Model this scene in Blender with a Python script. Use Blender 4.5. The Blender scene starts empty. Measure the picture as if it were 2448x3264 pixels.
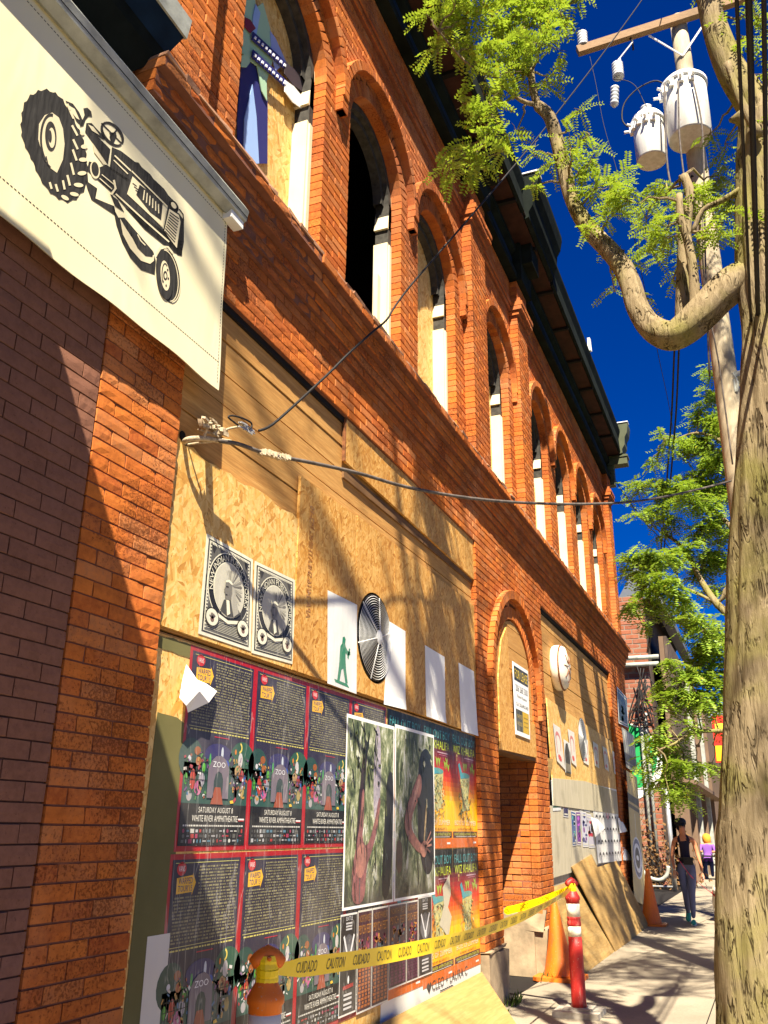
import bpy, math, random
from math import sin, cos, pi, radians, sqrt, hypot, atan2
from mathutils import Vector, Matrix, noise
random.seed(7)
scene = bpy.context.scene
col = scene.collection
# ------------------------------------------------------------------ camera
YAW, PITCH, ROLL, FPX, CAMH = 0.394884, 0.342593, 0.011195, 2831.6, 1.45
fwd = Vector((cos(PITCH)*cos(YAW), cos(PITCH)*sin(YAW), sin(PITCH)))
rt0 = Vector((sin(YAW), -cos(YAW), 0)); up0 = rt0.cross(fwd)
rt = cos(ROLL)*rt0 + sin(ROLL)*up0; up = -sin(ROLL)*rt0 + cos(ROLL)*up0
CAM = Vector((0, 0, CAMH))
cd = bpy.data.cameras.new('camera'); cam = bpy.data.objects.new('camera', cd); col.objects.link(cam)
cam.matrix_world = Matrix(((rt.x, up.x, -fwd.x, 0), (rt.y, up.y, -fwd.y, 0), (rt.z, up.z, -fwd.z, CAMH), (0, 0, 0, 1)))
cd.sensor_fit = 'VERTICAL'; cd.sensor_height = 36; cd.lens = 36*FPX/3264; cd.clip_start = 0.05; cd.clip_end = 3000
scene.camera = cam
# ------------------------------------------------------------------ world, sun, exposure
LD = Vector((0.70, 0.33, -1.04)).normalized()          # direction the sunlight travels
sun_el = math.asin(-LD.z); sun_az = atan2(-LD.y, -LD.x)
world = bpy.data.worlds.new('World'); scene.world = world; world.use_nodes = True
wn = world.node_tree.nodes; wl = world.node_tree.links; wn.clear()
sky = wn.new('ShaderNodeTexSky'); sky.sky_type = 'NISHITA'; sky.sun_disc = False
sky.sun_elevation = sun_el; sky.sun_rotation = radians(90) - sun_az
sky.altitude = 1500; sky.air_density = 1.0; sky.dust_density = 0.1; sky.ozone_density = 6.0
hs = wn.new('ShaderNodeHueSaturation'); hs.inputs['Hue'].default_value = 0.525; hs.inputs['Saturation'].default_value = 1.5; hs.inputs['Value'].default_value = 1.0
bg = wn.new('ShaderNodeBackground'); bg.inputs['Strength'].default_value = 0.035
wo = wn.new('ShaderNodeOutputWorld')
wl.new(sky.outputs[0], hs.inputs['Color']); wl.new(hs.outputs[0], bg.inputs['Color']); wl.new(bg.outputs[0], wo.inputs['Surface'])
sl = bpy.data.lights.new('sun', 'SUN'); sl.energy = 5.0; sl.angle = radians(0.53); sl.color = (1.0, 0.90, 0.74)
so = bpy.data.objects.new('sun', sl); col.objects.link(so); so.location = (-20, -10, 40)
so.rotation_euler = LD.to_track_quat('-Z', 'Y').to_euler()
vs = scene.view_settings; vs.view_transform = 'Standard'; vs.look = 'None'; vs.exposure = 1.72; vs.gamma = 1.0; vs.use_curve_mapping = False
# ------------------------------------------------------------------ pixel -> world
def ray(px, py):
    return fwd + rt*((px-1224)/FPX) - up*((py-1632)/FPX)
def P(px, py, Y): d = ray(px, py); return CAM + d*(Y/d.y)
def PX(px, py, X): d = ray(px, py); return CAM + d*(X/d.x)
def PR(px, py, R): d = ray(px, py); return CAM + d*(R/hypot(d.x, d.y))
def G(px, py, z=0.0): d = ray(px, py); return CAM + d*((z-CAMH)/d.z)
def proj(p):
    c = Vector(p)-CAM; z = c.dot(fwd)
    if z < 0.05: return None
    return 1224+FPX*c.dot(rt)/z, 1632-FPX*c.dot(up)/z, z
# ------------------------------------------------------------------ mesh helpers
WT = {}
class MB:
    def __init__(s): s.v = []; s.f = []; s.c = []; s.m = []
    def add(s, vs, fs, c=(1, 1, 1), m=0):
        b = len(s.v); s.v += [tuple(v) for v in vs]
        for f in fs: s.f.append(tuple(b+i for i in f)); s.c.append(c); s.m.append(m)
    def box(s, x0, x1, y0, y1, z0, z1, c=(1, 1, 1), m=0, j=0):
        q = [(x, y, z) for z in (z0, z1) for y in (y0, y1) for x in (x0, x1)]
        if j: q = [tuple(a+random.uniform(-j, j) for a in p) for p in q]
        s.add(q, [(0, 2, 3, 1), (4, 5, 7, 6), (0, 1, 5, 4), (2, 6, 7, 3), (0, 4, 6, 2), (1, 3, 7, 5)], c, m)
    def obox(s, o, ax, ay, az, c=(1, 1, 1), m=0):      # box centred at o with half axes
        o = Vector(o); q = [o+ax*i+ay*k+az*l for l in (-1, 1) for k in (-1, 1) for i in (-1, 1)]
        s.add(q, [(0, 2, 3, 1), (4, 5, 7, 6), (0, 1, 5, 4), (2, 6, 7, 3), (0, 4, 6, 2), (1, 3, 7, 5)], c, m)
    def tube(s, path, rad, n=8, c=(1, 1, 1), m=0, cap=True, wob=0, ridge=0):
        path = [Vector(p) for p in path]; N = len(path)
        if not hasattr(rad, '__len__'): rad = [rad]*N
        b = len(s.v); ref = None
        for i, p in enumerate(path):
            t = (path[min(i+1, N-1)]-path[max(i-1, 0)]).normalized()
            if ref is None:
                ref = Vector((0, 0, 1)) if abs(t.z) < 0.9 else Vector((1, 0, 0))
            u = (ref-t*ref.dot(t)).normalized(); w = t.cross(u); ref = u
            for k in range(n):
                a = 2*pi*k/n; r = rad[i]
                if wob: r *= 1+wob*(noise.noise(Vector((p.x*2+cos(a)*2.2, p.y*2+sin(a)*2.2, p.z*1.3)))+.6*noise.noise(Vector((cos(a)*5, sin(a)*5+p.z*.8, p.x*3))))
                if ridge:
                    q = Vector((cos(a)*5.5, sin(a)*5.5, p.z*1.1)); e = noise.noise(q*1.0)+.6*noise.noise(q*2.3)+.45*abs(noise.noise(Vector((q.x*2.6, q.y*2.6, p.z*2.4)))); r += ridge*e
                s.v.append(tuple(p+(u*cos(a)+w*sin(a))*r))
        for i in range(N-1):
            for k in range(n):
                k2 = (k+1) % n
                s.f.append((b+i*n+k, b+i*n+k2, b+(i+1)*n+k2, b+(i+1)*n+k)); s.c.append(c); s.m.append(m)
        if cap:
            s.f.append(tuple(b+k for k in reversed(range(n)))); s.c.append(c); s.m.append(m)
            s.f.append(tuple(b+(N-1)*n+k for k in range(n))); s.c.append(c); s.m.append(m)
    def lathe(s, prof, o, n=20, ax=None, c=(1, 1, 1), m=0, cols=None):   # prof: (r, h) from bottom up
        o = Vector(o); ax = (ax or Vector((0, 0, 1))).normalized()
        u = ax.orthogonal().normalized(); w = ax.cross(u); b = len(s.v)
        for r, h in prof:
            for k in range(n):
                a = 2*pi*k/n; s.v.append(tuple(o+ax*h+(u*cos(a)+w*sin(a))*max(r, 1e-4)))
        for i in range(len(prof)-1):
            for k in range(n):
                k2 = (k+1) % n
                s.f.append((b+i*n+k, b+i*n+k2, b+(i+1)*n+k2, b+(i+1)*n+k)); s.c.append(cols[i] if cols else c); s.m.append(m)
        s.f.append(tuple(b+k for k in reversed(range(n)))); s.c.append(c); s.m.append(m)
        s.f.append(tuple(b+(len(prof)-1)*n+k for k in range(n))); s.c.append(c); s.m.append(m)
    def prism(s, poly, fn, d0, d1, c=(1, 1, 1), m=0):   # poly 2D, fn(u,v,d)->xyz
        n = len(poly); b = len(s.v)
        s.v += [tuple(fn(u, v, d0)) for u, v in poly]+[tuple(fn(u, v, d1)) for u, v in poly]
        fs = [tuple(range(n)), tuple(n+i for i in reversed(range(n)))]+[(i, n+i, n+(i+1) % n, (i+1) % n) for i in range(n)]
        for f in fs: s.f.append(tuple(b+i for i in f)); s.c.append(c); s.m.append(m)
    def mesh(s, name, mats, smooth=False, colour=False):
        me = bpy.data.meshes.new(name); me.from_pydata(s.v, [], s.f)
        for mt in (mats if isinstance(mats, (list, tuple)) else [mats]): me.materials.append(mt)
        if any(s.m): me.polygons.foreach_set('material_index', s.m)
        if smooth: me.polygons.foreach_set('use_smooth', [True]*len(s.f))
        if colour:
            at = me.attributes.new('Col', 'FLOAT_COLOR', 'CORNER'); d = []
            for p, c in zip(me.polygons, s.c): d += [c[0], c[1], c[2], 1.0]*p.loop_total
            at.data.foreach_set('color', d)
        me.update(); return me
    def build(s, name, mats, parent=None, smooth=False, colour=False, **kw):
        return obj(name, s.mesh(name, mats, smooth, colour), parent, **kw)
def obj(name, me, parent=None, loc=None, **kw):
    o = bpy.data.objects.new(name, me); col.objects.link(o)
    w = Vector(loc) if loc is not None else Vector((0, 0, 0))
    if parent is not None: o.parent = parent; o.location = w-WT[parent.name]
    else: o.location = w
    WT[o.name] = w
    tag(o, **kw); return o
def tag(o, label=None, cat=None, group=None, kind=None):
    if label: o['label'] = label
    if cat: o['category'] = cat
    if group: o['group'] = group
    if kind: o['kind'] = kind
    return o
def thing(name, loc, label, cat, group=None):
    return obj(name, None, None, loc, label=label, cat=cat, group=group)
def srgb(r, g, b):
    f = lambda x: (x/255/12.92) if x/255 <= .04045 else ((x/255+.055)/1.055)**2.4
    return (f(r), f(g), f(b))
# ------------------------------------------------------------------ material helpers
class NT:
    def __init__(s, name):
        s.mat = bpy.data.materials.new(name); s.mat.use_nodes = True; s.t = s.mat.node_tree; s.t.nodes.clear()
        s.out = s.n('ShaderNodeOutputMaterial'); s.b = s.n('ShaderNodeBsdfPrincipled'); s.l(s.b.outputs[0], s.out.inputs['Surface'])
        s.b.inputs['Specular IOR Level'].default_value = 0.25
    def n(s, t, **k):
        x = s.t.nodes.new(t)
        for a, v in k.items(): setattr(x, a, v)
        return x
    def l(s, a, b): s.t.links.new(a, b)
    def put(s, sock, v):
        if hasattr(v, 'is_output'): s.l(v, sock)
        elif v is not None:
            if isinstance(v, tuple) and len(v) == 3 and sock.type == 'RGBA': v = (*v, 1)
            sock.default_value = v
    def pos(s, scale=(1, 1, 1), rot=(0, 0, 0), src='world'):
        m = s.n('ShaderNodeMapping')
        if src == 'world': s.l(s.n('ShaderNodeNewGeometry').outputs['Position'], m.inputs['Vector'])
        else: s.l(s.n('ShaderNodeTexCoord').outputs[src], m.inputs['Vector'])
        m.inputs['Scale'].default_value = scale; m.inputs['Rotation'].default_value = rot; return m.outputs[0]
    def noise(s, scale, vec=None, detail=4, rough=.55, dist=0.0, out='Fac'):
        x = s.n('ShaderNodeTexNoise'); x.inputs['Scale'].default_value = scale; x.inputs['Detail'].default_value = detail
        x.inputs['Roughness'].default_value = rough; x.inputs['Distortion'].default_value = dist
        if vec is None: vec = s.pos()
        s.l(vec, x.inputs['Vector']); return x.outputs[out]
    def vor(s, scale, vec=None, feat='F1', out='Distance', rnd=1.0):
        x = s.n('ShaderNodeTexVoronoi', feature=feat); x.inputs['Scale'].default_value = scale; x.inputs['Randomness'].default_value = rnd
        if vec is None: vec = s.pos()
        s.l(vec, x.inputs['Vector']); return x.outputs[out]
    def ramp(s, fac, stops, interp='LINEAR'):
        x = s.n('ShaderNodeValToRGB'); r = x.color_ramp; r.interpolation = interp
        while len(r.elements) > 1: r.elements.remove(r.elements[-1])
        for i, (p, c) in enumerate(stops):
            e = r.elements[0] if i == 0 else r.elements.new(p)
            e.position = p; e.color = (*c, 1) if isinstance(c, tuple) else (c, c, c, 1)
        s.put(x.inputs[0], fac); return x.outputs[0]
    def mix(s, fac, a, b, mode='MIX'):
        x = s.n('ShaderNodeMix', data_type='RGBA', blend_type=mode); s.put(x.inputs[0], fac); s.put(x.inputs[6], a); s.put(x.inputs[7], b); return x.outputs[2]
    def math(s, op, a, b=None):
        x = s.n('ShaderNodeMath', operation=op); s.put(x.inputs[0], a)
        if b is not None: s.put(x.inputs[1], b)
        return x.outputs[0]
    def rand(s):
        g = s.n('ShaderNodeNewGeometry').outputs['Random Per Island']; o = s.n('ShaderNodeObjectInfo').outputs['Random']
        return s.math('FRACT', s.math('ADD', s.math('MULTIPLY', g, 7.31), s.math('MULTIPLY', o, 3.77)))
    def attr(s, name='Col'): return s.n('ShaderNodeAttribute', attribute_name=name).outputs['Color']
    def bump(s, h, strength=.4, dist=.01):
        x = s.n('ShaderNodeBump'); x.inputs['Strength'].default_value = strength; x.inputs['Distance'].default_value = dist
        s.l(h, x.inputs['Height']); s.l(x.outputs[0], s.b.inputs['Normal']); return x
    def set(s, col=None, rough=None, metal=None, spec=None, **k):
        s.put(s.b.inputs['Base Color'], col); s.put(s.b.inputs['Roughness'], rough); s.put(s.b.inputs['Metallic'], metal); s.put(s.b.inputs['Specular IOR Level'], spec)
        return s.mat
M = {}
def simple(name, c, rough=.6, metal=0, var=.25, scale=8, bump=.15, spec=.25):
    t = NT(name); nz = t.noise(scale, detail=5)
    c2 = tuple(x*(1-var) for x in c); c3 = tuple(min(1, x*(1+var*.5)) for x in c)
    f = t.ramp(nz, [(.3, c2), (.7, c3)]); t.set(f, rough, metal, spec)
    if bump: t.bump(t.noise(scale*8), bump, .004)
    M[name] = t.mat; return t.mat
def mk_brick(name, cols, pit, mortar_dirt=.5):
    t = NT(name); r = t.rand()
    base = t.ramp(r, [(0, cols[0]), (.35, cols[1]), (.6, cols[2]), (.85, cols[3]), (1, cols[0])])
    n1 = t.noise(5, detail=6); base = t.mix(t.ramp(n1, [(.35, 0.0), (.75, .55)]), base, tuple(x*.55 for x in cols[0]))
    n2 = t.noise(38, detail=6, rough=.65); base = t.mix(t.ramp(n2, [(.35, 0.0), (.6, .35)]), base, tuple(min(1, x*1.35) for x in cols[1]))
    wz = t.noise(.55, detail=5); base = t.mix(t.ramp(wz, [(.42, 0.0), (.66, .5)]), base, (cols[0][0]*.62, cols[0][1]*.75, cols[0][2]*1.1))
    wl_ = t.noise(1.3, t.pos((1, 1, .5)), detail=6); base = t.mix(t.ramp(wl_, [(.55, 0.0), (.75, .35)]), base, (cols[3][0]*1.05, cols[3][1]*1.45, cols[3][2]*2.2))
    rv = t.math('ADD', t.math('MULTIPLY', r, .10), -.05)
    patch = t.math('ADD', t.noise(2.2, detail=3), rv)
    pits = t.noise(80, detail=5, rough=.68)
    thr = t.ramp(patch, [(.38, .30), (.72, .30+.20*pit)])
    pm = t.ramp(t.math('SUBTRACT', t.math('SUBTRACT', 1.0, pits), t.math('SUBTRACT', .93, thr)), [(.0, 0.0), (.09, 1.0)])
    base = t.mix(t.math('MULTIPLY', pm, .6), base, tuple(x*.28 for x in cols[0]))
    t.set(base, .9, spec=.12)
    h = t.math('SUBTRACT', t.math('MULTIPLY', t.noise(140, detail=4), .35), pm)
    t.bump(h, .45, .005); M[name] = t.mat
mk_brick('brick', [(.34, .075, .020), (.56, .17, .030), (.45, .11, .022), (.52, .21, .075)], 1.0)
mk_brick('brick_painted', [(.22, .098, .060), (.235, .108, .066), (.205, .092, .056), (.23, .104, .064)], .12)
mk_brick('brick_far', [(.27, .085, .045), (.32, .12, .065), (.22, .07, .04), (.36, .18, .11)], .4)
simple('mortar', (.20, .078, .045), .95, scale=14, bump=.4)
simple('mortar_painted', (.085, .038, .026), .95, scale=14)
simple('mortar_far', (.26, .19, .14), .95, scale=14)
simple('render_plaster', (.36, .27, .165), .9, var=.45, scale=5, bump=.5)
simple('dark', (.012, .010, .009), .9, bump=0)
simple('white_wood', (.72, .62, .40), .6, var=.12, scale=3)
simple('grey_trim', (.055, .05, .04), .8, var=.5, scale=18, bump=.5)
simple('cornice_green', (.012, .016, .013), .9, var=.5, scale=4, spec=.06)
simple('cornice_blue', (.006, .018, .038), .8, var=.6, scale=5, spec=.1)
simple('cornice_red', (.045, .016, .010), .8, var=.5, scale=5)
simple('cornice_end', (.075, .085, .042), .6, var=.3, scale=5)
simple('white_metal', (.80, .80, .76), .45, var=.06, scale=4, bump=0, spec=.4)
simple('rail_metal', (.36, .37, .32), .55, var=.35, scale=9, bump=.2)
simple('dark_metal', (.02, .018, .017), .5, var=.4, bump=.1)
simple('cable_black', (.018, .016, .015), .6, bump=0)
simple('cable_grey', (.12, .10, .085), .7, scale=20, var=.5, bump=0)
simple('old_insulation', (.50, .40, .26), .8, scale=60, var=.5, bump=.4)
simple('ceramic', (.55, .56, .55), .3, bump=0, spec=.5)
simple('steel', (.50, .50, .48), .4, metal=.6, var=.2, bump=0)
simple('rust', (.22, .085, .03), .85, var=.6, scale=30)
simple('paper_white', (.88, .87, .82), .8, var=.05, scale=6, bump=.25)
simple('far_wood', (.10, .072, .055), .9, var=.4, scale=3)
simple('far_grey', (.12, .135, .16), .7, var=.2, scale=1)
simple('far_tan', (.17, .11, .07), .85, var=.2, scale=2)
simple('glass_dark', (.03, .04, .05), .1, bump=0, spec=.6)
simple('plastic_orange', (.78, .17, .015), .45, var=.30, scale=7, bump=0, spec=.4)
simple('plastic_red', (.50, .022, .018), .45, var=.35, scale=12, bump=.1, spec=.35)
simple('plastic_white', (.80, .74, .58), .5, var=.12, scale=14, bump=0)
simple('rubber', (.40, .36, .29), .9, var=.3, scale=10, bump=.3)
simple('moss', (.20, .20, .03), .95, var=.5, scale=30)
simple('asphalt', (.05, .048, .047), .95, var=.4, scale=20, bump=.5)
simple('fur_white', (.75, .66, .52), .95, var=.15, scale=30)
simple('weed', (.07, .12, .02), .8, var=.4, scale=30)
def mk_extra():
    t = NT('photo_fig'); c = t.attr(); n = t.noise(26, detail=8, rough=.7); n2 = t.noise(5, detail=4)
    c = t.mix(1.0, c, t.ramp(n, [(.25, (.45, .45, .5)), (.5, (.95, .93, .9)), (.75, (1.5, 1.4, 1.3))]), 'MULTIPLY'); c = t.mix(t.ramp(n2, [(.4, 0.0), (.7, .55)]), c, (.06, .055, .045)); t.set(c, .42, spec=.4); M['photo_fig'] = t.mat
    t = NT('tank_metal'); st = t.noise(5, t.pos((3, 3, .25)), detail=6); g = t.noise(14, detail=5)
    c = t.ramp(st, [(.35, (.66, .65, .60)), (.6, (.52, .50, .44))]); c = t.mix(t.ramp(g, [(.62, 0.0), (.72, .5)]), c, (.30, .20, .11)); t.set(c, .5, spec=.4); M['tank_metal'] = t.mat
    for nm, c0, c1, c2 in (('plastic_orange', (.80, .19, .012), (.62, .12, .010), (.30, .10, .03)), ('plastic_red', (.48, .026, .018), (.36, .016, .014), (.42, .20, .15))):
        t = NT(nm); a = t.ramp(t.noise(6, t.pos((1, 1, .3)), detail=6), [(.35, c0), (.65, c1)]); a = t.mix(t.ramp(t.noise(30, t.pos((1, 1, .2)), detail=6), [(.56, 0.0), (.70, .55)]), a, c2); a = t.mix(t.ramp(t.noise(80, detail=3), [(.66, 0.0), (.7, .6)]), a, (.45, .38, .30)); t.set(a, .5, spec=.35); t.bump(t.noise(60), .12, .003); M[nm] = t.mat
def mk_print():
    t = NT('print'); c = t.attr(); w = t.noise(3.0, detail=6)
    c = t.mix(t.ramp(w, [(.45, 0.0), (.8, .22)]), c, (.45, .42, .36))
    cre = t.math('ABSOLUTE', t.math('SUBTRACT', t.noise(2.4, t.pos((4.5, 4.5, .55)), detail=3, dist=.4), .5)); c = t.mix(t.ramp(cre, [(.003, .24), (.011, 0.0)]), c, (.62, .60, .54))
    dk = t.noise(1.1, t.pos((2.2, 2.2, .35)), detail=5); c = t.mix(t.ramp(dk, [(.5, 0.0), (.75, .22)]), c, (.03, .026, .022)); t.set(c, .42, spec=.4)
    v = t.pos((9, 9, 1.2)); t.bump(t.math('ADD', t.noise(1.2, v, detail=3), t.math('MULTIPLY', t.noise(14), .3)), .35, .012); M['print'] = t.mat
    t = NT('paint'); t.set(t.attr(), .7); M['paint'] = t.mat
    t = NT('canvas'); n1 = t.noise(1.3, t.pos((1, 1, .45)), detail=3)
    t.set(t.ramp(n1, [(.3, (.74, .66, .40)), (.7, (.82, .75, .49))]), .85); t.bump(t.math('ADD', t.noise(2.2, t.pos((1.4, 1, .35)), detail=2, dist=.6), t.math('MULTIPLY', t.noise(220), .03)), .35, .03); M['canvas'] = t.mat
    t = NT('canvas_ink'); w = t.noise(70, t.pos((1, 1, .12)), detail=3); t.set(t.ramp(w, [(.3, (.012, .011, .010)), (.75, (.05, .047, .042))]), .8); M['canvas_ink'] = t.mat
    t = NT('tape'); t.set(t.attr(), .35, spec=.5); t.b.inputs['Transmission Weight'].default_value = 0; M['tape'] = t.mat
mk_print(); mk_extra()
def mk_osb(name, base, dark, light, sc=1.0):
    t = NT(name); cs = []
    wv = t.noise(6, detail=2, out='Color')
    for i, (ang, off, st) in enumerate([(.3, 0, (3.0, .3, .75)), (-.75, 3.1, (2.8, .3, .8)), (1.25, 7.7, (3.2, .3, .9))]):
        v = t.mix(.03, t.pos((12*sc, 12*sc, 12*sc)), wv, 'ADD'); mp = t.n('ShaderNodeMapping'); t.l(v, mp.inputs['Vector'])
        mp.inputs['Rotation'].default_value = (0, ang, 0); mp.inputs['Location'].default_value = (off, off, off)
        m2 = t.n('ShaderNodeMapping'); t.l(mp.outputs[0], m2.inputs['Vector']); m2.inputs['Scale'].default_value = st
        d = t.n('ShaderNodeTexVoronoi'); d.inputs['Scale'].default_value = 1.0; t.l(m2.outputs[0], d.inputs['Vector'])
        cs.append((t.ramp(d.outputs['Color'], [(0, dark), (.3, base), (.6, tuple((x+y)/2 for x, y in zip(base, light))), (1, light)]), d.outputs['Distance']))
    a = t.mix(t.ramp(t.noise(13*sc, detail=3), [(.47, 0.0), (.5, 1.0)]), cs[0][0], cs[1][0])
    a = t.mix(t.ramp(t.noise(10*sc, detail=3), [(.56, 0.0), (.59, 1.0)]), a, cs[2][0])
    g = t.noise(40*sc, t.pos((1, 1, .2)), detail=5); a = t.mix(t.ramp(g, [(.3, .35), (.6, 0.0)]), a, dark)
    st = t.noise(1.6, t.pos((1, 1, .7)), detail=4); a = t.mix(t.ramp(st, [(.52, 0.0), (.78, .5)]), a, dark)
    fl = t.ramp(t.noise(70*sc, t.pos((1, 1, .4)), detail=3), [(.30, 1.0), (.36, 0.0)]); a = t.mix(t.math('MULTIPLY', fl, .7), a, tuple(x*.3 for x in dark))
    t.set(a, .6, spec=.3); t.bump(t.math('ADD', cs[0][1], t.math('ADD', cs[1][1], t.noise(60*sc))), .16, .003); M[name] = t.mat
mk_osb('osb', (.55, .26, .046), (.32, .12, .016), (.78, .48, .15), 1.45)
mk_osb('osb_pale', (.70, .40, .095), (.42, .18, .030), (.87, .63, .25), 1.2)
def mk_wood(name, c1, c2, c3, along='x', sc=1.0, rough=.75):
    t = NT(name); s = {'x': (.6, 6, 9), 'z': (9, 6, .6), 'y': (9, .6, 9)}[along]
    r = t.rand(); n1 = t.noise(3.0*sc, t.pos(s), detail=7, rough=.6, dist=.9)
    n2 = t.noise(12*sc, t.pos(s), detail=4, dist=.3)
    a = t.ramp(n1, [(.25, c1), (.5, c2), (.75, c3)]); a = t.mix(t.ramp(n2, [(.4, .3), (.6, 0.0)]), a, tuple(x*.55 for x in c1))
    a = t.mix(t.math('MULTIPLY', r, .45), a, c1)
    st = t.noise(1.7, detail=5); a = t.mix(t.ramp(st, [(.55, 0.0), (.72, .6)]), a, tuple(x*.38 for x in c1))
    kn = t.vor(2.3, t.pos(), out='Distance'); a = t.mix(t.ramp(kn, [(.02, .7), (.06, 0.0)]), a, tuple(x*.35 for x in c1))
    t.set(a, rough, spec=.2); t.bump(n2, .3, .004); M[name] = t.mat
mk_wood('siding', (.40, .19, .052), (.58, .31, .09), (.70, .42, .14))
mk_wood('plywood', (.36, .21, .065), (.43, .27, .09), (.50, .33, .13), sc=.7)
mk_wood('plank_dark', (.14, .07, .03), (.22, .12, .05), (.30, .16, .06))
mk_wood('pole_wood', (.36, .29, .18), (.50, .42, .28), (.60, .52, .37), 'z', sc=1.6)
mk_wood('arm_wood', (.20, .12, .06), (.32, .20, .10), (.40, .26, .14), 'y', sc=1.6)
mk_wood('grey_board', (.46, .40, .27), (.55, .49, .34), (.62, .56, .41), 'z', sc=.5)
def mk_misc():
    t = NT('olive_paint'); n1 = t.noise(2.5, detail=6)
    t.set(t.ramp(n1, [(.3, (.115, .105, .035)), (.7, (.16, .145, .055))]), .8); M['olive_paint'] = t.mat
    t = NT('concrete'); n1 = t.noise(1.1, detail=7); n2 = t.noise(45, detail=4)
    a = t.ramp(n1, [(.3, (.25, .21, .15)), (.7, (.34, .29, .21))]); a = t.mix(t.ramp(n2, [(.3, .35), (.55, 0.0)]), a, (.17, .14, .10))
    sp = t.vor(55, out='Distance'); a = t.mix(t.ramp(sp, [(.06, .5), (.1, 0.0)]), a, (.10, .08, .06))
    cr = t.noise(.6, detail=8, rough=.7); a = t.mix(t.ramp(cr, [(.52, 0.0), (.62, .3)]), a, (.16, .13, .095))
    t.set(a, .9); t.bump(n2, .3, .004); M['concrete'] = t.mat
    t = NT('bark'); n0 = t.noise(2.0, t.pos((6, 6, 1.2)), detail=6, rough=.6, dist=.5)
    n1 = t.noise(3.2, t.pos((11, 11, 1.5)), detail=7, rough=.65, dist=.8); n2 = t.noise(2.3, detail=5)
    rid = t.math('ABSOLUTE', t.math('SUBTRACT', t.noise(2.6, t.pos((9, 9, 1.3)), detail=3, rough=.5, dist=1.2), .5))
    gate = t.ramp(t.noise(7, t.pos((1, 1, .8)), detail=3), [(.50, 0.0), (.60, 1.0)])
    crk = t.math('MULTIPLY', t.ramp(rid, [(.012, 1.0), (.045, 0.0)]), gate)
    a = t.ramp(n1, [(.25, (.11, .078, .042)), (.5, (.235, .18, .10)), (.75, (.33, .26, .155))])
    a = t.mix(t.ramp(n2, [(.47, 0.0), (.66, .7)]), a, t.ramp(n0, [(.3, (.14, .13, .02)), (.7, (.28, .255, .07))]))
    a = t.mix(t.math('MULTIPLY', crk, .85), a, (.035, .022, .010))
    t.set(a, .95, spec=.1); t.bump(t.math('SUBTRACT', t.math('ADD', t.math('MULTIPLY', n1, .6), t.math('MULTIPLY', n0, .6)), t.math('MULTIPLY', crk, .9)), .7, .025); M['bark'] = t.mat
    for nm, c1, c2 in (('leaf', (.15, .24, .014), (.32, .42, .04)), ('leaf_far', (.13, .24, .018), (.30, .42, .05))):
        t = NT(nm); r = t.rand(); c = t.ramp(r, [(0, c1), (.6, c2), (.93, c2), (1, (.36, .30, .02))]); t.set(c, .4, spec=.35)
        tr = t.n('ShaderNodeBsdfTranslucent'); t.l(t.mix(.5, c, (.30, .42, .02)), tr.inputs[0]); mx = t.n('ShaderNodeMixShader'); mx.inputs[0].default_value = .42
        t.l(t.b.outputs[0], mx.inputs[1]); t.l(tr.outputs[0], mx.inputs[2]); t.l(mx.outputs[0], t.out.inputs['Surface']); M[nm] = t.mat
    t = NT('skin'); t.set((.50, .24, .13), .5); M['skin'] = t.mat
    t = NT('cloth'); t.set(t.attr(), .8); M['cloth'] = t.mat
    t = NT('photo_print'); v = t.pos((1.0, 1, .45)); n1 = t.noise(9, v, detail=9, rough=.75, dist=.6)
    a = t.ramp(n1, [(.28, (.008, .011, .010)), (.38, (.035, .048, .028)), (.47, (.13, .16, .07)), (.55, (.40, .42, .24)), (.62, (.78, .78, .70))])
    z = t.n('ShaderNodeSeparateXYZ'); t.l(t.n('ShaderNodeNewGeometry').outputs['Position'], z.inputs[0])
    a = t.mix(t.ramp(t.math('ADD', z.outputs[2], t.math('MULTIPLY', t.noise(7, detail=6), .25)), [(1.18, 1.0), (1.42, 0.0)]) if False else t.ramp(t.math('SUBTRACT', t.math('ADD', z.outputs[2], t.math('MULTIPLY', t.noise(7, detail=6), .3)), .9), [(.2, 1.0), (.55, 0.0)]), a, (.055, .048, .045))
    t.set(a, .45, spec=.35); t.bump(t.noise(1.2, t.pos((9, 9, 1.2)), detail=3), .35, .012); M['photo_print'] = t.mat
mk_misc()
# ------------------------------------------------------------------ ground
D, DU = 2.40, 2.50                      # face of the lower wall, face of the upper wall
CH = 0.066                              # brick course
def sheet(name, x0, x1, y0, y1, z, mat, n=1):
    mb = MB(); mb.add([(x0, y0, z), (x1, y0, z), (x1, y1, z), (x0, y1, z)], [(0, 1, 2, 3)]); return mb.build(name, mat, kind='structure')
sheet('ground', -400, 1500, -600, 600, -0.16, M['asphalt'])
walk = obj('pavement', None, loc=(0, 0, 0), kind='structure')
mb = MB(); mb.box(-12, 60, -2.3, 12, -.4, -.012); mb.build('pavement_bed', M['dark'], walk)
k = 0
for i in range(-5, 30):                 # concrete slabs with tooled joints
    for y0, y1 in ((-1.02, .68), (.68, 2.39)):
        x0 = i*1.62+.35; mb = MB(); g = .006; zz = random.uniform(-.003, .003)
        mb.box(x0+g, x0+1.62-g, y0+g, y1-g, -.012, zz+random.uniform(-.002, .002), j=.0015); mb.build('slab', M['concrete'], walk); k += 1
mb = MB(); mb.box(-12, 60, -2.12, -1.03, -.012, .002); mb.build('planting_strip', M['concrete'], walk)
mb = MB(); mb.box(-12, 60, -2.3, -2.13, -.35, .012); mb.build('kerb', M['concrete'], walk)
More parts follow.
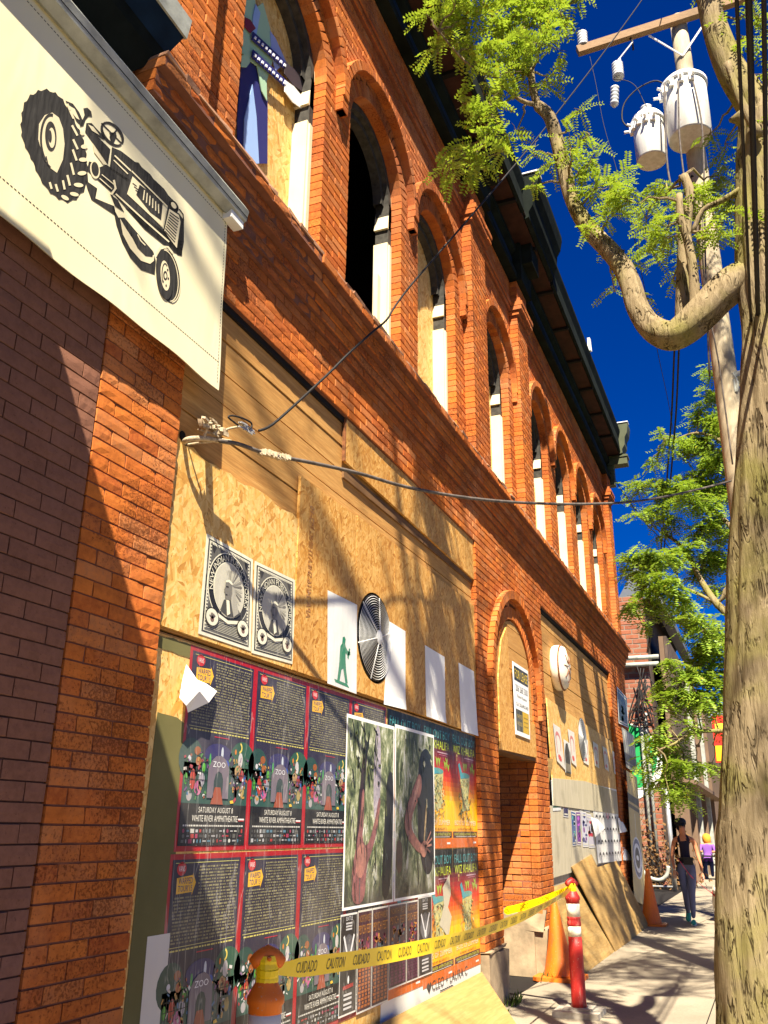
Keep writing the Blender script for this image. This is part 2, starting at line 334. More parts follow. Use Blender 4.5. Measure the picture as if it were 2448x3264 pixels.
# ------------------------------------------------------------------ brick shapes
def brick_variant(i, rough):
    rnd = random.Random(i); nx, nz = 5, 3; mb = MB(); V = []
    for b in range(nz):
        for a in range(nx):
            x = -0.5+a/(nx-1); z = -0.5+b/(nz-1); e = (a in (0, nx-1))+(b in (0, nz-1))
            y = -0.5+(.015+.03*rnd.random()*rough if e == 1 else .025+.04*rnd.random()**2*rough if e == 2 else rnd.uniform(0, .02*rough))
            x *= 1-(.010*rnd.random()*rough if a in (0, nx-1) else 0); z *= 1-(.03*rnd.random()*rough if b in (0, nz-1) else 0)
            if 0 < a < nx-1: x += rnd.uniform(-.03, .03)
            V.append((x, y, z))
    F = [(b*nx+a, b*nx+a+1, (b+1)*nx+a+1, (b+1)*nx+a) for b in range(nz-1) for a in range(nx-1)]
    ring = [a for a in range(nx)]+[b*nx+nx-1 for b in range(1, nz)]+[(nz-1)*nx+a for a in range(nx-2, -1, -1)]+[b*nx for b in range(nz-2, 0, -1)]
    base = len(V); V += [(V[r][0], 0.5, V[r][2]) for r in ring]; n = len(ring)
    F += [(ring[k], base+k, base+(k+1) % n, ring[(k+1) % n]) for k in range(n)]; F.append(tuple(base+k for k in range(n)))
    mb.add(V, F); return mb
def simple_brick(mb, x, y, z, L, dp, h, rot, ax, rough, rnd):
    b = .004*rough
    j = lambda: rnd.uniform(-.0025, .0025)*rough
    fr = [(-L/2+b+j(), -.0*rough, -h/2+b+j()), (L/2-b+j(), rnd.uniform(-.002, .002)*rough, -h/2+b+j()), (L/2-b+j(), rnd.uniform(-.003, .001)*rough, h/2-b+j()), (-L/2+b+j(), rnd.uniform(-.002, .002)*rough, h/2-b+j())]
    rg = [(-L/2+j(), b*1.3, -h/2), (L/2, b*1.3, -h/2), (L/2+j(), b*1.3, h/2), (-L/2, b*1.3, h/2)]
    bk = [(p[0], dp, p[2]) for p in rg]; c, s = cos(rot), sin(rot); V = []
    for p in fr+rg+bk:
        u, d, v = p[0]*c-p[2]*s, p[1], p[0]*s+p[2]*c
        V.append((x+u, y+d, z+v) if ax == 'y' else (x+d, y-u, z+v))
    mb.add(V, [(0, 1, 2, 3)]+[(4+i, 4+(i+1) % 4, (i+1) % 4, i) for i in range(4)]+[(8+i, 8+(i+1) % 4, 4+(i+1) % 4, 4+i) for i in range(4)])
class Bricks:                            # collects bricks; the 300 that show largest become parts, the rest one part
    def __init__(s, root, mat, mortar, ch=CH, L=.2125, joint=.0075, rough=1.0):
        s.root, s.mat, s.mortar, s.ch, s.L, s.joint, s.rough = root, mat, mortar, ch, L, joint, rough; s.items = []; s.core = MB(); s.rnd = random.Random(5)
    def add(s, x, y, z, L, dp, h, rot=0, ax='y'): s.items.append((x, y, z, L, dp, h, rot, ax))
    def course(s, i, z, spans, y, dp=.1, back=.008, jy=.0015, ax='y'):
        for a, b in spans:
            if b-a < .02: continue
            (s.core.box(a+.006, b-.006, y+back, y+dp-.004, z, z+s.ch) if ax == 'y' else s.core.box(y+back, y+dp-.004, a+.006, b-.006, z, z+s.ch))
            x = a; off = s.L*.5 if i % 2 else s.L; first = True
            while x < b-1e-4:
                e = x+(off if first else s.L); first = False
                if b-e < s.L*.28: e = b
                e = min(e, b); g = s.joint/2
                gl = 0 if x == a else g; gr = 0 if e == b else g
                c = (x+gl+e-gr)/2
                if ax == 'y': s.add(c, y+s.rnd.uniform(-jy, jy), z+s.ch/2, e-x-gl-gr, dp-.002, s.ch-s.joint)
                else: s.add(y+s.rnd.uniform(-jy, jy), c, z+s.ch/2, e-x-gl-gr, dp-.002, s.ch-s.joint, 0, 'x')
                x = e
    def finish(s, nsingle=300, visible=None):
        sc = []
        for k, it in enumerate(s.items):
            p = proj(it[:3])
            if p is None or not (-20 < p[0] < 2470 and -20 < p[1] < 3290) or (visible and not visible(it, p)): continue
            d = (Vector(it[:3])-CAM); fc = abs(d.y if it[7] == 'y' else d.x)/d.length
            sc.append((it[3]*it[5]*fc/(p[2]**2), k))
        sc.sort(reverse=True); single = set(k for _, k in sc[:nsingle])
        var = [brick_variant(i, s.rough).mesh('brick', s.mat) for i in range(14)]
        rest = MB()
        for k, (x, y, z, L, dp, h, rot, ax) in enumerate(s.items):
            if k in single:
                o = bpy.data.objects.new('brick', s.rnd.choice(var)); col.objects.link(o); o.parent = s.root
                if ax == 'y': o.location = Vector((x, y+dp/2, z))-WT[s.root.name]; o.rotation_euler = (0, -rot, 0)
                else: o.location = Vector((x+dp/2, y, z))-WT[s.root.name]; o.rotation_euler = (0, -rot, -pi/2)
                o.scale = (L, dp, h)
            else: simple_brick(rest, x, y, z, L, dp, h, rot, ax, s.rough, s.rnd)
        rest.build('brickwork', s.mat, s.root, kind='stuff'); s.core.build('mortar', s.mortar, s.root)
def cut(spans, a, b):
    out = []
    for x0, x1 in spans:
        if b <= x0 or a >= x1: out.append((x0, x1)); continue
        if a > x0: out.append((x0, a))
        if b < x1: out.append((b, x1))
    return out
# ------------------------------------------------------------------ the brick building
bld = thing('brick_building', (10, 2.4, 0), 'two storey orange brick building with arched upper windows and boarded ground floor', 'building')
B = Bricks(bld, M['brick'], M['mortar'])
X0, XE = 2.64, 18.45
BAY1, BAY2 = (3.20, 8.12), (10.96, 16.45)
DOOR = (8.75, 10.32); DC, DRAD, DZ = 9.535, .785, 2.86
BTOP = 4.19
n = 0; z = 0.0
while z < 4.55:
    sp = [(X0, XE)]
    if z+CH*.5 < BTOP: sp = cut(cut(sp, *BAY1), *BAY2)
    if z < DZ: sp = cut(sp, *DOOR)
    elif z < DZ+DRAD+.13: w = sqrt(max(0, (DRAD+.13)**2-(z-DZ)**2)); sp = cut(sp, DC-w, DC+w)
    if z < .46: sp = [(a, b) for a, b in sp if b < 4]
    B.course(n, z, sp, D); n += 1; z += CH
ZB0 = z
for k in range(6):                       # corbelled belt course
    B.course(n, z, [(X0-.02, XE+.02*k)], D-(.03, .05, .056, .10, .106, .155)[k], dp=.25, jy=.004); n += 1; z += CH
mbt = MB(); a = X0-.02                   # ragged mortar weathering on top of the belt
while a < XE:
    b = a+random.uniform(.09, .21); mbt.box(a, b-.002, D-.152+random.uniform(-.009, .009), DU+.02, z-.006, z+random.uniform(.010, .022), j=.005); a = b
simple('mortar_top', (.44, .23, .13), .95, var=.4, scale=12, bump=.6)
mbt.build('belt_capping', M['mortar_top'], bld)
ZU = z
WINS = [(3.60, 4.74), (5.19, 6.33), (6.77, 7.91), (9.03, 10.15), (11.32, 12.46), (12.96, 14.10), (14.60, 15.74), (16.24, 17.38)]
PILS = [(X0, 3.17), (8.216, 8.79), (10.37, 10.91), (17.98, XE)]
WS = 6.88; ZTOP = 8.64
while z < ZTOP:
    sp = [(X0, XE)]
    for a, b in WINS:
        r = (b-a)/2; c = (a+b)/2
        if z < WS: sp = cut(sp, a, b)
        elif z < WS+r+.13: w = sqrt(max(0, (r+.13)**2-(z-WS)**2)); sp = cut(sp, c-w, c+w)
    py = 0
    if 8.08 < z < 8.14 or 8.21 < z < 8.27: py = .035
    elif 8.14 < z < 8.21: py = .055
    elif z >= 8.27: py = .02
    B.course(n, z, sp, DU-py, dp=.1+py)
    for a, b in PILS:
        e = 0
        if 8.02 < z < 8.10: e = .03
        elif 8.10 < z < 8.20: e = .055
        elif 8.20 < z < 8.27: e = .035
        B.course(n, z, [(a-e, b+(e if b < 18 else 0))], DU-.11-e-py*.6, dp=.11+e)
    n += 1; z += CH
def arch(c, zs, r, y, th=.145, hood=True, drop=.0, hood_in=.19, hood_th=.085, hp=.075):
    m = max(8, int(round(pi*(r+th/2)/.074)))
    for k in range(m):
        a = pi*(k+.5)/m; rr = r+th/2
        B.add(c+rr*cos(a), y-.003, zs+rr*sin(a), th-.008, .108, pi*rr/m-.009, a)
        B.core.obox((c+rr*cos(a), y+.055, zs+rr*sin(a)), Vector((cos(a), 0, sin(a)))*(th/2-.010), Vector((0, .043, 0)), Vector((-sin(a), 0, cos(a)))*(pi*rr/m/2))
    if hood:
        m2 = max(10, int(round(pi*(r+hood_in+hood_th/2)/.074))); rr = r+hood_in+hood_th/2
        for k in range(m2):
            a = pi*(k+.5)/m2; B.add(c+rr*cos(a), y-hp+random.uniform(-.004, .004), zs+rr*sin(a), hood_th, hp+.02, pi*rr/m2-.004, a)
        for s in (-1, 1):
            for q in range(int(drop/CH)+2):
                B.add(c+s*rr, y-hp*.85, zs-CH*(q+.5), hood_th, hp+.02, CH-.006)
for i, (a, b) in enumerate(WINS): arch((a+b)/2, WS, (b-a)/2, DU)
arch(DC, DZ, DRAD, D, th=.15, drop=.12, hood_in=.22, hood_th=.10, hp=.06)
# door jambs: rough brick returns
for zz in range(7, int(DZ/CH)):
    B.course(zz, zz*CH, [(D+.105, D+.95)], DOOR[1], dp=.1, jy=.008, ax='x')
B.course(0, 0, [], D)
BANNER_PX = lambda p: p[0] < 735 and 0 < p[1] < 703+.785*p[0] and p[1] > -100+1.15*p[0]
B.finish(300, visible=lambda it, p: not BANNER_PX(p))
# left return of the door passage and its dark inside, shell of the building
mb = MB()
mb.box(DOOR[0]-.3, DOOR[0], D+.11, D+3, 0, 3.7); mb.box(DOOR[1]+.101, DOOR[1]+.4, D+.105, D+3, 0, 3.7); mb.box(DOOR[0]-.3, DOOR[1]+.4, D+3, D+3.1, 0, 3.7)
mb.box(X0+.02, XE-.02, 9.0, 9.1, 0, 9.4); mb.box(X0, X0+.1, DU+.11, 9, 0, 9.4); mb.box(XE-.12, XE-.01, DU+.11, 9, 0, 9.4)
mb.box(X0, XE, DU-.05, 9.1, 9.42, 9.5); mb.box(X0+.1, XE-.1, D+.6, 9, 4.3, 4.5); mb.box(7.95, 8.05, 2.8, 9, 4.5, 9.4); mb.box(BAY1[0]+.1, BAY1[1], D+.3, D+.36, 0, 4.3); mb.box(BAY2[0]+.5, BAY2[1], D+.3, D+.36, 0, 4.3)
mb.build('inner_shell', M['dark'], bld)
mb = MB(); mb.box(DOOR[0]-.02, DOOR[0]+.03, D+.12, D+.2, .0, 2.3); mb.build('door_frame', M['white_wood'], bld)
# plastered plinths and broken plaster beside the doorway
mb = MB()
for a, b in ((BAY1[1]+.02, DOOR[0]-.002), (DOOR[1]-.003, BAY2[0]-.02), (BAY2[1], XE)):
    mb = MB(); mb.box(a, b, D-.035, D+.2, 0, .44, j=.012); mb.box(a, b, D-.03, D+.1, .43, .475, j=.02); mb.build('plinth', M['render_plaster'], bld)
mb = MB(); mb.box(DOOR[1]-.02, DOOR[1]+.1, D+.1, D+.95, 0, .46, j=.012); mb.box(DOOR[1]-.012, DOOR[1]+.1, D-.01, D+.45, .44, .66, j=.03)
mb.build('jamb_plaster', M['render_plaster'], bld)
# ------------------------------------------------------------------ upper windows
def arch_poly(a, b, z0, zs, n=16):
    r = (b-a)/2; c = (a+b)/2
    return [(a, z0), (b, z0)]+[(c+r*cos(pi*k/n), zs+r*sin(pi*k/n)) for k in range(n+1)]
XYZ = lambda yy: (lambda u, v, d: (u, yy+d, v))
for i, (a, b) in enumerate(WINS):
    w = MB(); c = (a+b)/2; r = (b-a)/2
    for s, e in ((b-.085, b-.001), (a+.001, a+.085)):
        w.box(s, e, DU+.10, DU+.235, ZU-.02, 6.46, j=.002); w.box(s+.02, e-.02, DU+.085, DU+.10, ZU-.02, 6.44)
        w.add([(s, DU+.10, 6.62), (e, DU+.10, 6.62), (e, DU+.235, 6.62), (s, DU+.235, 6.62), (e-.02, DU+.10, 7.0), (e, DU+.10, 7.0), (e, DU+.235, 7.0), (e-.02, DU+.235, 7.0)] if s > c else [(s, DU+.10, 6.62), (e, DU+.10, 6.62), (e, DU+.235, 6.62), (s, DU+.235, 6.62), (s, DU+.10, 7.0), (s+.02, DU+.10, 7.0), (s+.02, DU+.235, 7.0), (s, DU+.235, 7.0)], [(0, 1, 5, 4), (1, 2, 6, 5), (2, 3, 7, 6), (3, 0, 4, 7), (0, 3, 2, 1), (4, 5, 6, 7)])
    w.box(a+.002, b-.002, DU+.09, DU+.24, ZU-.025, ZU+.03)
    if i == 1: w.box(b-.19, b-.12, DU+.14, DU+.17, ZU, 5.55); w.box(b-.15, b-.09, DU+.16, DU+.2, ZU, 6.1); w.box(b-.24, b-.16, DU+.12, DU+.15, 5.3, 5.52)
    win = w.build('window', M['white_wood'], bld)
    t = MB()
    for k in range(14):
        a0, a1 = pi*k/14, pi*(k+1)/14
        for (ra, rb, y0, y1) in ((r-.06, r-.002, .10, .15), (r-.115, r-.03, .15, .235)):
            q = [(c+rad*cos(an), DU+yy, WS+rad*sin(an)) for yy in (y0, y1) for rad in (ra, rb) for an in (a0, a1)]
            t.add(q, [(0, 1, 3, 2), (4, 6, 7, 5), (0, 4, 5, 1), (2, 3, 7, 6)])
    t.box(b-.06, b, DU+.10, DU+.23, 6.46, 6.9); t.box(a, a+.06, DU+.10, DU+.23, 6.46, 6.9)
    t.build('arch_trim', M['grey_trim'], win)
    if i in (0, 2, 3):
        p = MB(); p.prism(arch_poly(a+.02, b-.02, ZU-.03, WS-.01), XYZ(DU+.225), 0, .015); p.build('board', M['osb_pale'], win)
    if i in (4, 5):
        p = MB(); p.box(a+.7, b-.09, DU+.2, DU+.215, ZU, 6.3); p.build('board', M['osb_pale'], win)
    if i in (2,):
        p = MB(); t0 = [(0, 4.9), (.33, 4.9), (.30, 5.3), (.36, 5.75), (.30, 6.0), (.36, 6.02), (.20, 6.5), (.12, 6.95), (0, 7.0)]
        p.prism([(a+.03+u, v) for u, v in t0], XYZ(DU+.215), 0, .004, c=srgb(120, 150, 210)); p.build('plastic_film', M['paint'], win, colour=True)
    if i in (4, 5, 6, 7):
        p = MB(); p.prism([(c-.1, 6.3), (c+.14, 6.32), (c+.18, 6.9), (c+.02, 7.25), (c-.05, 6.8)], XYZ(DU+.3), 0, .006); p.build('broken_pane', M['glass_dark'], win)
# painted figure on the first boarded window (flat cut-outs fixed to its board)
fig = MB(); y = DU+.205
def fp(poly, c, d=0):
    q = [P(740+u*.4202, v*.4202, y-d) for u, v in poly]; fig.prism([(p.x, p.z) for p in q], XYZ(y-d), 0, .006, c=c)
NAVY, MINT, PALE = srgb(40, 42, 105), srgb(165, 200, 165), srgb(150, 180, 225)
fp([(40, 1240), (40, 900), (70, 480), (110, 420), (200, 470), (260, 640), (270, 800), (268, 1240), (205, 1240), (190, 900), (155, 640), (95, 900), (85, 1240)], NAVY)
fp([(85, 1240), (95, 900), (155, 640), (185, 880), (205, 1240)], PALE, .007)
fp([(100, -60), (170, -60), (180, 60), (235, 20), (290, 220), (320, 420), (262, 620), (265, 765), (225, 690), (190, 500), (110, 440), (75, 400), (85, 200)], MINT, .013)
fp([(180, 30), (215, 100), (185, 260), (210, 300), (150, 270), (160, 120)], PALE, .02)
fp([(100, 130), (140, 150), (180, 215), (140, 250), (95, 200)], srgb(120, 40, 60), .026)
fp([(290, 235), (330, 290), (410, 470), (330, 540), (300, 400)], srgb(150, 165, 215), .018)
for dx, dy in ((0, 0), (0, 135)):
    fp([(160+dx, 240+dy), (190+dx, 265+dy), (440+dx, 500+dy*1.0), (420+dx, 540+dy), (150+dx, 300+dy)], NAVY, .032)
    for q_ in range(9): xx, yy = 175+q_*28, 272+dy+q_*26; fp([(xx, yy), (xx+12, yy+10), (xx+8, yy+28), (xx-6, yy+16)], (.75, .78, .85), .039)
    fp([(400+dx, 470+dy), (470+dx, 520+dy), (535+dx, 600+dy), (530+dx, 690+dy), (460+dx, 640+dy), (400+dx, 560+dy)], (.78, .78, .74) if dy else srgb(60, 50, 55), .036)
fp([(75, 420), (110, 415), (138, 470), (110, 510), (68, 505)], MINT, .036)
fig.build('painted_figure', M['paint'], colour=True, label='painted cut-out of a guitar player in navy trousers on a boarded arched window', cat='mural')
# ------------------------------------------------------------------ cornice (parts of the building)
def run(profile, x0, x1, name, mat, parent):
    m = MB(); n = len(profile); m.add([(x0, p, q) for p, q in profile]+[(x1, p, q) for p, q in profile], [(i, (i+1) % n, n+(i+1) % n, n+i) for i in range(n)]+[tuple(reversed(range(n))), tuple(range(n, 2*n))])
    return m.build(name, mat, parent)
CX0, CX1 = 2.66, 18.62
corn = run([(2.52, 8.62), (2.36, 8.62), (2.36, 8.72), (2.43, 8.74), (2.43, 9.02), (2.36, 9.06), (2.36, 9.16), (2.52, 9.16)], CX0, CX1, 'cornice', M['cornice_green'], bld)
run([(2.424, 8.78), (2.418, 8.78), (2.418, 8.98), (2.424, 8.98)], CX0+.1, CX1-.1, 'frieze', M['cornice_blue'], corn)
x = CX0
while x < CX1:                           # soffit panels between the lookouts
    e = min(x+1.13, CX1); m = MB(); m.box(x+.03, e-.03, 2.13, 2.52, 9.215, 9.26); m.build('soffit_panel', M['cornice_red'], corn)
    m = MB(); m.box(x-.028, x+.028, 2.12, 2.5, 9.17, 9.26); m.build('lookout', M['dark'], corn); x = e
run([(2.52, 9.262), (2.10, 9.262), (2.10, 9.30), (2.52, 9.30)], CX0, CX1, 'roof_edge', M['dark'], corn)
fas = [(2.20, 9.26), (2.12, 9.20), (2.085, 9.22), (2.10, 9.50), (2.06, 9.66), (2.06, 9.72), (2.20, 9.72)]
crown = [(2.20, 9.30), (2.115, 9.22), (2.06, 9.24), (2.06, 9.32), (2.00, 9.42), (1.985, 9.60), (1.93, 9.70), (1.90, 9.86), (1.90, 9.94), (2.20, 9.94)]
run(fas, CX0, 9.75, 'fascia', M['cornice_green'], corn); run(fas, 11.55, CX1-.35, 'fascia', M['cornice_green'], corn)
run(crown, 9.9, 11.45, 'crown_moulding', M['cornice_green'], corn); run(crown, CX1-.2, CX1+.18, 'crown_moulding', M['cornice_end'], corn)
for xa in (9.9, CX1-.2):
    m = MB(); m.box(xa-.02, xa+.18, 1.89, 2.2, 9.945, 9.965); m.build('flashing', M['white_metal'], corn)
m = MB(); m.box(14.6, 14.66, 2.03, 2.09, 9.72, 9.98, j=.01); m.build('loose_flashing', M['white_metal'], corn)
m = MB(); m.box(CX1-.15, CX1+.1, 1.98, 2.4, 9.0, 9.22); m.box(CX1-.17, CX1+.12, 1.96, 2.42, 9.16, 9.2); m.box(CX1-.12, CX1+.08, 2.28, 2.5, 8.55, 9.0); m.build('end_bracket', M['cornice_end'], corn)
for a, b in PILS[:3]:
    m = MB(); m.box(a-.02, b+.02, 2.30, 2.50, 8.60, 9.20); m.box(a+.06, b-.06, 2.16, 2.31, 8.9, 9.21); m.build('cornice_block', M['cornice_green'], corn)
# ------------------------------------------------------------------ ground-floor bays
def plankrow(x0, x1, z0, z1, y, mat, hgt=.185, name='plank', par=bld):
    z = z0
    while z < z1-.02:
        e = min(z+hgt, z1); m = MB(); dy = random.uniform(-.004, .004)
        q = [(x0, y+dy), (x1, y+dy)]
        m.box(x0, x1, y+dy, y+.022, z+.0055, e-.0055, j=.0015); m.build(name, mat, par); z = e
plankrow(BAY1[0], BAY1[1], 2.1, 4.13, 2.452, M['siding'])
for bb_ in (BAY1, BAY2): m = MB(); m.box(bb_[0], bb_[1], 2.43, 2.5, 4.115, BTOP+.004); m.build('lintel_shade', M['dark'], bld)  # black lintel strip, painting in the shadow gap under the brick edge
for bb_ in (BAY1, BAY2): m = MB(); m.box(bb_[0]-.01, bb_[1]+.01, 2.475, 2.55, 0, 4.2); m.build('bay_backing', M['dark'], bld)
def ragged(x0, x1, z0, z1, top=.02, n=18):
    p = [(x0, z0), (x1, z0)]
    for k in range(n+1): p.append((x1+(x0-x1)*k/n, z1+random.uniform(-top, top*.3)))
    return p
def sheetpart(poly, y, th, mat, name='osb_sheet', par=bld, holes=None):
    m = MB(); m.prism(poly, XYZ(y), 0, th); return m.build(name, mat, par)
sheetpart(ragged(3.225, 4.475, 2.30, 3.22, .03), 2.428, .014, M['osb_pale'])
sheetpart([(4.485, 2.30), (5.33, 2.30), (5.33, 3.50), (4.485, 3.49)], 2.424, .018, M['osb'])
VC, VZ, VR = 5.68, 2.715, .305          # fan opening cut from the board
pl = [(5.335, 2.30), (6.03, 2.30), (6.03, 3.51), (VC, 3.51), (VC, VZ+VR)]+[(VC+VR*sin(2*pi*k/28), VZ+VR*cos(2*pi*k/28)) for k in range(1, 28)]+[(VC-.001, VZ+VR), (VC-.001, 3.51), (5.335, 3.51)]
sheetpart(pl, 2.424, .018, M['osb'])
sheetpart([(6.035, 2.29), (8.115, 2.28), (8.115, 3.50), (6.035, 3.51)], 2.424, .018, M['osb'])
sheetpart([(5.10, 3.83), (8.112, 3.76), (8.115, 4.175), (5.10, 4.15)], 2.418, .02, M['osb'])
m = MB(); m.box(5.088, 5.10, 2.416, 2.44, 3.83, 4.16); m.build('board_edge', M['rust'], bld)
m = MB(); m.box(5.12, 8.1, 2.436, 2.452, 3.72, 3.79); m.build('batten', M['plank_dark'], bld)
# lower painted board with its olive patch
sheetpart([(3.20, .25), (8.12, .25), (8.12, 2.27), (3.225, 2.27)], 2.445, .02, M['osb_pale'], 'lower_board')
m = MB()
def jag(pts, j=.012, n=5):
    o = []
    for i in range(len(pts)):
        p, q = pts[i], pts[(i+1) % len(pts)]
        for k in range(n): o.append((p[0]+(q[0]-p[0])*k/n+random.uniform(-j, j), p[1]+(q[1]-p[1])*k/n+random.uniform(-j, j)))
    return o
m.prism(jag([(3.26, .3), (3.53, .3), (3.53, 1.90), (3.29, 1.92)]), XYZ(2.443), 0, .0015); m.prism(jag([(3.25, 2.2), (3.52, 2.2), (3.52, 2.262), (3.25, 2.26)], .006), XYZ(2.443), 0, .0015); m.build('painted_patch', M['olive_paint'], bld)
m = MB(); m.box(3.203, 3.213, 2.44, 2.446, 2.0, 2.27, c=srgb(30, 90, 190)); m.build('blue_tape', M['paint'], bld, colour=True)
m = MB(); m.prism(jag([(5.9, .28), (8.11, .28), (8.11, .47), (5.9, .60)], .006), XYZ(2.4435), 0, .001, c=(.80, .78, .68)); m.build('whitewash', M['paint'], bld, colour=True)
# the fan behind the hole
fan = thing('exhaust_fan', (VC, 2.44, VZ-VR), 'round exhaust fan with a wire spiral grille set in the boarded wall', 'fan')
m = MB(); m.lathe([(VR+.012, -.004), (VR+.012, .06), (VR-.012, .06), (VR-.012, -.004)], (VC, 2.428, VZ), 40, Vector((0, 1, 0))); m.build('ring', M['dark_metal'], fan, smooth=True)
m = MB()
for k in range(15):
    r = .05+k*.0172; pts = [(VC+r*cos(2*pi*q/36), 2.418-.03*(1-r/VR), VZ+r*sin(2*pi*q/36)) for q in range(37)]; m.tube(pts, .0019, 4, cap=False)
for k in range(6):
    an = pi*k/3+.3; m.tube([(VC+.04*cos(an), 2.41-.02, VZ+.04*sin(an)), (VC+VR*cos(an), 2.424, VZ+VR*sin(an))], .004, 5)
m.lathe([(.045, 0), (.05, -.012), (.02, -.02)], (VC, 2.40, VZ), 20, Vector((0, 1, 0))); m.build('grille', M['white_metal'], fan)
m = MB()
for k in range(5):
    an = 2*pi*k/5; u = Vector((cos(an), 0, sin(an))); v = Vector((-sin(an), 0, cos(an)))
    cc = Vector((VC, 2.455, VZ)); m.add([cc+u*.04-v*.03+Vector((0, .012, 0)), cc+u*.27-v*.11+Vector((0, .012, 0)), cc+u*.28+v*.07-Vector((0, .014, 0)), cc+u*.04+v*.03-Vector((0, .014, 0))], [(0, 1, 2, 3)])
m.build('blades', M['dark_metal'], fan)
m = MB(); m.lathe([(.30, 0), (.30, .01)], (VC, 2.472, VZ), 28, Vector((0, 1, 0))); m.build('back_plate', M['dark'], fan)
# door boarding
sheetpart([(8.78, 2.20), (9.22, 2.21), (9.22, 3.33), (9.17, 3.50), (8.95, 3.32), (8.83, 3.05), (8.78, 2.86)], 2.385, .016, M['osb'], 'osb_sheet')
sheetpart([(9.225, 2.21), (10.315, 2.23), (10.31, 2.60), (9.225, 2.55)], 2.385, .016, M['osb'], 'osb_sheet')
z = 2.4; k = 0
while z < DZ+DRAD-.02:
    e = min(z+.23, DZ+DRAD-.01); w0 = DRAD-.01 if z <= DZ else sqrt(max(.0, (DRAD-.01)**2-(z-DZ)**2)); w1 = DRAD-.01 if e <= DZ else sqrt(max(.0004, (DRAD-.01)**2-(e-DZ)**2))
    mm = max(w0, w1); pts = [(DC-w0, z+.004), (DC+w0, z+.004)]
    for q in range(1, 4):
        zz = z+(e-z-.004)*q/3; ww = DRAD-.01 if zz <= DZ else sqrt(max(.0004, (DRAD-.01)**2-(zz-DZ)**2)); pts.append((DC+ww, zz))
    for q in range(3, 0, -1):
        zz = z+(e-z-.004)*q/3; ww = DRAD-.01 if zz <= DZ else sqrt(max(.0004, (DRAD-.01)**2-(zz-DZ)**2)); pts.append((DC-ww, zz))
    sheetpart(pts, 2.415, .02, M['siding'], 'plank'); z = e
m = MB(); m.box(8.76, 10.31, 2.40, 2.56, 2.19, 2.23); m.build('door_header', M['plank_dark'], bld)
# bay two
plankrow(BAY2[0], BAY2[1], 2.95, 4.10, 2.452, M['siding'], .20)
def qpoly(px, Y): return [(P(x, y, Y).x, P(x, y, Y).z) for x, y in px]
sheetpart([(11.32, 1.98), (16.44, 1.97), (16.44, 2.93), (13.2, 2.98), (11.22, 3.02)], 2.43, .016, M['osb_pale'])
sheetpart([(11.25, 1.74), (16.44, 1.73), (16.44, 2.10), (13.5, 2.13), (11.28, 2.06)], 2.424, .008, M['grey_board'], 'painted_board')
sheetpart([(10.97, .02), (16.44, .02), (16.44, 1.05), (10.97, .95)], 2.462, .01, M['grey_board'], 'painted_board'); sheetpart([(10.97, .93), (16.44, 1.03), (16.44, 1.725), (10.97, 1.735)], 2.434, .02, M['grey_board'], 'painted_board')
m = MB(); m.box(10.965, 11.24, 2.462, 2.472, 1.8, 2.9); m.build('dark_gap', M['dark'], bld)
m = MB(); m.prism([(10.97, 1.95), (11.3, 2.28), (11.0, 2.28)], XYZ(2.41), 0, .01); m.build('board_shard', M['plywood'], bld)
lf = thing('drum_light', (11.85, 2.44, 3.2), 'large round weathered wall lamp mounted high beside the arched doorway', 'lamp')
m = MB(); m.lathe([(.29, 0), (.30, .03), (.30, .10), (.27, .15), (.17, .185), (.001, .19)], (11.86, 2.448, 3.50), 32, Vector((0, -1, 0))); m.build('housing', M['plastic_white'], lf, smooth=True)
m = MB()
for k in range(8):
    an = 2*pi*k/8; m.tube([(11.86+.30*cos(an), 2.36, 3.50+.30*sin(an)), (11.86+.19*cos(an), 2.265, 3.50+.19*sin(an)), (11.86+.05*cos(an), 2.25, 3.5+.05*sin(an))], .006, 5)
m.lathe([(.30, .1), (.306, .105), (.306, .115), (.30, .12)], (11.86, 2.448, 3.50), 32, Vector((0, -1, 0))); m.build('guard', M['rust'], lf)
# ------------------------------------------------------------------ painted brick neighbour on the left
nb = thing('painted_brick_shop', (0, 2.4, 0), 'shop wall of mauve painted brick beside the orange brick building', 'building')
NB = Bricks(nb, M['brick_painted'], M['mortar_painted'], ch=.0693, L=.243, joint=.006, rough=.55)
z = 0; n = 0
while z < 4.8:
    NB.course(n, z, [(-1.6, 2.632)], D+.004, jy=.001); n += 1; z += NB.ch
NB.finish(300, visible=lambda it, p: not BANNER_PX(p))
mb = MB(); mb.box(-6, 2.63, D+.11, 9, 0, 7.5); mb.box(-6, -1.6, D+.004, D+.12, 0, 7.5); mb.box(-1.6, 2.632, D+.03, D+.12, 4.85, 7.5); mb.build('wall', M['brick_painted'], nb)
bx = MB()                                  # tilted sheet-metal sign box above the banner
prof = [(2.45, 4.80, 2.537), (2.33, 4.985, 2.675), (2.318, 5.05, 2.69), (2.245, 5.16, 2.72), (2.235, 5.27, 2.73), (2.45, 5.45, 2.58)]
n_ = len(prof); bx.add([(-3, p, q) for p, q, e in prof]+[(e, p, q) for p, q, e in prof], [(i, (i+1) % n_, n_+(i+1) % n_, n_+i) for i in range(n_)]+[tuple(reversed(range(n_))), tuple(range(n_, 2*n_))])
bx.build('sign_box', M['cornice_green'], nb)
bx = MB(); bx.add([(-3, 2.316, 5.045), (2.70, 2.316, 5.045), (2.725, 2.24, 5.155), (-3, 2.24, 5.155), (-3, 2.31, 5.05), (2.70, 2.31, 5.05)], [(0, 1, 2, 3)]); bx.build('trim', M['cornice_blue'], nb)
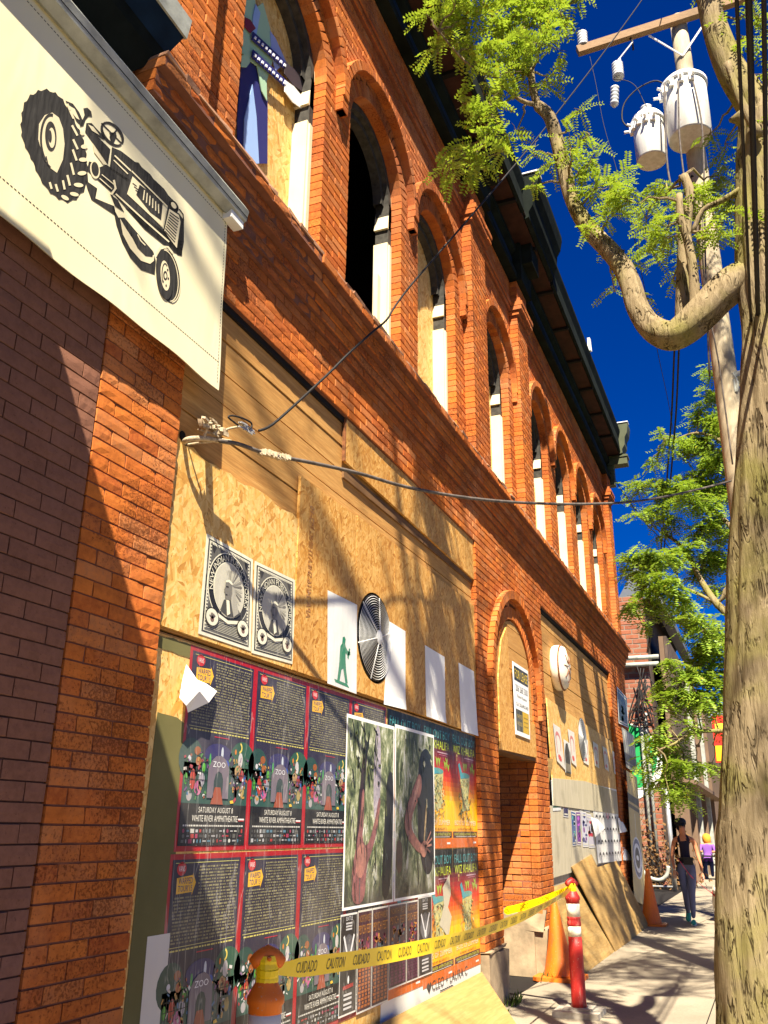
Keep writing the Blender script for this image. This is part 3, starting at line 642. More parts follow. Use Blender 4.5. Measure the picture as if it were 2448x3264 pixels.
bx = MB(); bx.add([(-3, 2.232, 5.15), (2.735, 2.232, 5.15), (2.75, 2.225, 5.28), (-3, 2.225, 5.28), (-3, 2.25, 5.15), (2.735, 2.25, 5.15), (2.75, 2.245, 5.28), (-3, 2.245, 5.28)], [(0, 1, 2, 3), (7, 6, 5, 4), (0, 4, 5, 1), (1, 5, 6, 2), (2, 6, 7, 3)]); bx.build('gutter_lip', M['rail_metal'], nb)
# flat street canopy of the shop (out of frame; it shades the lower wall)
mb = MB(); mb.box(-4.5, 1.57, .35, 2.035, 4.40, 4.46); mb.box(-4.5, 1.57, .33, .40, 4.30, 4.50)
for xx in (-4, -2.2, -.6):
    mb.tube([(xx, 2.42, 5.4), (xx, .45, 4.46)], .015, 6); mb.box(xx-.03, xx+.03, 2.07, 2.42, 4.42, 4.46)
mb.build('canopy', M['dark_metal'], nb)
# ------------------------------------------------------------------ canvas banner with printed tractor
bn = thing('canvas_banner', (1.9, 2.34, 3.5), 'cream canvas sign banner printed with a black tractor on a grey rail', 'banner')
ZC0, ZC1 = 3.53, 4.60
yc = lambda zz: 2.357-(ZC1-zz)*.033
mb = MB(); nx, nz = 60, 16
for b in range(nz+1):
    for a in range(nx+1):
        x = -.9+(3.385+.9)*a/nx; zz = ZC0+(ZC1-ZC0)*b/nz
        mb.v.append((x+.004*sin(zz*9)*(a == nx), yc(zz), zz+(.006*sin(x*5)+.004*sin(x*13) if b == 0 else 0)))
for b in range(nz):
    for a in range(nx): mb.f.append((b*(nx+1)+a, b*(nx+1)+a+1, (b+1)*(nx+1)+a+1, (b+1)*(nx+1)+a)); mb.c.append((1, 1, 1)); mb.m.append(0)
bb = [a for a in range(nx+1)]; base = len(mb.v)
for a in range(nx+1): x, y, zz = mb.v[a]; mb.v.append((x, y+.018, zz+.012)); 
for a in range(nx): mb.f.append((a, base+a, base+a+1, a+1)); mb.c.append((1, 1, 1)); mb.m.append(0)
for a in range(nx+1): x, y, zz = mb.v[a]; mb.v.append((x, y+.062, zz+.9))
for a in range(nx): mb.f.append((base+a, base+nx+1+a, base+nx+2+a, base+a+1)); mb.c.append((1, 1, 1)); mb.m.append(0)
mb.build('canvas', M['canvas'], bn)
mb = MB(); x = -.88
while x < 3.37: mb.box(x, x+.011, yc(3.68)-.0015, yc(3.68), 3.678, 3.6805); mb.box(x, x+.011, yc(4.54)-.0015, yc(4.54), 4.540, 4.5425); x += .019
zz = 3.56
while zz < 4.58: mb.box(3.366, 3.368, yc(zz)-.0015, yc(zz+.011), zz, zz+.011); zz += .019
mb.build('stitching', M['canvas_ink'], bn)
run([(2.36, 4.59), (2.335, 4.575), (2.29, 4.60), (2.275, 4.66), (2.30, 4.70), (2.37, 4.71)], -.95, 3.47, 'rail', M['rail_metal'], bn)
run([(2.333, 4.594), (2.285, 4.62), (2.283, 4.624), (2.333, 4.60)], -.95, 3.472, 'rail_groove', M['dark'], bn)
mb = MB(); mb.box(3.34, 3.46, 2.30, 2.36, 4.545, 4.59); mb.build('rail_end', M['white_metal'], bn)
S1 = 820/1659
def can(pts, lay):
    o = []
    for x, y in pts:
        q = P(x*S1, y*S1, 2.338); o.append((q.x, yc(q.z)-.0012-.0007*lay, q.z))
    return o
ink = MB(); can_hole = MB()
def K(pts, lay=0): ink.add(can(pts, lay), [tuple(range(len(pts)))], m=0)
def W(pts, lay=1): ink.add(can(pts, lay), [tuple(range(len(pts)))], m=1)
def ell(cx, cy, rx, ry, rot=0, n=28, bump=0, a0=0, a1=2*pi):
    o = []
    for k in range(n if a1-a0 > 6.2 else n+1):
        t = a0+(a1-a0)*k/n; r = 1+(bump if k % 2 else 0); x, y = rx*r*cos(t), ry*r*sin(t); o.append((cx+x*cos(rot)-y*sin(rot), cy+x*sin(rot)+y*cos(rot)))
    return o
def arcband(cx, cy, rx, ry, w, a0, a1, rot=0, n=16):
    return ell(cx, cy, rx, ry, rot, n, 0, a0, a1)+ell(cx, cy, rx-w, ry-w*1.4, rot, n, 0, a1, a0) if False else ell(cx, cy, rx, ry, rot, n, 0, a0, a1)+list(reversed(ell(cx, cy, rx-w, ry-w*1.4, rot, n, 0, a0, a1)))
def stroke(pts, w):
    L = []; Rr = []
    for i, p in enumerate(pts):
        a = pts[max(0, i-1)]; b = pts[min(len(pts)-1, i+1)]; dx, dy = b[0]-a[0], b[1]-a[1]; l = hypot(dx, dy) or 1
        L.append((p[0]-dy/l*w/2, p[1]+dx/l*w/2)); Rr.append((p[0]+dy/l*w/2, p[1]-dx/l*w/2))
    return L+Rr[::-1]
O4 = 600/S1                                # second zoom started 600 px lower
tire = [(290, 575), (350, 592), (400, 625), (440, 690), (470, 750), (505, 820), (535, 880), (552, 960), (560, 1050), (566, 1140), (545, 1210), (500, 1268), (440, 1305), (385, 1290), (330, 1258), (280, 1205), (232, 1120), (205, 1045), (170, 975), (140, 900), (132, 830), (138, 760), (150, 690), (185, 630), (235, 597)]
tl = []
for i in range(len(tire)):
    p, q = tire[i], tire[(i+1) % len(tire)]
    for k in range(3):
        f = k/3; x, y = p[0]+(q[0]-p[0])*f, p[1]+(q[1]-p[1])*f; cx, cy = 345, 940; s = 1.035 if (k == 1) else .995; tl.append((cx+(x-cx)*s, cy+(y-cy)*s))
K(tl)
W([(340, 725), (383, 757), (408, 830), (416, 930), (402, 1030), (360, 1117), (312, 1082), (268, 1000), (242, 900), (250, 800), (290, 742)])
K(arcband(330, 905, 78, 175, 14, 2.2, 4.9), 2); K(ell(325, 880, 38, 98), 2); W(ell(330, 890, 22, 66), 3); K(ell(318, 880, 12, 40), 4)
K(stroke([(290, 1010), (300, 1060), (318, 1082)], 8), 2)
for i, (x, y, l, an) in enumerate([(450, 690, 50, 1.2), (468, 735, 60, 1.15), (485, 840, 75, 1.1), (487, 930, 70, 1.15), (480, 1000, 75, 1.25), (462, 1090, 80, 1.35), (435, 1165, 70, 1.35), (402, 1195, 60, 1.4), (355, 1215, 50, 1.3), (315, 1200, 45, 1.3)]):
    W(stroke([(x-l*.5*cos(an), y-l*.5*sin(an)), (x+l*.5*cos(an), y+l*.5*sin(an))], 14), 2)
for x, y, a, b, rr in [(535, 858, 15, 12, 0), (545, 945, 22, 14, 0), (535, 1030, 28, 14, 0), (525, 1118, 30, 14, -.1), (500, 1195, 32, 14, .1), (470, 1255, 30, 13, .2), (408, 1278, 28, 13, .5)]: W(ell(x, y, a, b, rr, 14), 2)
# fender, seat, steering wheel
K([(430, 645), (480, 665), (520, 720), (545, 780), (535, 815), (500, 780), (470, 720)]); W([(440, 670), (490, 700), (520, 770), (500, 760), (462, 715)])
K([(548, 695), (575, 690), (600, 715), (605, 750), (580, 748), (560, 770), (545, 810), (520, 815), (540, 770), (555, 740)])
K(arcband(735, 862, 95, 62, 15, 0, 6.28, .87, 30)); K(stroke([(665, 790), (800, 925)], 9)); K(stroke([(770, 830), (720, 880), (735, 935)], 9)); K([(715, 850), (760, 850), (765, 875), (740, 925), (725, 900)])
K([(565, 790), (600, 790), (640, 835), (690, 885), (680, 900), (640, 880), (720, 960), (700, 1060), (650, 985), (590, 900), (555, 850)]); W([(575, 800), (610, 815), (650, 870), (600, 840)], 2); W([(600, 920), (640, 980), (690, 1060), (670, 1060), (610, 980)], 2)
# bonnet and engine block
K([(730, 945), (790, 970), (880, 1040), (905, 1045), (925, 1075), (980, 1120), (1000, 1150), (1070, 1215), (1095, 1255), (1140, 1300), (1160, 1345), (1150, 1372), (1105, 1340), (1010, 1280), (905, 1190), (860, 1150), (830, 1170), (760, 1125), (710, 1090), (720, 1030)])
W(stroke([(745, 1000), (850, 1100)], 9), 2); W(stroke([(738, 1030), (830, 1120)], 7), 2); W(stroke([(855, 1100), (1085, 1330)], 8), 2)
K([(690, 1060), (860, 1170), (830, 1240), (1050, 1470), (1180, 1560), (1175, 1650), (1110, 1625), (930, 1480), (740, 1260), (560, 1100), (575, 1040), (620, 1050), (640, 1080)])
W([(860, 1135), (1080, 1345), (1050, 1465), (820, 1250)], 2); K([(905, 1190), (990, 1250), (1055, 1310), (1040, 1420), (970, 1370), (880, 1255)], 3)
for k in range(6): W(stroke([(935+k*18, 1225+k*18), (925+k*20, 1290+k*17)], 7), 4)
for k in range(3): K(stroke([(858+k*9, 1180+k*22), (885+k*9, 1200+k*22)], 6), 3)
W(stroke([(745, 1250), (930, 1420), (1090, 1560)], 10), 2); W(stroke([(735, 1160), (745, 1215), (715, 1255)], 14), 2); W(ell(612, 1095, 32, 58, -.1), 2); K(ell(612, 1090, 24, 46, -.1), 3); W(stroke([(655, 1125), (735, 1190)], 6), 3); W(stroke([(640, 1150), (720, 1220)], 6), 3)
K([(545, 1160), (625, 1215), (610, 1280), (735, 1330), (745, 1395), (585, 1290), (560, 1220)])
K([(710, 1250), (760, 1290), (800, 1370), (740, 1330)])
# grille and lamp
K([(1090, 1330), (1165, 1375), (1195, 1420), (1190, 1560), (1170, 1650), (1145, 1645), (1050, 1500)]); W([(1098, 1345), (1160, 1385), (1170, 1430), (1140, 1600), (1060, 1490)], 2)
for k in range(9): K(stroke([(1102-k*5, 1368+k*15), (1160-k*4, 1410+k*19)], 7), 3)
for k in range(8): K(ell(1178-k*1.5, 1435+k*22, 6, 6, 0, 8), 3)
K(ell(1130, 1325, 26, 42, -.6)); W(ell(1128, 1322, 14, 24, -.6), 2); K(stroke([(1165, 1345), (1190, 1380), (1192, 1420)], 8))
# front wheels
f4 = lambda L: [(x, y+O4) for x, y in L]
K(f4([(720, 110), (760, 190), (800, 190), (985, 410), (1000, 470), (990, 560), (900, 530), (830, 450), (780, 350), (745, 240), (735, 180)])); W(f4([(768, 195), (805, 260), (850, 330), (960, 440), (990, 430), (985, 470), (960, 490), (900, 470), (830, 390), (785, 300)]), 2)
K(f4([(835, 270), (870, 280), (900, 350), (960, 420), (980, 425), (975, 445), (930, 440), (880, 390), (850, 330)]), 3); W(stroke(f4([(880, 300), (900, 340), (930, 370)]), 7), 4)
K(f4([(805, 125), (900, 230), (1010, 320), (1090, 380), (1170, 440), (1170, 400), (1060, 280), (900, 160)]))
K(f4(ell(1078, 565, 78, 178, -.12))); W(f4(arcband(1078, 565, 80, 178, 6, -1.5, 1.6, -.12)), 2); W(f4(arcband(1068, 565, 74, 172, 5, -1.5, 1.6, -.12)), 3)
K(f4(ell(1052, 560, 56, 162, -.06)), 4); W(f4(ell(1055, 566, 30, 98, -.06)), 5); K(f4(ell(1055, 566, 14, 30)), 6); W(f4(ell(1055, 568, 7, 17)), 7); K(f4(arcband(1055, 566, 25, 82, 6, 2.6, 5.4)), 6)
for an in (0.3, 1.4, 2.5, 5.7): K(f4(ell(1055+20*cos(an), 566+66*sin(an), 5, 9, 0, 8)), 6)
W(stroke(f4([(1000, 430), (1035, 375), (1080, 380), (1110, 420)]), 12), 5)
simple('canvas_flat', (.70, .62, .40), .85, var=.06, scale=2, bump=0)
ink.build('tractor_print', [M['canvas_ink'], M['canvas_flat']], bn)
# ------------------------------------------------------------------ service cables and their wall bracket
def pxpath(pts, R0, R1, n=6):
    out = []; N = len(pts)
    L = [0]
    for i in range(1, N): L.append(L[-1]+hypot(pts[i][0]-pts[i-1][0], pts[i][1]-pts[i-1][1]))
    for i in range(N):
        f = L[i]/L[-1]; R = 1/((1-f)/R0+f/R1); out.append(PR(pts[i][0], pts[i][1], R))
    return out
def smoothp(p, k=4):
    o = []
    for i in range(len(p)-1):
        a, b, c, d = p[max(i-1, 0)], p[i], p[i+1], p[min(i+2, len(p)-1)]
        for q in range(k):
            t = q/k; o.append(.5*((2*b)+(c-a)*t+(2*a-5*b+4*c-d)*t*t+(3*b-a-3*c+d)*t**3))
    o.append(p[-1]); return o
s0 = P(825, 1373, 2.20); R0 = hypot(s0.x, s0.y)
mb = MB(); mb.tube(smoothp(pxpath([(825, 1373), (870, 1352), (960, 1272), (1050, 1188), (1110, 1128), (1185, 1060), (1232, 1020), (1262, 972), (1330, 885), (1500, 690), (1700, 455), (1900, 200), (2060, -20), (2150, -160)], R0, 9.6)), .0075, 6)
mb.build('upper_service_cable', M['cable_black'], label='thin black cable rising from the wall bracket across the sky', cat='cable', smooth=True)
s1 = P(590, 1405, 2.36); R1 = hypot(s1.x, s1.y)
c2 = smoothp(pxpath([(700, 1405), (760, 1415), (830, 1440), (895, 1456), (1000, 1476), (1150, 1510), (1300, 1553), (1500, 1588), (1700, 1604), (1900, 1606), (2050, 1595), (2200, 1566), (2330, 1533)], R1*1.02, 9.85))
mb = MB(); mb.tube(c2, .011, 7); mb.build('lower_service_cable', M['cable_grey'], label='thick grey cable sagging from the wall bracket to the utility pole', cat='cable', smooth=True)
br = thing('cable_bracket', P(640, 1400, 2.45), 'weathered cable clamp with taped splices on the wooden siding', 'bracket')
q = lambda x, y, Y: P(x, y, Y)
mb = MB(); mb.tube(smoothp([q(585, 1412, 2.44), q(600, 1400, 2.38), q(640, 1397, 2.34), q(680, 1401, 2.32), q(735, 1410, 2.30)]), [.014]*17, 7); mb.tube(smoothp([q(590, 1418, 2.44), q(640, 1411, 2.36), q(675, 1407, 2.33), q(700, 1390, 2.30), q(725, 1368, 2.26), q(765, 1360, 2.22)]), .006, 6); mb.build('insulated_tail', M['old_insulation'], br, smooth=True)
mb = MB(); mb.tube(smoothp([q(765, 1360, 2.22), q(745, 1345, 2.22), q(728, 1330, 2.22), q(740, 1325, 2.22), q(770, 1332, 2.2), q(797, 1345, 2.2), q(803, 1357, 2.2), q(795, 1368, 2.2)]), .005, 6); mb.build('wire_loop', M['cable_black'], br, smooth=True)
mb = MB()
for k in range(26):
    f = k/25; c = q(808+(900-808)*f, 1432+(1455-1432)*f, 2.25) if False else c2[8]+(c2[13]-c2[8])*f; mb.obox(c+Vector((random.uniform(-.005, .005), random.uniform(-.006, .006), random.uniform(-.006, .006))), Vector((.008, -.004, -.003)), Vector((.004, .011, 0)), Vector((.002, 0, .012)))
mb.build('preformed_grip', M['old_insulation'], br)
mb = MB(); c = q(790, 1367, 2.21)
for k in range(14): mb.obox(c+Vector((random.uniform(-.07, .07), random.uniform(-.012, .012), random.uniform(-.02, .012))), Vector((.018, -.003, random.uniform(-.004, .004))), Vector((0, .004, 0)), Vector((.001, 0, .004)))
mb.build('wedge_clamp', M['steel'], br)
mb = MB(); c = q(672, 1362, 2.30)
for k in range(22): mb.obox(c+Vector((random.uniform(-.07, .08), random.uniform(-.03, .03), random.uniform(-.02, .024))), Vector((random.uniform(.01, .026), random.uniform(-.01, .01), random.uniform(-.008, .008))), Vector((0, random.uniform(.006, .014), .004)), Vector((random.uniform(-.004, .004), 0, random.uniform(.004, .012))))
mb.tube([q(662, 1352, 2.45), q(664, 1352, 2.30)], .02, 6); mb.tube([q(664, 1352, 2.3), q(650, 1395, 2.33)], .008, 5); mb.build('house_knob', M['old_insulation'], br)
mb = MB(); c = q(578, 1390, 2.46); mb.lathe([(.025, 0), (.025, .01)], c, 12, Vector((0, -1, 0))); mb.build('wall_hole', M['dark'], br)
# ------------------------------------------------------------------ flat print: lettering and posters
TXT = {}
def text2d(s):
    if s in TXT: return TXT[s]
    cu = bpy.data.curves.new('t', 'FONT'); cu.body = s; cu.resolution_u = 2; cu.size = 1.0
    o = bpy.data.objects.new('t', cu); col.objects.link(o)
    me = bpy.data.meshes.new_from_object(o.evaluated_get(bpy.context.evaluated_depsgraph_get()) if False else o)
    V = [(v.co.x, v.co.y) for v in me.vertices]; F = [tuple(p.vertices) for p in me.polygons]
    col.objects.unlink(o); bpy.data.objects.remove(o); bpy.data.curves.remove(cu); bpy.data.meshes.remove(me)
    x0 = min(v[0] for v in V); x1 = max(v[0] for v in V); y1 = max(v[1] for v in V); y0 = min(0, min(v[1] for v in V))
    TXT[s] = ([((x-x0)/(x1-x0), y/max(y1, .01)) for x, y in V], F, (x1-x0)/max(y1, .01)); return TXT[s]
class Sheet2D:
    def __init__(s, tl, tr, br, bl, eps=.0009, step=.0007):
        s.c = [Vector(p) for p in (tl, tr, br, bl)]; s.mb = MB(); s.eps, s.step = eps, step
        s.w = ((s.c[1]-s.c[0]).length+(s.c[2]-s.c[3]).length)/2; s.h = ((s.c[3]-s.c[0]).length+(s.c[2]-s.c[1]).length)/2
        s.n = (s.c[1]-s.c[0]).cross(s.c[3]-s.c[0]).normalized()
        if s.n.dot(CAM-s.c[0]) < 0: s.n = -s.n
    def pt(s, u, v, lay=0):
        a = s.c[0].lerp(s.c[1], u); b = s.c[3].lerp(s.c[2], u); return a.lerp(b, v)+s.n*(s.eps+s.step*lay)
    def poly(s, pts, c, lay=0, m=0): s.mb.add([s.pt(u, v, lay) for u, v in pts], [tuple(range(len(pts)))], c, m)
    def blob(s, pts, c, lay=0):
        for _ in range(2):
            q = []
            for i in range(len(pts)):
                a, b = pts[i], pts[(i+1) % len(pts)]; q += [(a[0]*.75+b[0]*.25, a[1]*.75+b[1]*.25), (a[0]*.25+b[0]*.75, a[1]*.25+b[1]*.75)]
            pts = q
        s.poly(pts, c, lay)
    def rect(s, u0, v0, u1, v1, c, lay=0, m=0): s.poly([(u0, v0), (u1, v0), (u1, v1), (u0, v1)], c, lay, m)
    def ell(s, cu, cv, ru, rv, c, lay=0, n=18, a0=0, a1=2*pi): s.poly([(cu+ru*cos(a0+(a1-a0)*k/n), cv+rv*sin(a0+(a1-a0)*k/n)) for k in range(n)], c, lay)
    def ring(s, cu, cv, ru, rv, w, c, lay=0, a0=0, a1=2*pi, n=24):
        for k in range(n):
            t0, t1 = a0+(a1-a0)*k/n, a0+(a1-a0)*(k+1)/n
            s.poly([(cu+ru*cos(t0), cv+rv*sin(t0)), (cu+ru*cos(t1), cv+rv*sin(t1)), (cu+(ru-w)*cos(t1), cv+(rv-w*s.w/s.h)*sin(t1)), (cu+(ru-w)*cos(t0), cv+(rv-w*s.w/s.h)*sin(t0))], c, lay)
    def line(s, u0, v0, u1, v1, w, c, lay=0):
        dx, dy = (u1-u0)*s.w, (v1-v0)*s.h; l = hypot(dx, dy) or 1; nx, ny = -dy/l*w/2/s.w, dx/l*w/2/s.h
        s.poly([(u0+nx, v0+ny), (u1+nx, v1+ny), (u1-nx, v1-ny), (u0-nx, v0-ny)], c, lay)
    def text(s, t, u0, v0, u1, v1, c, lay=3, shear=0):      # fits the box (v1 is the baseline)
        V, F, asp = text2d(t); s.mb.add([s.pt(u0+(u1-u0)*x, v1-(v1-v0)*y+shear*x, lay) for x, y in V], F, c)
    def arctext(s, t, cu, cv, ru, rv, a0, a1, th, c, lay=3):
        V, F, asp = text2d(t); o = []
        for x, y in V:
            a = a0+(a1-a0)*x; k = 1+th*y; o.append(s.pt(cu+ru*k*cos(a), cv+rv*k*sin(a), lay))
        s.mb.add(o, F, c)
    def out(s, name, mats=None, **kw): return s.mb.build(name, mats or [M['print']], colour=True, **kw)
def wq(x0, x1, z0, z1, Y, sk=0): return (Vector((x0, Y, z1)), Vector((x1, Y, z1+sk)), Vector((x1, Y, z0+sk)), Vector((x0, Y, z0)))
def pq(pts, Y): return [P(x, y, Y) for x, y in pts]
RED, NAVYP, BLK, CREAM = srgb(165, 20, 30), srgb(46, 41, 58), srgb(22, 20, 20), srgb(225, 222, 200)
rp = random.Random(3)
def warped(quad, crop=1.0, tone=1.0):
    s = Sheet2D(*quad); R = lambda c: tuple(x*tone for x in c)
    s.rect(0, 0, 1, 1, R(RED)); s.rect(.035, .025, .965, .975, R(NAVYP), 1)
    s.line(.07, .04, .94, .04, .003, R(srgb(190, 185, 110)), 2)
    s.ell(.15, .065, .06, .03, R(srgb(190, 40, 45)), 2); s.text('VANS', .11, .052, .19, .077, (.8, .75, .7), 3)
    s.poly([(.10, .105), (.30, .095), (.30, .085), (.345, .13), (.30, .185), (.30, .17), (.10, .175)], R(srgb(235, 180, 40)), 2)
    s.text('WARPED', .12, .105, .30, .132, R(srgb(60, 50, 110)), 3); s.text("TOUR'15", .12, .138, .30, .165, R(srgb(60, 50, 110)), 3)
    for r in range(23):                                   # list of bands, too small to read
        v = .056+r*.0147; u = (.37 if r < 9 else .07)+rp.uniform(0, .02); end = .945-rp.uniform(0, .03)
        while u < end-.01:
            w = rp.choice([rp.uniform(.012, .03), rp.uniform(.02, .065)]); e = min(u+w, end); hh = rp.uniform(.0065, .0088); q_ = rp.uniform(.75, 1.05)
            s.rect(u, v, e, v+hh, R(srgb(138*q_, 132*q_, 96*q_)), 2); u = e+rp.choice([.006, .009, .016])
    s.rect(.06, .400, .94, .403, R(srgb(190, 185, 110)), 2); u = .08
    while u < .92: w = rp.uniform(.02, .06); s.rect(u, .412, u+w, .419, R(srgb(200, 190, 100)), 2); u += w+.012
    s.rect(.42, .435, .64, .440, R(srgb(170, 30, 50)), 2)
    s.rect(.035, .58, .965, .775, R(srgb(42, 78, 68)), 2)
    for cu, cv, ru, rv, c in ((.12, .56, .16, .10, (38, 70, 62)), (.86, .55, .2, .11, (45, 85, 66)), (.5, .53, .2, .06, (50, 46, 92))): s.ell(cu, cv, ru, rv, R(srgb(*c)), 2)
    s.ring(.80, .475, .05, .03, .016, R(srgb(225, 200, 90)), 3, -1.2, 1.4, 10)
    blobs = [(.10, .56, .03, .02, (235, 235, 240)), (.2, .52, .06, .03, (170, 95, 40)), (.22, .57, .05, .03, (185, 105, 45)), (.30, .60, .03, .035, (100, 190, 60)), (.28, .66, .06, .05, (190, 185, 195)), (.16, .66, .05, .07, (215, 75, 60)), (.24, .70, .07, .05, (215, 110, 160)), (.13, .74, .05, .035, (190, 185, 185)), (.07, .66, .03, .04, (90, 190, 60)),
             (.55, .52, .025, .05, (225, 235, 245)), (.62, .57, .06, .03, (50, 90, 190)), (.70, .55, .05, .04, (60, 60, 80)), (.75, .50, .02, .02, (240, 140, 40)), (.83, .54, .05, .055, (225, 220, 215)), (.80, .60, .07, .045, (205, 165, 110)), (.86, .62, .05, .04, (190, 60, 60)), (.91, .64, .03, .035, (60, 120, 200)), (.88, .70, .05, .045, (190, 165, 90)), (.78, .70, .045, .06, (30, 30, 35)), (.785, .71, .025, .045, (235, 235, 235)), (.72, .66, .03, .04, (120, 120, 130)), (.38, .56, .02, .05, (80, 180, 90)), (.44, .57, .03, .03, (70, 110, 200))]
    for cu, cv, ru, rv, c in blobs:
        s.ell(cu, cv, ru*.72, rv*.72, R(srgb(*[x*.85 for x in c])), 3, 12)
    for k in range(90):                                    # crowd of small painted shapes
        u = rp.choice([rp.uniform(.05, .36), rp.uniform(.66, .95)]); v = rp.uniform(.52, .74); c = rp.choice([(60, 110, 150), (150, 80, 50), (190, 180, 170), (80, 130, 70), (165, 60, 70), (40, 40, 48), (180, 140, 70), (110, 70, 120), (215, 215, 210), (60, 80, 70)])
        a_ = rp.uniform(0, pi); l_ = rp.uniform(.015, .045); s.line(u, v, u+l_*cos(a_), v+l_*.6*sin(a_), rp.uniform(.004, .016), R(srgb(*c)), 4)
    for k in range(13): u = .06+k*.03; s.line(u, .60, u, .70, .0025, BLK, 5)
    for k in range(8): u = .72+k*.03; s.line(u, .60, u, .69, .0025, BLK, 5)
    s.line(.05, .62, .44, .62, .003, BLK, 5); s.line(.05, .66, .44, .66, .003, BLK, 5); s.line(.68, .62, .95, .62, .003, BLK, 5)
    GR = R(srgb(112, 102, 112))
    s.poly([(.36, .745), (.36, .60), (.40, .56), (.46, .535), (.54, .53), (.61, .55), (.66, .59), (.67, .745), (.58, .745), (.58, .65), (.555, .62), (.51, .61), (.47, .625), (.45, .66), (.45, .745)], GR, 6)
    s.poly([(.45, .745), (.45, .66), (.47, .625), (.51, .61), (.555, .62), (.58, .65), (.58, .745)], R(srgb(40, 60, 60)), 5)
    s.text('ZOO', .42, .562, .60, .590, (.75, .75, .75), 7)
    s.poly([(.47, .69), (.55, .69), (.60, .775), (.42, .775)], R(srgb(150, 72, 45)), 6)
    s.poly([(.70, .755), (.74, .75), (.76, .765), (.71, .768)], R(srgb(240, 190, 50)), 6)
    s.rect(.035, .775, .965, .975, R(BLK), 3)
    s.text('SATURDAY AUGUST 8', .27, .790, .76, .817, R((.72, .70, .60)), 4); s.text('WHITE RIVER AMPHITHEATRE', .19, .830, .84, .860, R((.74, .72, .62)), 4)
    s.rect(.85, .842, .94, .850, (.8, .75, .72), 4); s.rect(.85, .850, .94, .856, R(srgb(170, 40, 40)), 4)
    u = .08
    while u < .92: w = rp.uniform(.012, .04); s.rect(u, .876, min(u+w, .93), .884, R((.55, .54, .48)), 4); u += w+.008
    for r in range(3):
        u = .07
        while u < .91:
            w = rp.uniform(.015, .055); c = rp.choice([(170, 170, 170), (185, 185, 175), (150, 50, 80), (120, 125, 125), (165, 50, 45), (100, 100, 95), (80, 120, 140), (90, 90, 85), (150, 150, 150), (60, 60, 60)])
            hh = rp.choice([.003, .004, .007, .010])
            if rp.random() < .3: s.ell(u+w/2, .905+r*.024, w*.35, .010, R(srgb(*c)), 4, 8)
            else: s.rect(u, .905+r*.024-hh, u+w, .905+r*.024+hh, R(srgb(*c)), 4)
            u += w+.018
    return s
WG = 'tour posters pasted in a red bordered grid'
Y5 = 2.4436
xs = [3.505, 4.115, 4.725, 5.335, 5.945]
o = warped(wq(xs[0], xs[1], 1.345, 2.262, Y5)).out('poster', label='tour poster with zoo gate and a torn white flap on its left edge', cat='poster')
fl = MB(); fpts = pq([(617, 2116), (660, 2155), (706, 2203), (660, 2240), (608, 2271), (585, 2250), (563, 2225), (590, 2170)], 2.40)
fc = sum(fpts, Vector())/8; fpts = [p+Vector((0, .040*(1 if i in (0, 1, 2) else -.1) + .02*sin(i*2.0), 0)) for i, p in enumerate(fpts)]
fl.add(fpts+[fc+Vector((0, -.02, 0))], [(i, (i+1) % 8, 8) for i in range(8)]); fl.build('torn_flap', M['paper_white'], o)
for c in (1, 2): warped(wq(xs[c], xs[c+1], 1.345, 2.262, Y5)).out('poster', label=['', 'tour poster with zoo gate directly beside the one with the torn flap', 'tour poster with zoo gate whose edge is overlapped by the forest photograph'][c], cat='poster', group=WG)
warped(wq(xs[3], xs[4], 1.345, 2.262, Y5)).out('poster', label='tour poster mostly covered by a forest photograph poster, only its top showing', cat='poster')
for c in (0, 1, 2): warped(wq(xs[c]-.02, xs[c+1]-.02, .395, 1.335, Y5, 0), tone=.95).out('poster', label=['tour poster with zoo gate below the torn one beside olive paint', 'dulled tour poster with zoo gate partly behind the orange post', 'lower tour poster with zoo gate crossed by the yellow caution tape'][c], cat='poster', group=WG)
warped(wq(xs[3]-.02, xs[4]-.02, .395, 1.335, Y5)).out('poster', label='lowest tour poster with logo rows peeping out under the small black poster', cat='poster')
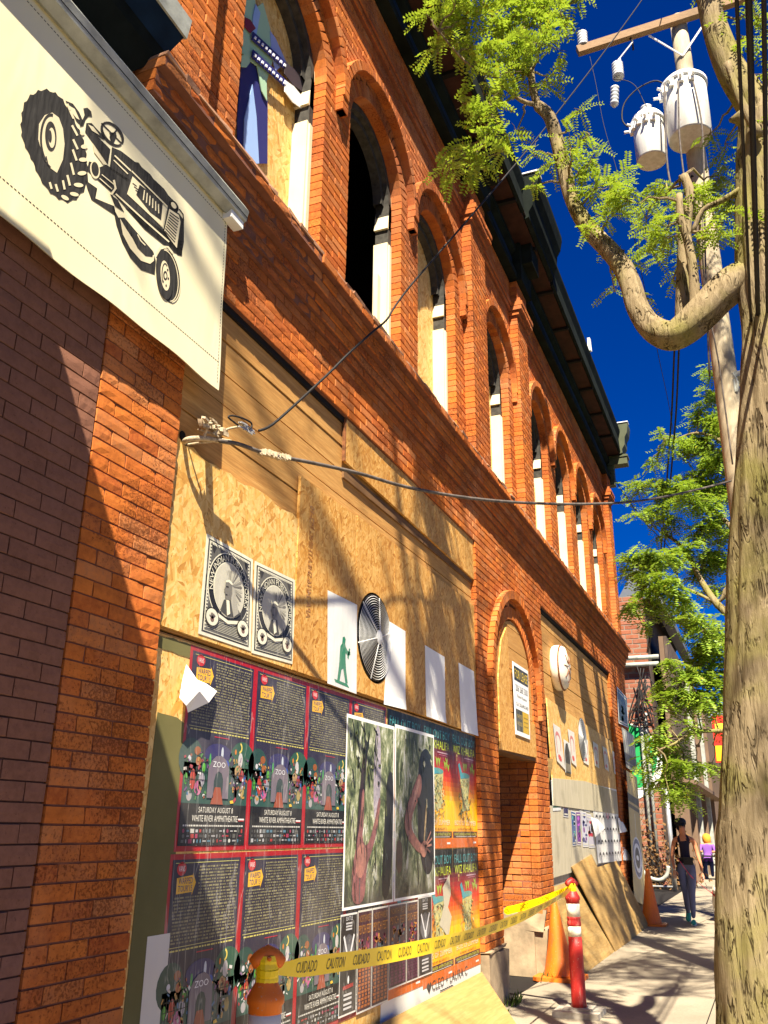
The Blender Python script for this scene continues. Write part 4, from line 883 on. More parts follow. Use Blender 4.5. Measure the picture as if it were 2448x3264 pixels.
# two large forest photographs
def photo(quad, which, label):
    s = Sheet2D(*quad, eps=.004, step=.0007); s.rect(0, 0, 1, 1, (.78, .76, .70), 0, 1); s.rect(.025, .02, .975, .985, (1, 1, 1), 1, 2)
    sk, sk2, dk = srgb(176, 122, 110), srgb(140, 92, 92), srgb(28, 26, 30)
    if which == 0:
        s.blob([(.56, .02), (.68, .02), (.70, .3), (.68, .48), (.6, .58), (.54, .48)], srgb(186, 178, 188), 2)
        s.blob([(.34, .12), (.42, .12), (.37, .4), (.31, .66), (.22, .78), (.22, .6)], srgb(52, 36, 40), 3)
        s.blob([(.82, .30), (.98, .25), (.97, .62), (.92, .97), (.72, .98), (.78, .6)], dk, 3)
        s.blob([(.16, .98), (.14, .82), (.22, .70), (.29, .56), (.31, .40), (.36, .38), (.36, .56), (.33, .66), (.44, .70), (.58, .56), (.66, .42), (.70, .44), (.64, .60), (.50, .74), (.42, .80), (.40, .98)], sk2, 4)
        s.blob([(.22, .72), (.32, .66), (.42, .71), (.42, .78), (.34, .86), (.22, .84)], sk, 5); s.blob([(.32, .42), (.35, .42), (.34, .54), (.31, .60)], sk, 5); s.blob([(.56, .60), (.66, .48), (.68, .48), (.62, .60)], sk, 5)
        for k in range(26): u, v = rp.uniform(.03, .62), rp.uniform(.02, .30); s.line(u, v, u+rp.uniform(-.06, .1), v+rp.uniform(.04, .13), rp.uniform(.006, .022), srgb(24, 32, 28), 4)
        for k in range(20): u, v = rp.uniform(.4, .8), rp.uniform(.6, .92); s.line(u, v, u+rp.uniform(-.08, .08), v-rp.uniform(.03, .12), rp.uniform(.004, .012), srgb(*rp.choice([(70, 90, 100), (40, 52, 58), (120, 140, 90)])), 3)
    else:
        s.blob([(.60, .14), (.78, .10), (.98, .16), (.98, .82), (.78, .90), (.58, .76), (.52, .4)], srgb(40, 36, 40), 2)
        s.blob([(.60, .20), (.68, .11), (.84, .10), (.95, .2), (.96, .42), (.84, .50), (.66, .42)], srgb(34, 40, 46), 3)
        for k in range(12): u = .66+k*.024; s.line(u, .14+.004*k, u-.02, .42+.01*k, .004, srgb(78, 86, 92), 4)
        s.blob([(.50, .32), (.58, .26), (.65, .30), (.64, .38), (.50, .46), (.40, .53), (.38, .60), (.52, .66), (.68, .71), (.64, .76), (.42, .71), (.24, .63), (.21, .54), (.34, .42)], srgb(166, 112, 98), 5); s.blob([(.52, .33), (.58, .29), (.60, .33), (.46, .44), (.36, .52), (.32, .53)], srgb(196, 146, 128), 6)
        s.blob([(.60, .70), (.70, .67), (.76, .68), (.78, .73), (.72, .78), (.62, .76)], srgb(184, 126, 108), 6)
        for (u, v) in ((.88, .62), (.91, .66), (.90, .70), (.86, .745)): s.line(.72, .71, u, v, .016, srgb(188, 130, 112), 7)
        s.blob([(.77, .42), (.81, .42), (.72, .70), (.68, .70)], srgb(170, 148, 110), 4); s.blob([(.04, .66), (.18, .68), (.18, .84), (.04, .86)], srgb(112, 88, 66), 3)
    for k in range(70):                                    # leaves, stems and bright gaps in front of the figures
        u, v = rp.uniform(.05, .93), rp.uniform(.04, .94); t_ = rp.random(); top = v < .45
        c = rp.choice([(22, 30, 22), (30, 38, 26), (86, 98, 48), (120, 128, 70), (196, 200, 176)] if top else [(26, 26, 24), (44, 42, 40), (60, 70, 60), (34, 30, 30), (84, 92, 96)])
        if t_ < .6: s.line(u, v, min(.96, max(.04, u+rp.uniform(-.05, .05))), min(.97, v+rp.uniform(.03, .16)), rp.uniform(.003, .012), srgb(*c), 8)
        elif top: s.ell(u, v, rp.uniform(.008, .03), rp.uniform(.006, .022), srgb(*c), 8, 9)
    return s.out('poster', [M['photo_fig'], M['paper_white'], M['photo_print']], label=label, cat='poster')
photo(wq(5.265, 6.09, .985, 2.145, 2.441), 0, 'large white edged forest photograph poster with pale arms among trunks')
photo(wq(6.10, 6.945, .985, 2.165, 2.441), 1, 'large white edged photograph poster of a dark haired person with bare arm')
def gradc(t):
    st = [(0, (16, 20, 14)), (.15, (20, 20, 16)), (.21, (92, 22, 36)), (.32, (165, 24, 32)), (.42, (205, 45, 22)), (.52, (238, 115, 15)), (.64, (255, 190, 8)), (.86, (252, 182, 6)), (1, (225, 115, 15))]
    for (a, ca), (b, cb) in zip(st, st[1:]):
        if t <= b: f = (t-a)/(b-a); return srgb(*[x+(y-x)*f for x, y in zip(ca, cb)])
    return srgb(215, 110, 20)
def fob(quad, torn=False):
    s = Sheet2D(*quad)
    for k in range(26): s.rect(0, k/26, 1, (k+1)/26, gradc((k+.5)/26*1.02))
    s.text('FALL OUT BOY', .06, .045, .95, .115, srgb(70, 150, 150), 2); s.text('WIZ KHALIFA', .06, .135, .93, .205, srgb(190, 205, 50), 2)
    s.rect(.5, .225, .88, .235, srgb(190, 150, 160), 2); s.rect(.55, .245, .85, .252, srgb(170, 90, 110), 2)
    s.poly([(.32, .40), (.70, .375), (.69, .46), (.64, .58), (.66, .68), (.38, .70), (.40, .60), (.34, .50)], srgb(188, 184, 120), 2)
    s.ell(.5, .385, .20, .025, srgb(90, 150, 140), 3); s.poly([(.24, .30), (.30, .28), (.40, .37), (.56, .40), (.34, .42)], srgb(60, 150, 160), 4)
    for u, v, l in ((.48, .36, .09), (.56, .35, .08), (.82, .36, .10), (.76, .37, .08), (.88, .38, .07)): s.poly([(u, v), (u-.05, v-l), (u+.01, v-l*.8), (u+.05, v-l*1.05)], srgb(150, 175, 50), 3)
    for k in range(190):
        u, v = rp.uniform(.28, .72), rp.uniform(.42, .76); a_ = rp.uniform(0, pi); l_ = rp.uniform(.02, .07); s.line(u, v, u+l_*cos(a_), v+l_*.7*sin(a_), rp.uniform(.004, .010), srgb(*rp.choice([(205, 208, 170), (80, 100, 76), (150, 150, 90), (226, 190, 80), (60, 80, 66), (190, 110, 50), (222, 216, 150), (130, 150, 110)])), 4)
    s.line(.20, .22, .20, .27, .012, srgb(215, 180, 120), 3); s.ell(.20, .225, .025, .014, srgb(225, 190, 120), 3, 8)
    s.text('BOYS OF ZUMMER', .08, .775, .92, .815, srgb(225, 215, 185), 4); s.text('SUNDAY AUGUST 2', .2, .838, .80, .856, srgb(110, 60, 20), 3)
    s.rect(.02, .868, .98, .918, srgb(70, 28, 45), 2); s.text('WHITE RIVER AMPHITHEATRE', .06, .878, .94, .903, srgb(205, 205, 60), 3); s.rect(.12, .909, .9, .913, (.7, .7, .6), 3)
    s.rect(0, .925, 1, 1, srgb(205, 100, 25), 1); s.rect(.80, .955, .92, .97, (.8, .78, .72), 2)
    if torn:
        s.poly([(.62, .30), (.86, .20), (.90, .36), (.80, .46), (.92, .54), (.80, .70), (.62, .62), (.50, .58), (.66, .44)], srgb(190, 184, 160), 6)
    return s
FG = 'concert posters in sunset colours pasted two by two'
Y6 = 2.4430
fob(wq(7.40, 8.115, 1.31, 2.262, Y6)).out('poster', label='sunset coloured concert poster high on the boards touching the brick pier', cat='poster', group=FG)
fob(wq(6.68, 7.395, 1.31, 2.262, Y6)).out('poster', label='sunset coloured concert poster between the large photograph and its twin', cat='poster', group=FG)
s = fob(wq(5.965, 6.675, 1.31, 2.262, Y6)); s.out('poster', label='concert poster almost hidden behind the photograph of a dark haired person', cat='poster')
fob(wq(7.40, 8.115, .375, 1.30, Y6)).out('poster', label='sunset concert poster low on the boards next to the brick pier', cat='poster')
fob(wq(6.68, 7.395, .375, 1.30, Y6), True).out('poster', label='sunset concert poster with a big torn grey patch in its middle', cat='poster')
fob(wq(5.965, 6.675, .40, 1.30, Y6)).out('poster', label='lowest sunset concert poster showing only its bottom band under small posters', cat='poster')
# row of six small posters
def psych(quad, t):
    s = Sheet2D(*quad, eps=.005); s.rect(0, 0, 1, 1, (.7, .68, .6)); s.rect(.03, .02, .97, .98, srgb(62, 26, 42), 1)
    s.text('NORTHWEST', .08, .05, .92, .12, srgb(150, 105, 50), 3); s.text('PSYCH FEST', .06, .15, .94, .24, srgb(175, 120, 50), 3)
    for k in range(40): u, v = rp.uniform(.1, .86), rp.uniform(.28, .55); s.ell(u, v, rp.uniform(.03, .09), rp.uniform(.01, .035), srgb(*rp.choice([(190, 120, 40), (150, 60, 90), (90, 110, 120), (200, 140, 60), (120, 40, 70)])), 2, 8)
    for r in range(11):
        for c in range(4): s.rect(.08+c*.22+(r % 2)*.05, .58+r*.035, .25+c*.22, .605+r*.035, srgb(*t), 2)
    return s
def black(quad):
    s = Sheet2D(*quad, eps=.005); s.rect(0, 0, 1, 1, (.72, .71, .66)); s.rect(.03, .02, .97, .98, srgb(34, 32, 32), 1)
    s.text('SEATTLE', .3, .03, .7, .07, (.6, .6, .6), 3)
    for v in (.09, .12, .15): s.rect(.32, v, .68, v+.018, (.5, .5, .5), 2)
    s.ell(.5, .38, .34, .17, srgb(105, 105, 108), 2)
    for k in range(7): s.ring(.5, .36, .34-k*.035, .16-k*.016, .008, srgb(60, 60, 62), 3, pi, 2*pi, 14)
    s.line(.2, .22, .46, .46, .02, (.72, .72, .72), 4); s.line(.8, .22, .54, .46, .02, (.72, .72, .72), 4); s.ell(.5, .48, .08, .05, (.75, .75, .73), 5); s.ell(.5, .66, .05, .04, (.72, .72, .7), 4)
    s.line(.2, .73, .8, .72, .02, srgb(150, 25, 25), 3)
    for v in (.79, .83, .88, .92): s.rect(.25, v, .72, v+.022, (.55, .55, .55), 3)
    return s
zt, zb = .97, .50
PG = 'small purple festival posters below the photographs'
for k, (x0, x1) in enumerate(((5.50, 5.72), (5.725, 6.00), (6.01, 6.33), (6.335, 6.56))):
    psych(wq(x0, x1, zb-(.10 if k < 2 else .04), zt, 2.4405), [(170, 95, 40), (170, 95, 40), (110, 45, 80), (90, 45, 70)][k]).out('poster', label=['small festival poster with orange bricks next to a black poster', 'small festival poster with orange bricks between two festival posters', 'small festival poster with purple bricks between two festival posters', 'small festival poster with dark purple bricks next to a black poster'][k], cat='poster', group=PG)
black(wq(5.245, 5.49, .42, .965, 2.4405)).out('poster', label='small black poster with grey arch drawing left of the festival posters', cat='poster')
black(wq(6.565, 6.86, .46, .985, 2.4405)).out('poster', label='small black poster with grey arch drawing right of the festival posters', cat='poster')
# two engraved posters
def engraved(quad):
    s = Sheet2D(*quad); K1, C1 = srgb(38, 36, 32), srgb(226, 222, 196)
    s.rect(0, 0, 1, 1, C1); s.rect(.05, .035, .95, .965, K1, 1); s.rect(.075, .05, .925, .95, C1, 2); s.rect(.09, .06, .91, .94, srgb(92, 90, 82), 3)
    for k in range(26):
        f = k/26; s.rect(.09, .06+f*.88, .115, .075+f*.88, C1, 4); s.rect(.885, .06+f*.88, .91, .075+f*.88, C1, 4); s.rect(.10+f*.8, .06, .118+f*.8, .078, C1, 4)
    s.ell(.5, .45, .42, .37, C1, 5, 40); s.ell(.5, .45, .405, .358, K1, 6, 40); s.ell(.5, .46, .315, .285, C1, 7, 36); s.ell(.5, .46, .30, .275, srgb(196, 192, 172), 8, 36)
    s.arctext('NEW INDIAN PUBLIC WORKS', .5, .46, .325, .293, pi*.93, pi*2.12, .215, C1, 9)
    G1, G2, G3 = srgb(120, 116, 106), srgb(74, 72, 66), srgb(168, 164, 148)
    for k in range(13):                                    # plumes, bust and profile drawn as plain tones
        a = -pi*.62+k*pi*.068; ln = 1-.25*(k < 3); s.poly([(.52, .42), (.50+.24*ln*cos(a-.07), .43+.22*ln*sin(a-.07)), (.50+.265*ln*cos(a), .43+.245*ln*sin(a)), (.50+.24*ln*cos(a+.07), .43+.22*ln*sin(a+.07))], [srgb(178, 174, 156), srgb(140, 136, 122), srgb(112, 108, 98)][k % 3], 9)
    s.poly([(.34, .70), (.40, .58), (.52, .56), (.66, .60), (.74, .66), (.66, .71), (.5, .735)], G2, 10); s.poly([(.52, .40), (.60, .42), (.66, .56), (.70, .66), (.60, .72), (.54, .58)], G3, 11)
    s.poly([(.41, .38), (.48, .355), (.54, .38), (.55, .48), (.52, .56), (.45, .575), (.415, .55), (.405, .51), (.385, .485), (.405, .45)], G1, 12); s.poly([(.41, .38), (.48, .355), (.55, .38), (.54, .40), (.47, .385), (.41, .40)], C1, 13)
    s.line(.42, .44, .47, .435, .006, K1, 13); s.line(.415, .525, .455, .52, .005, K1, 13)
    s.poly([(.44, .57), (.50, .57), (.53, .70), (.47, .73)], C1, 12)
    for k in range(8): s.line(.10, .80+k*.016, .90, .80+k*.016, .0016, C1, 5)
    s.poly([(.28, .735), (.5, .775), (.72, .735), (.74, .765), (.5, .81), (.26, .765)], C1, 10)
    for cu in (.20, .80):
        s.ell(cu, .80, .125, .095, K1, 10, 24); s.ell(cu, .80, .11, .083, C1, 11, 24); s.ell(cu, .82, .035, .028, srgb(120, 90, 78), 12, 10)
        for k in range(5): a = -pi*.5+(k-2)*.42; s.line(cu, .815, cu+.07*cos(a), .815+.058*sin(a)*(1 if k else .7), .008, srgb(90, 80, 74), 12)
    for cu, cv in ((.16, .11), (.84, .11)): s.poly([(cu-.05, cv-.03), (cu+.05, cv-.03), (cu, cv+.05)], K1, 5)
    return s
EG = 'engraved style black and white posters on the plywood'
for ei, q4 in enumerate(([(658, 1700), (806, 1784), (799, 2076), (631, 2019)], [(811, 1787), (940, 1849), (935, 2118), (801, 2081)])):
    engraved(pq(q4, 2.426)).out('poster', label=['engraved portrait poster in full sun nearest the orange brick pilaster', 'engraved portrait poster beside the OSB seam, crossed by a cable shadow'][ei], cat='poster', group=EG)
# white papers
s = Sheet2D(*pq([(1044, 1881), (1138, 1928), (1136, 2212), (1043, 2178)], 2.4225)); s.rect(0, 0, 1, 1, (.80, .79, .74)); GN = srgb(20, 128, 88)
s.poly([(.50, .44), (.56, .425), (.60, .45), (.585, .50), (.60, .53), (.68, .57), (.76, .565), (.77, .60), (.66, .62), (.60, .60), (.60, .68), (.62, .78), (.68, .92), (.60, .93), (.52, .78), (.46, .80), (.40, .93), (.32, .925), (.38, .76), (.40, .64), (.42, .55), (.48, .51)], GN, 1)
s.poly([(.72, .53), (.76, .54), (.70, .66), (.66, .64)], GN, 1); s.poly([(.22, .925), (.66, .93), (.74, .965), (.26, .955)], GN, 1)
s.out('paper', [M['print']], label='white wheat-pasted paper with a green toy soldier silhouette', cat='poster')
for lab, q4 in (('blank white paper pasted on OSB right of the round fan', [(1240, 1980), (1292, 2012), (1292, 2263), (1222, 2245)]), ('blank white paper with curled foot between fan and narrow end sheet', [(1354, 2056), (1417, 2094), (1420, 2306), (1358, 2283)]), ('blank white paper pasted at the end of OSB beside the brick pier', [(1461, 2112), (1510, 2140), (1524, 2347), (1470, 2330)])):
    m = MB(); c4 = pq(q4, 2.4225); nn = 8
    for k in range(nn+1):
        f = k/nn
        for e in (0, 1): pnt = (c4[0].lerp(c4[3], f) if e == 0 else c4[1].lerp(c4[2], f)); m.v.append(tuple(pnt-Vector((0, .001+.045*max(0, f-.8)*5*max(0, f-.8)*(1 if e else .3)*5*.2, 0))))
    for k in range(nn): m.f.append((2*k, 2*k+1, 2*k+3, 2*k+2)); m.c.append((1, 1, 1)); m.m.append(0)
    m.build('paper', M['paper_white'], label=lab, cat='paper')
s = Sheet2D(*pq([(572, 3075), (500, 3075), (470, 3264), (560, 3264)], 2.4425)); s = Sheet2D(*wq(3.37, 3.53, .3, 1.02, 2.4425)); s.rect(0, 0, 1, 1, (.60, .58, .52)); s.out('paper', label='narrow white paper strip on the olive painted board', cat='paper')
# stamps on the boards and scribble
s = Sheet2D(*wq(4.60, 4.72, 2.62, 3.36, 2.4238)); BR = srgb(158, 100, 38)
V, F, asp = text2d('APA 24/16 SHEATHING PS2-10'); s.mb.add([s.pt(.15+y*.5, .98-x*.96, 1) for x, y in V], F, BR)
s.out('board_stamp', label='brown rotated mill stamp printed on the second OSB sheet', cat='lettering')
s = Sheet2D(*wq(6.75, 7.75, .30, .43, 2.4420))
s.text('CLEO + LAURA C', .12, .2, .98, .70, srgb(60, 54, 50), 2, -.02); s.poly([(.0, .35), (.04, .2), (.06, .35), (.09, .2), (.11, .38), (.06, .75)], srgb(50, 45, 45), 2)
for k in range(6): s.line(.3+k*.05, .86, .36+k*.05, .95, .008, srgb(60, 54, 50), 2)
s.out('graffiti', label='handwritten names with a heart on the whitewashed strip', cat='lettering')
# lease sign
ls = thing('lease_sign', (9.75, 2.38, 2.4), 'black yellow and white for lease sign on the boarded doorway', 'sign')
c4 = [Vector((9.35, 2.374, 3.165)), Vector((10.02, 2.374, 3.165)), Vector((9.99, 2.374, 2.40)), Vector((9.37, 2.374, 2.40))]
m = MB(); m.add([p+Vector((0, d, 0)) for d in (0, .008) for p in c4], [(0, 1, 2, 3), (7, 6, 5, 4), (0, 4, 5, 1), (1, 5, 6, 2), (2, 6, 7, 3), (3, 7, 4, 0)], (.8, .8, .76)); m.build('panel', M['paint'], ls, colour=True)
s = Sheet2D(*c4); s.rect(.03, .05, .97, .25, srgb(28, 26, 18), 0); s.text('FOR LEASE', .08, .085, .93, .215, srgb(235, 200, 40), 1)
s.text('206 268 3300', .10, .30, .92, .39, srgb(40, 38, 34), 1); s.text('Randi', .20, .435, .47, .475, srgb(70, 68, 62), 1); s.text('Eustens', .52, .435, .84, .475, srgb(70, 68, 62), 1); s.text('Cel. 206-890-3400', .10, .545, .93, .595, srgb(80, 78, 70), 1)
s.rect(.05, .645, .50, .94, srgb(48, 46, 30), 0); s.rect(.50, .645, .95, .94, srgb(205, 165, 30), 0); s.text('YATES', .11, .71, .45, .765, srgb(205, 180, 90), 1); s.text('WOOD', .11, .81, .45, .865, srgb(205, 180, 90), 1)
for v in (.72, .78, .84): s.rect(.58, v, .88, v+.014, srgb(150, 118, 25), 1)
s.mb.build('face', M['print'], ls, colour=True)
# ------------------------------------------------------------------ bay two paper
def redpaper(q4, k):
    s = Sheet2D(*pq(q4, 2.421)); s.rect(0, 0, 1, 1, (.72, .68, .58)); c = srgb(205, 120, 110)
    s.ring(.5, .35, .34, .2, .10, c, 1, pi, 2*pi, 10); s.line(.2, .35, .22, .75, .03, c, 1); s.line(.8, .35, .7, .6, .03, c, 1); s.ell(.45, .82, .22, .08, srgb(215, 80, 70), 2, 10); return s
RP = 'white papers with faded red figures across the second bay'
for k, q4 in enumerate(([(1762, 2305), (1785, 2320), (1802, 2455), (1775, 2425)], [(1809, 2323), (1830, 2335), (1838, 2445), (1822, 2430)], [(1862, 2352), (1874, 2360), (1877, 2440), (1860, 2430)], [(1889, 2362), (1906, 2375), (1910, 2450), (1896, 2440)], [(1920, 2378), (1935, 2388), (1941, 2460), (1928, 2450)], [(1951, 2393), (1967, 2402), (1971, 2475), (1958, 2465)])):
    redpaper(q4, k).out('paper', label='white paper with a faded red figure on the boards of the far bay', cat='poster', group=RP)
s = Sheet2D(*pq([(1796, 2355), (1816, 2370), (1821, 2468), (1802, 2462)], 2.420)); s.rect(0, 0, 1, 1, (.75, .73, .66)); s.poly([(.1, 1), (.1, .35), (.3, .1), (.6, .05), (.9, .3), (.95, 1)], srgb(35, 30, 26), 1); s.rect(.1, .7, .9, .95, srgb(120, 110, 90), 2); s.out('poster', label='dark arched cut-out poster between red figure papers', cat='poster')
m = MB(); vc = P(1856, 2357, 2.43); 
for k in range(9): m.lathe([(.30-k*.03, 0), (.30-k*.03, .006), (.288-k*.03, .006), (.288-k*.03, 0)], (vc.x, 2.424-.002*k, vc.z), 26, Vector((0, -1, 0)), m=0)
m.lathe([(.31, 0), (.31, .004)], (vc.x, 2.428, vc.z), 26, Vector((0, -1, 0)), m=1)
m.build('exhaust_fan', [M['steel'], M['dark']], label='round exhaust fan grille in the boards of the far bay', cat='fan')
s = Sheet2D(*pq([(1756, 2486), (1784, 2487), (1788, 2583), (1762, 2585)], 2.431)); s.rect(0, 0, 1, 1, (.72, .72, .68)); s.text('FIRED', .06, .04, .5, .24, srgb(45, 45, 45), 1); s.text('FOR', .56, .04, .94, .14, srgb(90, 90, 90), 1); s.text('ART', .56, .15, .94, .25, srgb(90, 90, 90), 1)
for v in (.34, .5, .56): s.rect(.08, v, .9, v+.05, srgb(110, 120, 115), 1)
s.rect(.04, .66, .96, .82, srgb(95, 190, 110), 1); s.rect(.04, .84, .96, .9, srgb(60, 110, 70), 1); s.out('poster', label='white and green flyer at the edge of the grey boards', cat='poster')
def flyer(q4, bg, cs, label, y=2.431):
    s = Sheet2D(*pq(q4, y)); s.rect(0, 0, 1, 1, (.72, .70, .64)); s.rect(.06, .03, .94, .97, srgb(*bg), 1)
    for k in range(9): c = rp.choice(cs); s.ell(rp.uniform(.2, .8), rp.uniform(.12, .85), rp.uniform(.08, .24), rp.uniform(.03, .1), srgb(*c), 2, 9)
    for v in (.08, .9): s.rect(.15, v, .85, v+.04, srgb(215, 210, 190), 3)
    s.out('poster', label=label, cat='poster')
flyer([(1790, 2487), (1808, 2490), (1812, 2606), (1796, 2604)], (48, 42, 86), [(215, 120, 60), (190, 60, 70), (225, 190, 60)], 'tall dark purple flyer with orange sun on grey boards')
flyer([(1842, 2500), (1856, 2505), (1859, 2588), (1845, 2583)], (60, 40, 24), [(215, 60, 40), (235, 190, 40), (90, 160, 60)], 'narrow flyer with red and yellow figure on grey boards')
flyer([(1860, 2500), (1880, 2508), (1880, 2590), (1862, 2585)], (150, 155, 170), [(90, 110, 170), (200, 200, 205), (60, 60, 90)], 'pale blue grey flyer on grey boards')
flyer([(1819, 2583), (1834, 2588), (1838, 2695), (1825, 2697)], (40, 80, 140), [(90, 190, 160), (30, 40, 90), (220, 225, 230)], 'tall blue flyer low on the grey boards')
flyer([(1834, 2586), (1850, 2586), (1853, 2695), (1840, 2694)], (105, 40, 130), [(60, 160, 90), (190, 90, 200)], 'tall violet and green flyer low on the grey boards')
flyer([(1850, 2586), (1868, 2588), (1876, 2700), (1858, 2700)], (195, 195, 205), [(120, 40, 130), (60, 60, 110)], 'white flyer with violet print low on the grey boards')
flyer([(1866, 2592), (1884, 2596), (1898, 2702), (1878, 2703)], (190, 185, 195), [(190, 40, 60), (60, 50, 70), (120, 120, 130)], 'white flyer with red print leaning on the curled poster sheets')
s = Sheet2D(*pq([(1882, 2498), (1976, 2519), (1994, 2742), (1906, 2752)], 2.429)); s.rect(0, 0, 1, 1, (.80, .79, .74))
for r in range(6):
    for c in range(9): u, v = .06+c*.105, .06+r*.16; s.ring(u+.035, v+.055, .036, .05, .013, srgb(34, 32, 30), 1, pi*.9, pi*2.1, 8); s.line(u, v+.055, u, v+.10, .010, srgb(34, 32, 30), 1); s.line(u+.07, v+.055, u+.06, v+.09, .010, srgb(34, 32, 30), 1)
s.ring(.45, .28, .07, .16, .02, srgb(225, 150, 165), 3)
s.out('poster', label='large white sheet printed with rows of black hooks on grey boards', cat='poster')
for lab, q4 in (('torn white sheet curling from the lower corner of the hook poster', [(1968, 2605), (1980, 2610), (1990, 2650), (1972, 2655)]), ('white sheet hanging off the foot of the hook poster', [(1980, 2690), (1994, 2700), (2004, 2742), (1984, 2742)]), ('grey flyer with tilted lettering torn loose between the flyers', [(1884, 2605), (1905, 2612), (1915, 2640), (1893, 2668)])):
    m = MB(); c4 = pq(q4, 2.415); c4[2] += Vector((0, -.06, 0)); c4[3] += Vector((0, -.02, 0)); m.add(c4, [(0, 1, 2, 3)]); m.build('paper', M['paper_white'], label=lab, cat='paper')
# boards and banners on the far pier
flyer([(1966, 2188), (1998, 2225), (2003, 2320), (1972, 2305)], (70, 90, 75), [(110, 130, 105), (90, 115, 95)], 'faded green notice board high on the far brick pier', 2.385)
s = Sheet2D(*pq([(1981, 2317), (2020, 2345), (2033, 2470), (1996, 2445)], 2.33)); s.rect(0, 0, 1, 1, srgb(150, 150, 132)); s.rect(0, .62, 1, .84, srgb(52, 52, 48), 1); s.rect(0, .86, 1, .92, srgb(60, 60, 56), 1)
for k in range(5): s.poly([(.1+k*.17, .05), (.2+k*.17, .05), (.24+k*.17, .58), (.18+k*.17, .58)], srgb(205, 205, 190), 1)
s.out('notice_banner', label='grey banner with dark stripes hung on the far brick pier', cat='banner')
s = Sheet2D(*pq([(1996, 2455), (2030, 2478), (2062, 2890), (2022, 2870)], 2.30)); s.rect(0, 0, 1, 1, srgb(205, 180, 110)); s.rect(0, .18, 1, .24, srgb(60, 54, 44), 1); s.rect(0, .26, 1, .29, srgb(90, 80, 60), 1); s.ell(.5, .66, .40, .16, srgb(225, 228, 235), 1, 26); s.ring(.5, .66, .36, .145, .05, srgb(92, 104, 140), 2); s.ring(.5, .66, .2, .08, .09, srgb(40, 40, 56), 2); s.line(.5, .32, .5, .5, .05, srgb(225, 225, 215), 1)
s.out('sign_panel', label='tall tan panel with a white ring emblem leaning at the building corner', cat='sign')
# ------------------------------------------------------------------ utility pole
PB = PR(2300, 1300, 10.0); PBX, PBY = PR(2212, 560, 10.0).x, PR(2212, 560, 10.0).y
PBX, PBY = 10.0, -.115
def pole_r(z): return .165-.0048*z
ztop = PR(2162, 60, 10).z
pole = thing('utility_pole', (PBX, PBY, 0), 'weathered wooden utility pole with crossarm and two white transformers', 'utility pole')
mb = MB(); mb.tube([(PBX, PBY, k*ztop/14) for k in range(15)], [pole_r(k*ztop/14) for k in range(15)], 16, wob=.03); mb.build('shaft', M['pole_wood'], pole, smooth=True)
pa = PR(1852, 160, 9.6); pm = PR(2165, 60, 9.86); arm_dir = (pm-pa).normalized(); pa = pa-arm_dir*.05; pe = pa+arm_dir*2.9
ax = arm_dir; av = Vector((0, 0, 1)); av = (av-ax*av.dot(ax)).normalized(); aw = ax.cross(av)
mb = MB(); mb.obox((pa+pe)/2, ax*((pe-pa).length/2), av*.058, aw*.046); mb.build('crossarm', M['arm_wood'], pole)
zc = pm.z
for sgn, px0 in ((-1, (2072, 133)), (1, (2232, 80))):
    e = pm+arm_dir*(.42*sgn)+Vector((0, 0, -.07)); b0 = Vector((PBX-.12, PBY, zc-.62))
    mb = MB(); mb.tube([e-aw*.05, b0], .014, 5); mb.build('brace', M['white_metal'], pole)
def insulator(c, axv, r=.055, h=.22, name='insulator'):
    m = MB(); pr = []
    for k in range(5): pr += [(r, k*h/5), (r*.99, k*h/5+h*.08), (r*.68, k*h/5+h*.12)]
    m.lathe(pr+[(r*.5, h)], c, 14, axv); return m.build(name, M['ceramic'], pole, smooth=True)
insulator(pa+ax*.1+av*.06, Vector((0, 0, 1)), .07, .25)
f0 = pa+ax*.72-av*.06
mb = MB(); mb.tube([f0+av*.14, f0-av*.08, f0-av*.14-aw*.08], .014, 6); mb.build('hook', M['dark_metal'], pole)
fc = PR(1962, 190, 9.6)
insulator(PR(1968, 215, 9.6)-Vector((0, 0, .16)), Vector((.1, 0, 1)), .075, .26, 'bushing'); insulator(PR(1957, 250, 9.6)-Vector((0, 0, .16)), Vector((0, .1, -1)), .055, .30, 'fuse_tube')
mb = MB(); mb.tube([f0-av*.08, PR(1967, 196, 9.6), PR(1972, 240, 9.58), PR(1958, 252, 9.6)], .012, 6); mb.obox(PR(1978, 215, 9.6), Vector((.02, 0, 0)), Vector((0, .015, 0)), Vector((0, 0, .14))); mb.build('cutout_arm', M['steel'], pole)
def transformer(c, r, h, name='transformer'):
    m = MB(); m.lathe([(r*.93, 0), (r*.97, .02), (r, h*.5), (r, h)], c, 30); tank = m.build(name, M['tank_metal'], pole, smooth=False)
    tank.data.polygons.foreach_set('use_smooth', [len(p.vertices) == 4 for p in tank.data.polygons])
    m = MB(); m.lathe([(r*1.07, h-.02), (r*1.08, h), (r*1.08, h+.03), (r*.9, h+.09), (.02, h+.14)], c, 30); m.build('lid', M['white_metal'], tank, smooth=True)
    m = MB()
    for k in range(5):
        m = MB(); a = pi*.55+k*.45; p = Vector(c)+Vector((r*1.04*cos(a), r*1.04*sin(a), h-.09)); m.obox(p, Vector((.03, 0, 0)), Vector((0, .03, 0)), Vector((0, 0, .05))); m.tube([p, p+Vector((cos(a), sin(a), 0))*.1], .018, 8); m.build('terminal', M['white_metal'], tank)
    return tank
def at_px(px, py, R): return PR(px, py, R)
r1 = .272; b1 = PR(2200, 440, 9.72); t1 = PR(2182, 282, 9.72); c1 = Vector((PBX-.42, PBY+.22, b1.z)); c1 = Vector((b1.x, b1.y, b1.z-.02))
transformer(c1, r1, t1.z-b1.z+.02)
